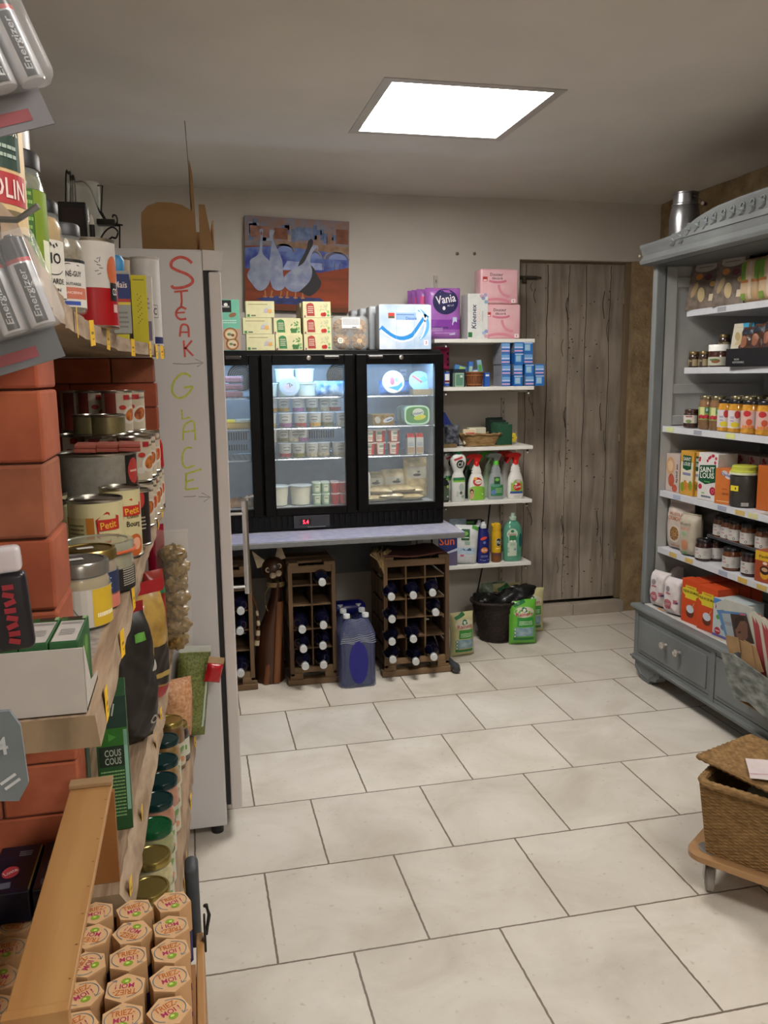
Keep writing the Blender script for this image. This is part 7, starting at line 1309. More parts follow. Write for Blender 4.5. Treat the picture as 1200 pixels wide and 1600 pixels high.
def berry(b, fm, w_, d, h): rnd = random.Random(8); [b.ell(fm, rnd.uniform(-w_*.45, w_*.45), h*rnd.uniform(.3, .95), .008, .008, P('#8f1f34'), 1, 10) for _ in range(12)]
def bput(name, lab, cat, u0, u1, v, k, x, d, h, col, art, rz=0, group=None, sides=None):
    ya, yb = cy(u0, v, x), cy(u1, v, x); w_ = abs(ya-yb)
    o = carton(name, lab, cat, w_, d, h, col, art, group); place(o, (x+d/2, (ya+yb)/2, CSZ[k]+.0015), -PI/2+rz); return o
bput('sugar_box', 'white sugar box with upright dark lettering at the far end of the fourth cabinet shelf', 'sugar', 1040, 1061, 755, 3, 2.18, .1, .175, '#b0a29a', perla)
bput('sugar_box', 'orange and green sugar box with a dark green badge, fourth cabinet shelf', 'sugar', 1062, 1081, 762, 3, 2.175, .12, .2, '#b98a34', sl(True), .05)
bput('sugar_box', 'orange and green sugar box just right of its twin, half hidden', 'sugar', 1082, 1092, 765, 3, 2.19, .12, .2, '#b98a34', sl(True), .05)
bput('sugar_box', 'large white sugar box with red berries and big green badge, fourth cabinet shelf', 'sugar', 1090, 1117, 770, 3, 2.165, .1, .205, '#c4c1bf', sl(False), .08)
for k, (a, c) in enumerate([(1120, 1133), (1134, 1148), (1149, 1166), (1167, 1185), (1186, 1204)]): bput('sugar_box', '%s pale berry-print sugar box from the far end in the back row' % ORD[k], 'sugar', a, c, 760, 3, 2.30, .12, .2, '#8f7f7e', berry, 0, 'berry-print sugar boxes in the back row')
def daddy(b, fm, w_, d, h): b.ell(fm, -.012, h*.88, .016, .011, P('#b9b4b8'), 1, 12); b.ell(fm, .012, h*.8, .02, .012, P('#c4c0c8'), 1, 12); b.text(fm, 'Daddy', 0, h*.82, .055, .016, P('#2c3470'), 3, -.2); b.text(fm, 'pure', -.008, h*.42, .024, .008, P('#6a2c14'), 2); b.text(fm, 'canne', -.004, h*.3, .03, .008, P('#6a2c14'), 2); b.rect(fm, 0, h*.08, w_*.8, .004, P('#c9a27a'), 2)
bput('sugar_box', 'plain orange cane sugar box left of the dark lidded tub, fourth cabinet shelf', 'sugar', 1118, 1144, 780, 3, 2.17, .07, .15, '#b5652a', daddy, .3)
bput('sugar_box', 'orange cane sugar box right of the dark lidded tub', 'sugar', 1182, 1212, 790, 3, 2.22, .08, .18, '#a8561c', None, .1)
t = thing('dark_tub', 'dark plastic tub with lime lid and small yellow price sticker, fourth cabinet shelf', 'tub'); b = MB(); b.lathe([(.05, 0), (.054, .006), (.055, .12), (.051, .135), (.045, .14)], pm('#35322f', rough=.35, var=.1), 30); mp = cyl(.0555); b.rect(mp, -.022, .078, .04, .022, P('#cfc02a'), 1); b.ell(mp, -.014, .078, .003, .005, BLACK, 2); b.rect(mp, .026, .014, .028, .014, P('#c9c6c2'), 1); [b.rect(mp, .014+.0035*k, .014, .0014, .012, BLACK, 2) for k in range(7)]; b.build('tub', t); MB().lathe([(.058, .136), (.056, .148), (.051, .152), (.05, .166), (.046, .170), (0, .170)], pm('#a9ae40', rough=.4), 30).build('lid', t); b = MB(); b.lathe([(.0585, .134), (.0585, .143)], P('#c6cab0'), 30); b.build('tamper_ring', t); cput(t, 1161, 782, 3, 2.215, .6)
mb = MB(); mb.grid(lambda a, c: (2.165+.12*a, 2.86-.2*c, .924+.02*math.sin(a*5+c*9)**2*a), 8, 10, pm('#aaa49a', rough=.7)); tag(mb.build('paper_sheet'), 'crumpled white paper on the fourth cabinet shelf by the picture edge', 'paper')
# --- shelf 5: muesli, jam jars
MU = pm('#b8aaa0', rough=.4, var=.08, scale=18)
def mues(b, mp, w_, h): b.text(mp, 'MUESLI', .0, h*.8, w_*.5, .014, P('#9c6a52'), 3); b.text(mp, 'CRUNCHY', 0, h*.7, w_*.55, .018, P('#b0603c'), 3); b.ell(mp, .0, h*.36, .036, .04, P('#c9c0b4'), 2, 24); b.ell(mp, .0, h*.37, .031, .034, pm('#a8834f', col2='#5c3b26', scale=160), 3, 24); b.rect(mp, 0, h*.1, w_*.4, .01, P('#b08a72'), 2)
o = bag('muesli_bag', 'pinkish-white muesli bag with a bowl picture at the far end of the fifth cabinet shelf', 'muesli', .17, .215, .08, MU, mues, .012, wr=.002, seed=71, pw=3); cput(o, 1064, 842, 4, 2.215, .12)
def mues2(b, mp, w_, h): b.text(mp, 'Muesli', -.01, h*.8, w_*.6, .014, P('#7a7068'), 3); b.rect(mp, -.01, h*.68, w_*.5, .012, P('#b08a7a'), 2); b.ell(mp, -.015, h*.55, .012, .01, P('#7fa07a'), 2); b.ell(mp, -.008, h*.28, .02, .024, P('#a8765a'), 2); b.rect(mp, -.015, h*.06, .03, .02, P('#6f9a6a'), 2)
o = bag('muesli_bag', 'narrow beige muesli bag in front of the pinkish-white one', 'muesli', .10, .185, .07, pm('#a59c8c', rough=.4, var=.08, scale=18), mues2, .008, wr=.0015, seed=72, pw=5); cput(o, 1079, 862, 4, 2.185, .35)
o = bag('flour_bag', 'grey crumpled bag behind the jam jars on the fifth cabinet shelf', 'bag', .12, .2, .08, pm('#77736c', rough=.5, var=.12, scale=18), None, .0, wr=.004, seed=73); cput(o, 1106, 840, 4, 2.33, .2)
JAM = pm('#2c0f12', rough=.2, coat=.7, var=.1); JAMB = pm('#5a2f14', rough=.2, coat=.7, var=.1)
def jam(b, mp, z0, z1): b.text(mp, 'L\'or', -.014, z1-.008, .018, .012, P('#5a3a5a'), 3); b.ell(mp, .004, z0+.01, .0055, .0055, BLACK, 3, 12); b.ell(mp, .004, z0+.01, .0035, .0035, P('#b9b6b2'), 4, 12); b.rect(mp, -.012, z0+.022, .02, .003, P('#a85a72'), 2); smallprint(b, mp, .026, (z0+z1)/2, .016, .02, P('#8a8a8a'), 4, 2)
jm = [jar('x', .0365, .095, c, BLID, jam, None, '#b3b0ac', (.15, .72), lidh=.012, sweep=1.25) for c in (JAM, JAMB)]
for (u, v, x, q, lab) in [(1099, 870, 2.185, 0, 'front dark red jam jar beside the narrow muesli bag'), (1119, 872, 2.24, 0, 'dark red jam jar just behind and right of the front one'), (1128, 874, 2.30, 0, 'jam jar in the shade under the far end of the tray'), (1142, 888, 2.19, 1, 'amber jam jar in front, under the tray'), (1160, 886, 2.24, 1, 'amber jam jar between two front jam jars, under the tray'), (1172, 892, 2.20, 0, 'jam jar with pink print left of the orange box')]: o = cput(put(jm[q], (0, 0, 0), 0, lab, 'jam jars on the fifth cabinet shelf'), u, v, 4, x, .45)
tr = thing('metal_tray', 'grey metal tray holding jam jars above the lower jam jars', 'tray', (0, 0, 0)); b = MB(); TM = pm('#6f7176', rough=.3, metal=.8); yt0, yt1 = cy(1112, 822, 2.21), cy(1215, 850, 2.21); zt = CSZ[4]+.105
b.box(2.20, yt1, zt, 2.46, yt0, zt+.003, TM); b.box(2.192, yt1, zt, 2.20, yt0, zt+.014, TM, .003); b.box(2.192, yt0, zt, 2.46, yt0+.008, zt+.014, TM, .003); b.build('tray', tr)
for (x, y) in ((2.44, yt0-.03), (2.44, yt1+.05)): MB().box(x-.01, y-.01, CSZ[4]+.001, x+.01, y+.01, zt, TM).build('tray_support', tr)
for i, (u, v, x, lab) in enumerate([(1128, 825, 2.245, 'farthest jam jar on the metal tray'), (1140, 830, 2.235, 'second jam jar on the metal tray'), (1152, 833, 2.235, 'third jam jar on the metal tray'), (1171, 838, 2.235, 'fourth, frontmost-looking jam jar on the metal tray'), (1195, 842, 2.235, 'fifth jam jar on the metal tray, at the picture edge')]): o = put(jm[1], (x, cy(u, v, x), zt+.0035), -PI/2+.45, lab, 'jam jars on the metal tray')
bput('cocoa_box', 'yellow and orange cocoa box at the near end of the fifth cabinet shelf', 'cocoa', 1179, 1206, 900, 4, 2.17, .09, .125, '#8f3f22', lambda b, fm, w_, d, h: (b.rect(fm, 0, h*.84, w_, h*.3, P('#c29a24'), 1), b.text(fm, 'Poulain', 0, h*.84, w_*.6, .012, P('#3a2c14'), 3, .1), b.ell(fm, 0, h*.4, .024, .018, P('#2a120c'), 2), b.ell(fm, 0, h*.28, .022, .022, P('#c28a24'), 1), b.ell(fm, 0, h*.42, .016, .008, P('#b08a6a'), 3), b.ell(fm, 0, h*.62, .012, .006, P('#d0b8a8'), 2)), .15)
o = MB(); o.lathe([(.03, 0), (.033, .006), (.03, .014), (0, .016)], pm('#4f9a3c', rough=.4), 20); tag(o.build('green_tub'), 'green round tub top behind the cocoa box', 'tub').location = (2.29, cy(1190, 850, 2.29), CSZ[4]+.09); tag(MB().lathe([(.03, 0), (.03, .088)], pm('#33281f'), 20).build('dark_jar'), 'dark jar body under the green tub top', 'jar').location = (2.29, cy(1190, 850, 2.29), CSZ[4]+.001)
# --- drawer top: flour, corn starch, bread
FL = pm('#c4bcbd', rough=.5, var=.06, scale=20)
def flour(b, mp, w_, h): b.ell(mp, -.01, h*.3, .022, .024, P('#a05a62'), 2); smallprint(b, mp, -.01, h*.3, .03, .014, P('#d0b9bb'), 2, 4); b.rect(mp, .03, h*.4, .02, .02, P('#a8606c'), 2); b.rect(mp, -.01, h*.6, .03, .008, P('#a8606c'), 2); b.ell(mp, -.012, h*.72, .012, .014, P('#8a7f84'), 2); b.rect(mp, .038, h*.38, .012, .008, P('#4a3a6a'), 3)
for (u, v, x, lab, s_) in ((1034, 935, 2.145, 'far paper bag of flour standing on the drawer top', 81), (1056, 950, 2.135, 'near paper bag of flour beside the orange boxes', 82), (1054, 915, 2.27, 'third flour bag standing behind the front two', 83)):
    o = bag('flour_bag', lab, 'flour', .105, .17, .085, FL, flour, .0, group=None, wr=.003, seed=s_, pw=5); cput(o, u, v, 5, x, .25)
def mais(b, fm, w_, d, h): Y = P('#c0b02c'); b.poly(fm, [(-w_*.46, h*.68), (-w_*.3, h*.62), (-w_*.3, h*.56), (w_*.3, h*.56), (w_*.3, h*.62), (w_*.46, h*.68), (w_*.46, h*.78), (w_*.3, h*.8), (w_*.3, h*.86), (-w_*.3, h*.86), (-w_*.3, h*.8), (-w_*.46, h*.78)], Y, 2); b.text(fm, 'FLEUR DE MAÏS', 0, h*.73, w_*.82, .014, P('#3a2c14'), 4); b.text(fm, 'FARINE', 0, h*.82, w_*.4, .007, P('#a8321c'), 4); b.ell(fm, .0, h*.24, .026, .022, P('#5c2a18'), 2); b.ell(fm, .0, h*.33, .024, .018, P('#b3bac2'), 3); b.stroke(fm, [(.01, h*.36), (.026, h*.5)], .003, P('#b99a7c'), 4)
ORG = '#b8421a'
for k, (a, c) in enumerate([(1065, 1089), (1090, 1116)]):
    o = bput('corn_starch_box', ('left', 'right')[k]+' orange corn starch box with yellow badge on the drawer top', 'corn starch', a, c, (965, 978)[k], 5, 2.115, .055, .195, ORG, mais, .12, 'orange corn starch boxes')
    for q in range(3): o2 = carton('corn_starch_box', '%s orange box behind the %s front one' % (ORD[q], ('left', 'right')[k]), 'corn starch', .105, .055, .195, ORG, None, 'orange boxes in the rows behind'); place(o2, (o.location.x+.06*(q+1), o.location.y+.004*q, CSZ[5]+.0015), -PI/2+.02)
bput('biscotte_box', 'white and blue bread box with magenta lettering beside the orange boxes', 'bread', 1113, 1150, 1000, 5, 2.12, .12, .165, '#a9b4b6', lambda b, fm, w_, d, h: (b.rect(fm, 0, h*.92, w_, h*.14, P('#3f74ae'), 1), b.text(fm, 'Pain', -w_*.22, h*.78, w_*.4, .022, P('#8f1f50'), 3), b.ell(fm, -w_*.3, h*.52, .012, .01, P('#4f8a3c'), 2), b.ell(fm, -w_*.3, h*.16, .018, .016, P('#a02a3c'), 2), b.rect(fm, -w_*.3, h*.16, .026, .004, P('#d9b9c0'), 3), b.rect(fm, 0, h*.04, w_, h*.07, P('#5f5a9a'), 1), b.ell(fm, -w_*.1, h*.3, .014, .012, P('#6a6a7a'), 2)), .1)
# --- magazines in a cardboard box at the near end of the drawer top
mbx = thing('magazine_holder', 'brown cardboard holder hung on the drawer front, carrying the slanting magazines', 'holder', (0, 0, 0)); KR = pm('#8c6f4c', rough=.8, var=.08, scale=14); b = MB()
yf = cy(1192, 1060, 1.96); b.box(1.962, 2.30, .25, 2.047, 2.64, .254, KR); b.box(1.962, 2.30, .254, 1.965, yf, .335, KR); b.box(2.043, 2.30, .254, 2.047, 2.64, .34, KR); b.build('carton', mbx)
def sheet(pts, th, x, m, art=None, name='magazine', lab='', cat='magazine', group=None, lean=0):
    # outline in (y, z) as seen on the plane x, given thickness and a lean
    Q = [atX(u, v, x) for u, v in pts]; zb = min(q.z for q in Q); n = len(Q); b = MB()
    fr = [(x+lean*(q.z-zb), q.y, q.z) for q in Q]; bk = [(a+th, c, d) for a, c, d in fr]
    b.add(fr+bk, [tuple(range(n)), tuple(reversed(range(n, 2*n)))]+[(i, (i+1) % n, n+(i+1) % n, n+i) for i in range(n)], m)
    if art: art(b, lambda u, v, m2, k, pp: b.add([(x+lean*(q.z-zb)-.0006*k, q.y, q.z) for q in [atX(a, c, x) for a, c in pp]], [tuple(range(len(pp)))], m2))
    return tag(b.build(name), lab, cat, group)
PM = P('#a9aaa2', rough=.3)
def magart(b, f): f(0, 0, P('#4f74a0'), 1, [(1120, 953), (1131, 953), (1147, 1004), (1137, 1004)]); f(0, 0, P('#4f74a0'), 2, [(1120, 953), (1166, 958), (1168, 962), (1122, 958)]); f(0, 0, P('#8f979c'), 3, [(1128, 958), (1142, 959), (1152, 1003), (1139, 1000)]); f(0, 0, P('#7d858c'), 4, [(1131, 970), (1145, 973), (1147, 979), (1133, 976)]); f(0, 0, P('#3b2b26'), 5, [(1142, 959), (1167, 961), (1180, 1006), (1150, 1003)]); f(0, 0, P('#6a4a3c'), 6, [(1152, 968), (1161, 965), (1169, 975), (1170, 995), (1163, 1005), (1154, 1000), (1150, 984)]); f(0, 0, P('#2a1d1a'), 7, [(1150, 966), (1160, 962), (1166, 970), (1158, 970), (1153, 980), (1150, 984)]); f(0, 0, P('#2a1d1a'), 7, [(1154, 987), (1159, 986), (1159, 989), (1155, 990)]); f(0, 0, P('#a85a62'), 8, [(1157, 958), (1166, 959), (1167, 962), (1158, 961)])
sheet([(1118, 942), (1133, 936), (1175, 950), (1190, 1040), (1140, 1010)], .010, 2.022, PM, magart, lab='magazine with a dark portrait cover in front of the others', lean=.0)
for k in range(9):
    a = 1168+5*k; sheet([(a, 958+3*k), (a+8, 955+3*k), (a+40, 985+3*k), (a+34, 1074), (a+16, 1062)], .004, 2.017-.0045*k, P('#9a3f44' if k % 3 else '#b3aca0', rough=.35) if k else P('#aeb0a0'), (lambda b, f, a=a, k=k: f(0, 0, P('#b3b3a4'), 1, [(a, 958+3*k), (a+8, 955+3*k), (a+18, 966+3*k), (a+8, 974+3*k)])), lab='%s magazine of the slanting stack, counted from the drawers' % ORD[k], group='slanting magazines with red spines', lean=.02)
for k, pts in enumerate([[(1133, 992), (1152, 997), (1156, 1018), (1140, 1022), (1134, 1003)], [(1146, 997), (1172, 1008), (1180, 1045), (1160, 1040), (1154, 1012)], [(1160, 1000), (1178, 1010), (1192, 1050), (1184, 1052), (1168, 1020)]]): sheet([(u, v) for u, v in pts], .003, 1.968+.005*k, KR, None, 'brown_paper', '%s torn piece of brown cardboard in front of the magazines' % ORD[k], 'cardboard', 'torn brown cardboard pieces', lean=.05)
o = sheet([(1126, 1018), (1145, 1022), (1200, 1062), (1222, 1078), (1222, 1140), (1195, 1122), (1170, 1098), (1148, 1092), (1139, 1070)], .006, 1.953, pm('#4c504d', rough=.5, col2='#868a85', scale=30, stretch=(1, .6, 1.6), bump=.3), None, 'slate_board', 'grey scrubbed slate board leaning on the cabinet drawers at the right', 'board', lean=.0); 
tag(MB().box(2.0475, 2.45, .3, 2.0625, 2.47, .34, GBL2).build('slate_hook'), 'small grey bracket between the magazine holder and the drawers', 'hook')
tag(MB().box(1.985, 2.36, 0, 2.03, 2.50, .32, pm('#7f8a2c', rough=.5)).build('green_bin'), 'olive green bin edge at the right picture edge, before the drawers', 'bin')
# --- milk can on the cabinet
mc = thing('milk_can', 'dented metal milk can standing on top of the painted cabinet', 'milk can', (2.36, 3.80-.02, 1.9905)); mc.location = (atY(1070, 340, 3.49).x, 3.49, 1.9905); mc.scale = (.88, .88, .9); ZN = pm('#97979a', rough=.32, metal=.85, col2='#77777a', scale=9)
MB().lathe([(.055, .0), (.068, .008), (.073, .06), (.074, .17), (.070, .205), (.064, .225), (.062, .23)], ZN, 36).build('body', mc)
MB().lathe([(.062, .23), (.067, .232), (.067, .238), (.061, .242), (.061, .285), (.064, .288), (.064, .293), (.060, .294), (.058, .28), (0, .279)], ZN, 36).build('neck', mc)
for s_ in (-1, 1): MB().box(-.006, s_*.06-.004, .255, .006, s_*.06+.008*s_+.004, .28, ZN, .002).build('lug', mc)
b = MB(); b.tube([(0, -.068, .268), (.01, -.085, .262), (.03, -.105, .235), (.035, -.108, .228)], .0028, IRON, 6); b.tube([(0, .068, .268), (.01, .09, .262), (.03, .0, .232)], .001, IRON, 5) if 0 else None; b.build('bail_wire', mc)
MB().tube([(.02, -.118, .226), (.05, -.098, .226)], .009, pm('#4a201a', rough=.5), 12).build('wooden_grip', mc)
# --- wicker hamper on a dolly
DA = math.atan2(-.8, .6); UX = Vector((.6, -.8, 0)); VX = Vector((.8, .6, 0)); O0 = Vector((1.305, 1.965, 0))
dl = thing('wooden_dolly', 'round-cornered wooden dolly on castors carrying the wicker hamper', 'dolly', (O0.x, O0.y, 0), DA)
BW = pm('#a9835a', rough=.45, col2='#94704a', scale=9, stretch=(.3, 2, 1)); b = MB(); r_ = .05; LN, WD_ = .62, .42
o = []
for (cx, cy_, a0) in ((r_, r_, 180), (LN-r_, r_, 270), (LN-r_, WD_-r_, 0), (r_, WD_-r_, 90)): o += arc(cx, cy_, r_, r_, a0, a0+90, 8)
n = len(o)
def lay(z, ins): c = [(x+(LN/2-x)*ins*2/LN, y+(WD_/2-y)*ins*2/WD_, z) for x, y in o]; return c
vs = lay(.112, .003)+lay(.115, 0)+lay(.130, 0)+lay(.133, .003)
b.add(vs, [tuple(reversed(range(n))), tuple(range(3*n, 4*n))]+[(j*n+i, j*n+(i+1) % n, (j+1)*n+(i+1) % n, (j+1)*n+i) for j in range(3) for i in range(n)], BW); b.build('board', dl)
for (x, y) in ((.06, .06), (LN-.06, .06), (.06, WD_-.06), (LN-.06, WD_-.06)):
    MB().lathe([(.036, .1332), (.036, .1345), (0, .1345)], pm('#6f6a63', rough=.6, var=.1), 24, T(x, y, 0)).build('plate_cap', dl)
    M = T(x, y, 0, 0, 0, -1.12); b = MB(); b.box(-.026, -.024, .104, .026, .024, .1115, STEEL, .002, M); b.box(-.024, -.017, .034, -.003, -.0145, .104, STEEL, 0, M); b.box(-.024, .0145, .034, -.003, .017, .104, STEEL, 0, M); b.box(-.022, -.0145, .09, .012, .0145, .104, STEEL, .001, M); c_ = b.build('castor', dl)
    w_ = MB(); w_.lathe([(.0, -.011), (.034, -.011), (.0375, -.008), (.0375, .008), (.034, .011), (0, .011)], pm('#8f8a83', rough=.5), 28, M @ T(-.012, 0, .0377, PI/2)); w_.build('wheel', c_)
WK = pm('#8f6f45', rough=.8, col2='#6b4f2a', scale=55, stretch=(.9, .9, 3.2), bump=.6)
hp = thing('wicker_hamper', 'brown seagrass hamper with its lid ajar, standing on the wooden dolly', 'basket', tuple(O0+UX*.055+VX*.03+Vector((0, 0, .1335))), DA)
b = MB(); HL_, HW, HH = .5, .235, .215
def hamp(a, c):
    m = 440; i = int(round(a*m)) % m; P_ = 2*(HL_+HW); s_ = i/m*P_; fl = .022*c
    if s_ < HL_: x, y, nx, ny = s_, 0, 0, -1
    elif s_ < HL_+HW: x, y, nx, ny = HL_, s_-HL_, 1, 0
    elif s_ < 2*HL_+HW: x, y, nx, ny = HL_-(s_-HL_-HW), HW, 0, 1
    else: x, y, nx, ny = 0, HW-(s_-2*HL_-HW), -1, 0
    wv = .0016*math.sin(i*PI/4+.4)*math.cos(c*PI*44)+.0008*math.cos(c*PI*88)
    x = x+(x-HL_/2)/HL_*2*fl+nx*wv; y = y+(y-HW/2)/HW*2*fl+ny*wv
    return (x, y, .001+HH*c)
b.grid(hamp, 440, 176, WK); b.box(.004, .004, .001, HL_-.004, HW-.004, .008, WK); b.build('woven_wall', hp)
q = [(-.022, -.022), (HL_/2, -.026), (HL_+.022, -.022), (HL_+.026, HW/2), (HL_+.022, HW+.022), (HL_/2, HW+.026), (-.022, HW+.022), (-.026, HW/2)]
def rr(q, rad, z): 
    out = []
    for (cx, cy_, a0) in ((rad-.022, rad-.022, 180), (HL_+.022-rad, rad-.022, 270), (HL_+.022-rad, HW+.022-rad, 0), (rad-.022, HW+.022-rad, 90)): out += [(x, y, z) for x, y in arc(cx, cy_, rad, rad, a0, a0+90, 6)]
    return out
rim = rr(q, .03, HH); den = []
for i in range(len(rim)):
    a, c = Vector(rim[i]), Vector(rim[(i+1) % len(rim)]); k = max(1, int((c-a).length/.006)); den += [tuple(a+(c-a)*j/k) for j in range(k)]
MB().tube(den, [.0115+.0016*math.sin(i*2.0) for i in range(len(den))], WK, 8, True).build('rim', hp)
MB().lathe([(0, 0), (.09, .0), (.1, .02), (.08, .16), (.05, .2), (0, .2)], pm('#8f938f', rough=.5, var=.15), 20, T(.15, .11, .01)).build('linen_roll', hp)
ld = MB(); n_ = 70
def lidf(a, c, s_=1): return ((a-.5)*.52+.0, (c-.5)*.235, s_*.006+.0022*math.sin(a*PI*43)*math.cos(c*PI*27))
ld.grid(lambda a, c: lidf(a, c), 130, 80, WK); ld.grid(lambda a, c: lidf(1-a, c, -1), 40, 26, WK)
e = [((-.26), -.117), (.26, -.117), (.26, .117), (-.26, .117)]; den = []
for i in range(4):
    a, c = Vector((*e[i], 0)), Vector((*e[(i+1) % 4], 0)); k = int((c-a).length/.007); den += [tuple(a+(c-a)*j/k) for j in range(k)]
ld.tube(den, [.0075+.0014*math.sin(i*2.1) for i in range(len(den))], WK, 7, True)
lo = ld.build('lid', hp); lo.location = (.232, .078, HH+.036); lo.rotation_euler = (.02, .025, -.32)
pp = MB(); pp.grid(lambda a, c: (.0+.16*a, .0+.12*c, .002*math.sin(a*7+c*5)), 8, 6, pm('#c9bdbd', rough=.6, var=.03)); pp.stroke(Map(lambda x, y, o_: (x, y, .004)), [(0, .02), (.05, .03), (.1, .02), (.16, .05)], .003, P('#b9848a'), 0)
place(tag(pp.build('paper_sheet'), 'white sheet of paper lying on the hamper lid', 'paper'), tuple(atZ(1172, 1216, .401)), DA+.4, .03, .02)
# ================================================================== NEAR LEFT: kraft hexagon boxes in a crate, wooden stand, hanging packs
HNY = pm('#ac8250', rough=.5, col2='#97693a', scale=7, stretch=(3, .3, 2)); HNYD = pm('#8f5f30', rough=.55, col2='#784a22', scale=7)
cr = thing('wooden_crate', 'low honey-coloured wooden crate with iron latch holding the kraft hexagon boxes', 'crate', (0, 0, 0))
MB().box(-.032, .70, .40, -.020, 1.27, .592, HNY, .002).build('side_board', cr); MB().box(XL+.02, .70, .40, -.44, 1.20, .612, HNY, .002).build('left_board', cr) if 0 else None
MB().box(-.42, .70, .58, -.033, 1.195, .592, HNYD, .001).build('bottom_board', cr); MB().box(-.42, .70, .40, -.033, .712, .579, HNYD).build('near_board', cr); MB().box(-.42, 1.185, .40, -.033, 1.195, .579, HNYD).build('far_board', cr)
b = MB(); b.box(-.046, 1.285, .55, -.024, 1.33, .695, pm('#383b3f', rough=.55), .009, None, 3); b.build('dark_corner_post', cr)
for (x, y) in ((-.05, .74), (-.40, .74), (-.40, 1.16), (-.05, 1.16)): MB().box(x-.015, y-.015, 0, x+.015, y+.015, .40 if y < .8 or 1 else .58, HNYD).build('leg', cr)
MB().tube([(-.016, 1.25, .60), (-.010, 1.255, .63), (-.014, 1.26, .645), (-.016, 1.25, .65)], .003, IRON, 6).build('latch', cr); MB().box(-.0195, 1.24, .575, -.016, 1.262, .63, IRON, .002).build('latch_plate', cr)
MB().box(-.0195, .80, .50, -.018, .812, .62, pm('#c9b23a', rough=.5)).build('yellow_strip', cr)
KRT = pm('#cba377', rough=.6, var=.04, scale=30); KRS = pm('#b48c62', rough=.65, var=.05); NVB = P('#1c1a52')
hx = MB(); R6 = .0275; hp6 = [(R6*math.cos(PI/6+k*PI/3), R6*math.sin(PI/6+k*PI/3)) for k in range(6)]
def hexring(z): return [(x, y, z) for x, y in hp6]
hx.add(hexring(0)+hexring(.052), [(i, (i+1) % 6, 6+(i+1) % 6, 6+i) for i in range(6)], NVB); hx.add([(x*1.02, y*1.02, .052) for x, y in hp6]+[(x*1.02, y*1.02, .098) for x, y in hp6]+hexring(.1), [(i, (i+1) % 6, 6+(i+1) % 6, 6+i) for i in range(6)]+[(6+i, 6+(i+1) % 6, 12+(i+1) % 6, 12+i) for i in range(6)], KRS); hx.add(hexring(.1), [tuple(range(6))], KRT); hx.add(hexring(0), [tuple(reversed(range(6)))], NVB)
tf = topf(.1); hx.text(tf, 'TRIEZ-', 0, .0085, .030, .0095, P('#b9642a'), 2); hx.text(tf, 'MOI !', .001, -.003, .024, .009, P('#a83058'), 2); hx.ell(tf, 0, -.0125, .0062, .0052, P('#7fa02c'), 2, 16); hx.ell(tf, -.001, -.0115, .0026, .0022, P('#b9c96a'), 3, 10)
BA = P('#56707c'); hx.stroke(tf, arc(0, 0, .0215, .0185, 100, 235, 14), .0011, BA, 2); hx.stroke(tf, arc(0, 0, .0215, .0185, -55, 80, 14), .0011, BA, 2); hx.stroke(tf, [(.0185, -.0145), (.0118, -.0155), (.0125, -.0105)], .0011, BA, 2)
hx = tag(hx.build('hexagon_box'), 'x', 'box'); rnd = random.Random(12); DXH, DYH = .0525, .0585
rots = {(0, 0): .4, (0, 1): 3.3, (0, 2): .2, (0, 3): .25, (0, 4): .5, (1, 0): .3, (1, 1): 2.6, (1, 2): .1, (1, 3): 3.1, (1, 4): .05}
cn = ['right', 'second', 'third', 'fourth', 'fifth', 'sixth']
for c_ in range(6):
    for r_ in range(8):
        x = -.063-.0552*c_; y = 1.204-.0562*r_-(.003 if c_ % 2 else 0)
        if y < .80: continue
        put(hx, (x+rnd.uniform(-.001, .001), y, .5925+rnd.uniform(0, .004)), rots.get((c_, r_), rnd.choice([.1, .5, 2.9, 1.2])), 'kraft hexagon box, %s column from the right, %s row from the far end' % (cn[c_], ORD[r_]), 'kraft hexagon boxes in the crate')
MB_ = MB(); MB_.box(-.42, 1.196, .40, -.06, 1.230, .592, HNYD, .002); tag(MB_.build('wooden_block'), 'wooden block under the far row of hexagon boxes', 'block')
# upright wooden stand: top board over the boxes, end panel at the far side
ws = thing('wooden_stand', 'honey-coloured narrow wooden stand with a nail-studded top board over the hexagon boxes', 'stand', (0, 0, 0))
xt0, xt1 = -.207, -.146
b = MB(); b.box(xt0, .80, .852, xt1, 1.29, .861, HNY, .0015)
for k in range(9): b.ell(topf(.861), xt1-.005, .84+.055*k, .0016, .0012, P('#6a4526'), 1, 8)
b.build('top_board', ws); MB().box(xt0-.001, 1.268, .70, xt1+.003, 1.2775, .8515, HNYD, .001).build('end_panel', ws); MB().box(xt0-.001, 1.268, .8615, xt1+.001, 1.29, .868, pm('#9a7c58', rough=.6), .001).build('end_batten', ws); MB().box(xt0-.001, .788, .60, xt1+.001, .80, .866, HNY, .001).build('near_panel', ws)
tag(MB().box(xt0-.001, 1.268, .5925, xt1+.003, 1.2775, .6995, HNYD).build('wooden_strip'), 'dark wooden strip carrying the end panel of the stand', 'strip')
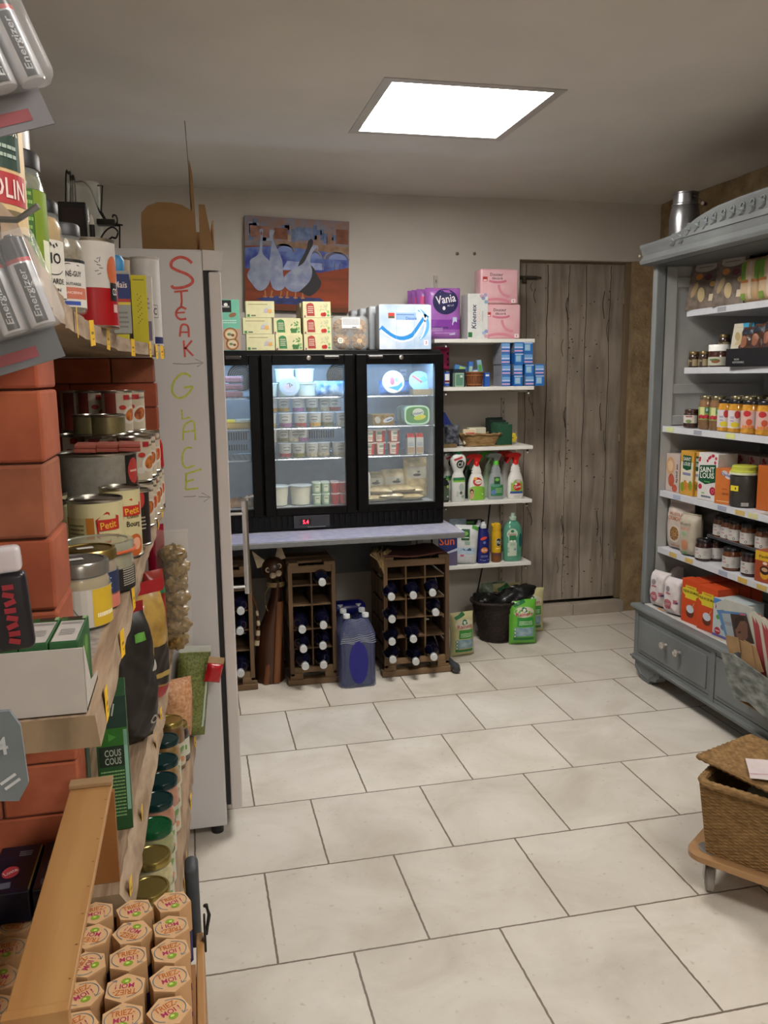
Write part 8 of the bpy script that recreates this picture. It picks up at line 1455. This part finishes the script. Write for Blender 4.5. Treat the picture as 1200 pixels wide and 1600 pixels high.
# hanging battery blister packs on a rail
SIL = pm('#cfd0d6', rough=.2, metal=.45, var=.04); RAILM = pm('#8a8a88', rough=.35, metal=.7)
def bpack(lab, n, loc, rx, ry, rz, card, grp='hanging battery packs'):
    t = thing('battery_pack', lab, 'battery pack', loc, rz, grp, rx, ry)
    hw = .0085*n+.004; b = MB(); b.box(-hw-.01, .0, -.036, hw-.009, .0015, .03, pm(card, rough=.5)); fm = front(0); b.rect(fm, -.012, -.029, hw*1.3, .006, P('#8f4a50'), 1); b.build('backing_card', t)
    for i in range(n):
        x = (i-(n-1)/2)*.0155; c_ = MB(); M = T(x, -.009, -.018)
        c_.lathe([(.0065, 0), (.0072, .001), (.0072, .034)], SIL, 20, M); c_.lathe([(.0072, .034), (.0072, .0362)], P('#b03a40', rough=.25), 20, M); c_.lathe([(.0072, .0362), (.0072, .0472), (.006, .048), (.0028, .048), (.0026, .050), (0, .050)], pm('#2a2a2e', rough=.25, metal=.3), 20, M)
        mp = Map(lambda a, z, o, M=M: tuple(M @ Vector(((.00725+o)*math.sin(a/.0072), -(.00725+o)*math.cos(a/.0072), z))), 10); c_.rect(mp, .0, .017, .0065, .032, pm('#26262c', rough=.3), 1); c_.text(mp, 'Energizer', .0, .017, .026, .0042, P('#b3b5ba'), 3, PI/2, .2); c_.build('battery', t)
    b = MB(); b.box(-hw+.001, -.0175, -.0195, hw-.001, -.0005, .034, film('#f4f6fa', .16, .03), .005, None, 3); b.build('clear_blister', t); return t
p1 = atY(22, 62, .42); p2 = atY(30, 440, .42)
bpack('battery blister pack hanging at the upper left picture edge', 2, (p1.x-.006, .42, p1.z-.008), -.15, -.36, .35, '#77757a').scale = (.8, .8, .85)
bpack('battery blister pack hanging lower, in front of the gherkin jars', 3, (p2.x-.007, .42, p2.z-.010), -.1, -.30, .15, '#6a6c70').scale = (.8, .8, .82)
hk = thing('hanging_strip', 'metal hanging rail with hooks carrying the small blister packs', 'rail', (0, 0, 0)); b = MB(); b.box(-.24, .424, .80, -.225, .43, 1.9, RAILM, .001); b.build('strip', hk)
for p in (p1, p2): MB().tube([(-.232, .427, p.z+.03), (p.x, .427, p.z+.028), (p.x+.01, .424, p.z+.034)], .0015, RAILM, 6).build('hook', hk)
# dark pack with red lettering, clear cap; grey pack below
q = atY(14, 945, .5); t = thing('dark_blister_pack', 'small black pack with red vertical lettering and clear cap at the left edge', 'pack', (q.x, .5, q.z), .1, None, 0, -.06)
b = MB(); b.box(-.011, -.006, -.026, .011, .006, .019, pm('#16141a', rough=.3), .003, None, 3); [b.rect(front(.012), .001+.0005*(k%2), -.02+.0045*k, .006, .003, P('#8f1f2c'), 2, .3*(k%3-1)) for k in range(8)]; b.build('body', t); MB().box(-.010, -.006, .0192, .010, .006, .034, film('#dfe0e6', .45, .05), .003, None, 3).build('clear_cap', t)
MB().tube([(-.0, .008, .03), (-.03, .02, .032), (-.09, .03, .035)], .0012, RAILM, 6).build('hook', t)
q = atY(8, 1185, .5); t = thing('grey_blister_pack', 'grey rounded card pack with white markings at the left picture edge', 'pack', (q.x, .5, q.z), .1, None, 0, -.05)
b = MB(); o_ = [(-.014, -.024), (.004, -.028), (.0105, -.018), (.0105, .018), (.006, .028), (-.014, .030)]; b.prism(o_, 0, .004, pm('#6c7478', rough=.4)); fm = front(0); b.text(fm, '4', -.001, .008, .007, .011, P('#b9bdc0'), 2); b.rect(fm, .0, -.013, .010, .0018, P('#b9bdc0'), 1, .5); b.rect(fm, .002, -.0165, .010, .0018, P('#b9bdc0'), 1, .5); b.build('card', t); MB().tube([(-.002, .006, .026), (-.04, .015, .03), (-.09, .03, .03)], .0012, RAILM, 6).build('hook', t)
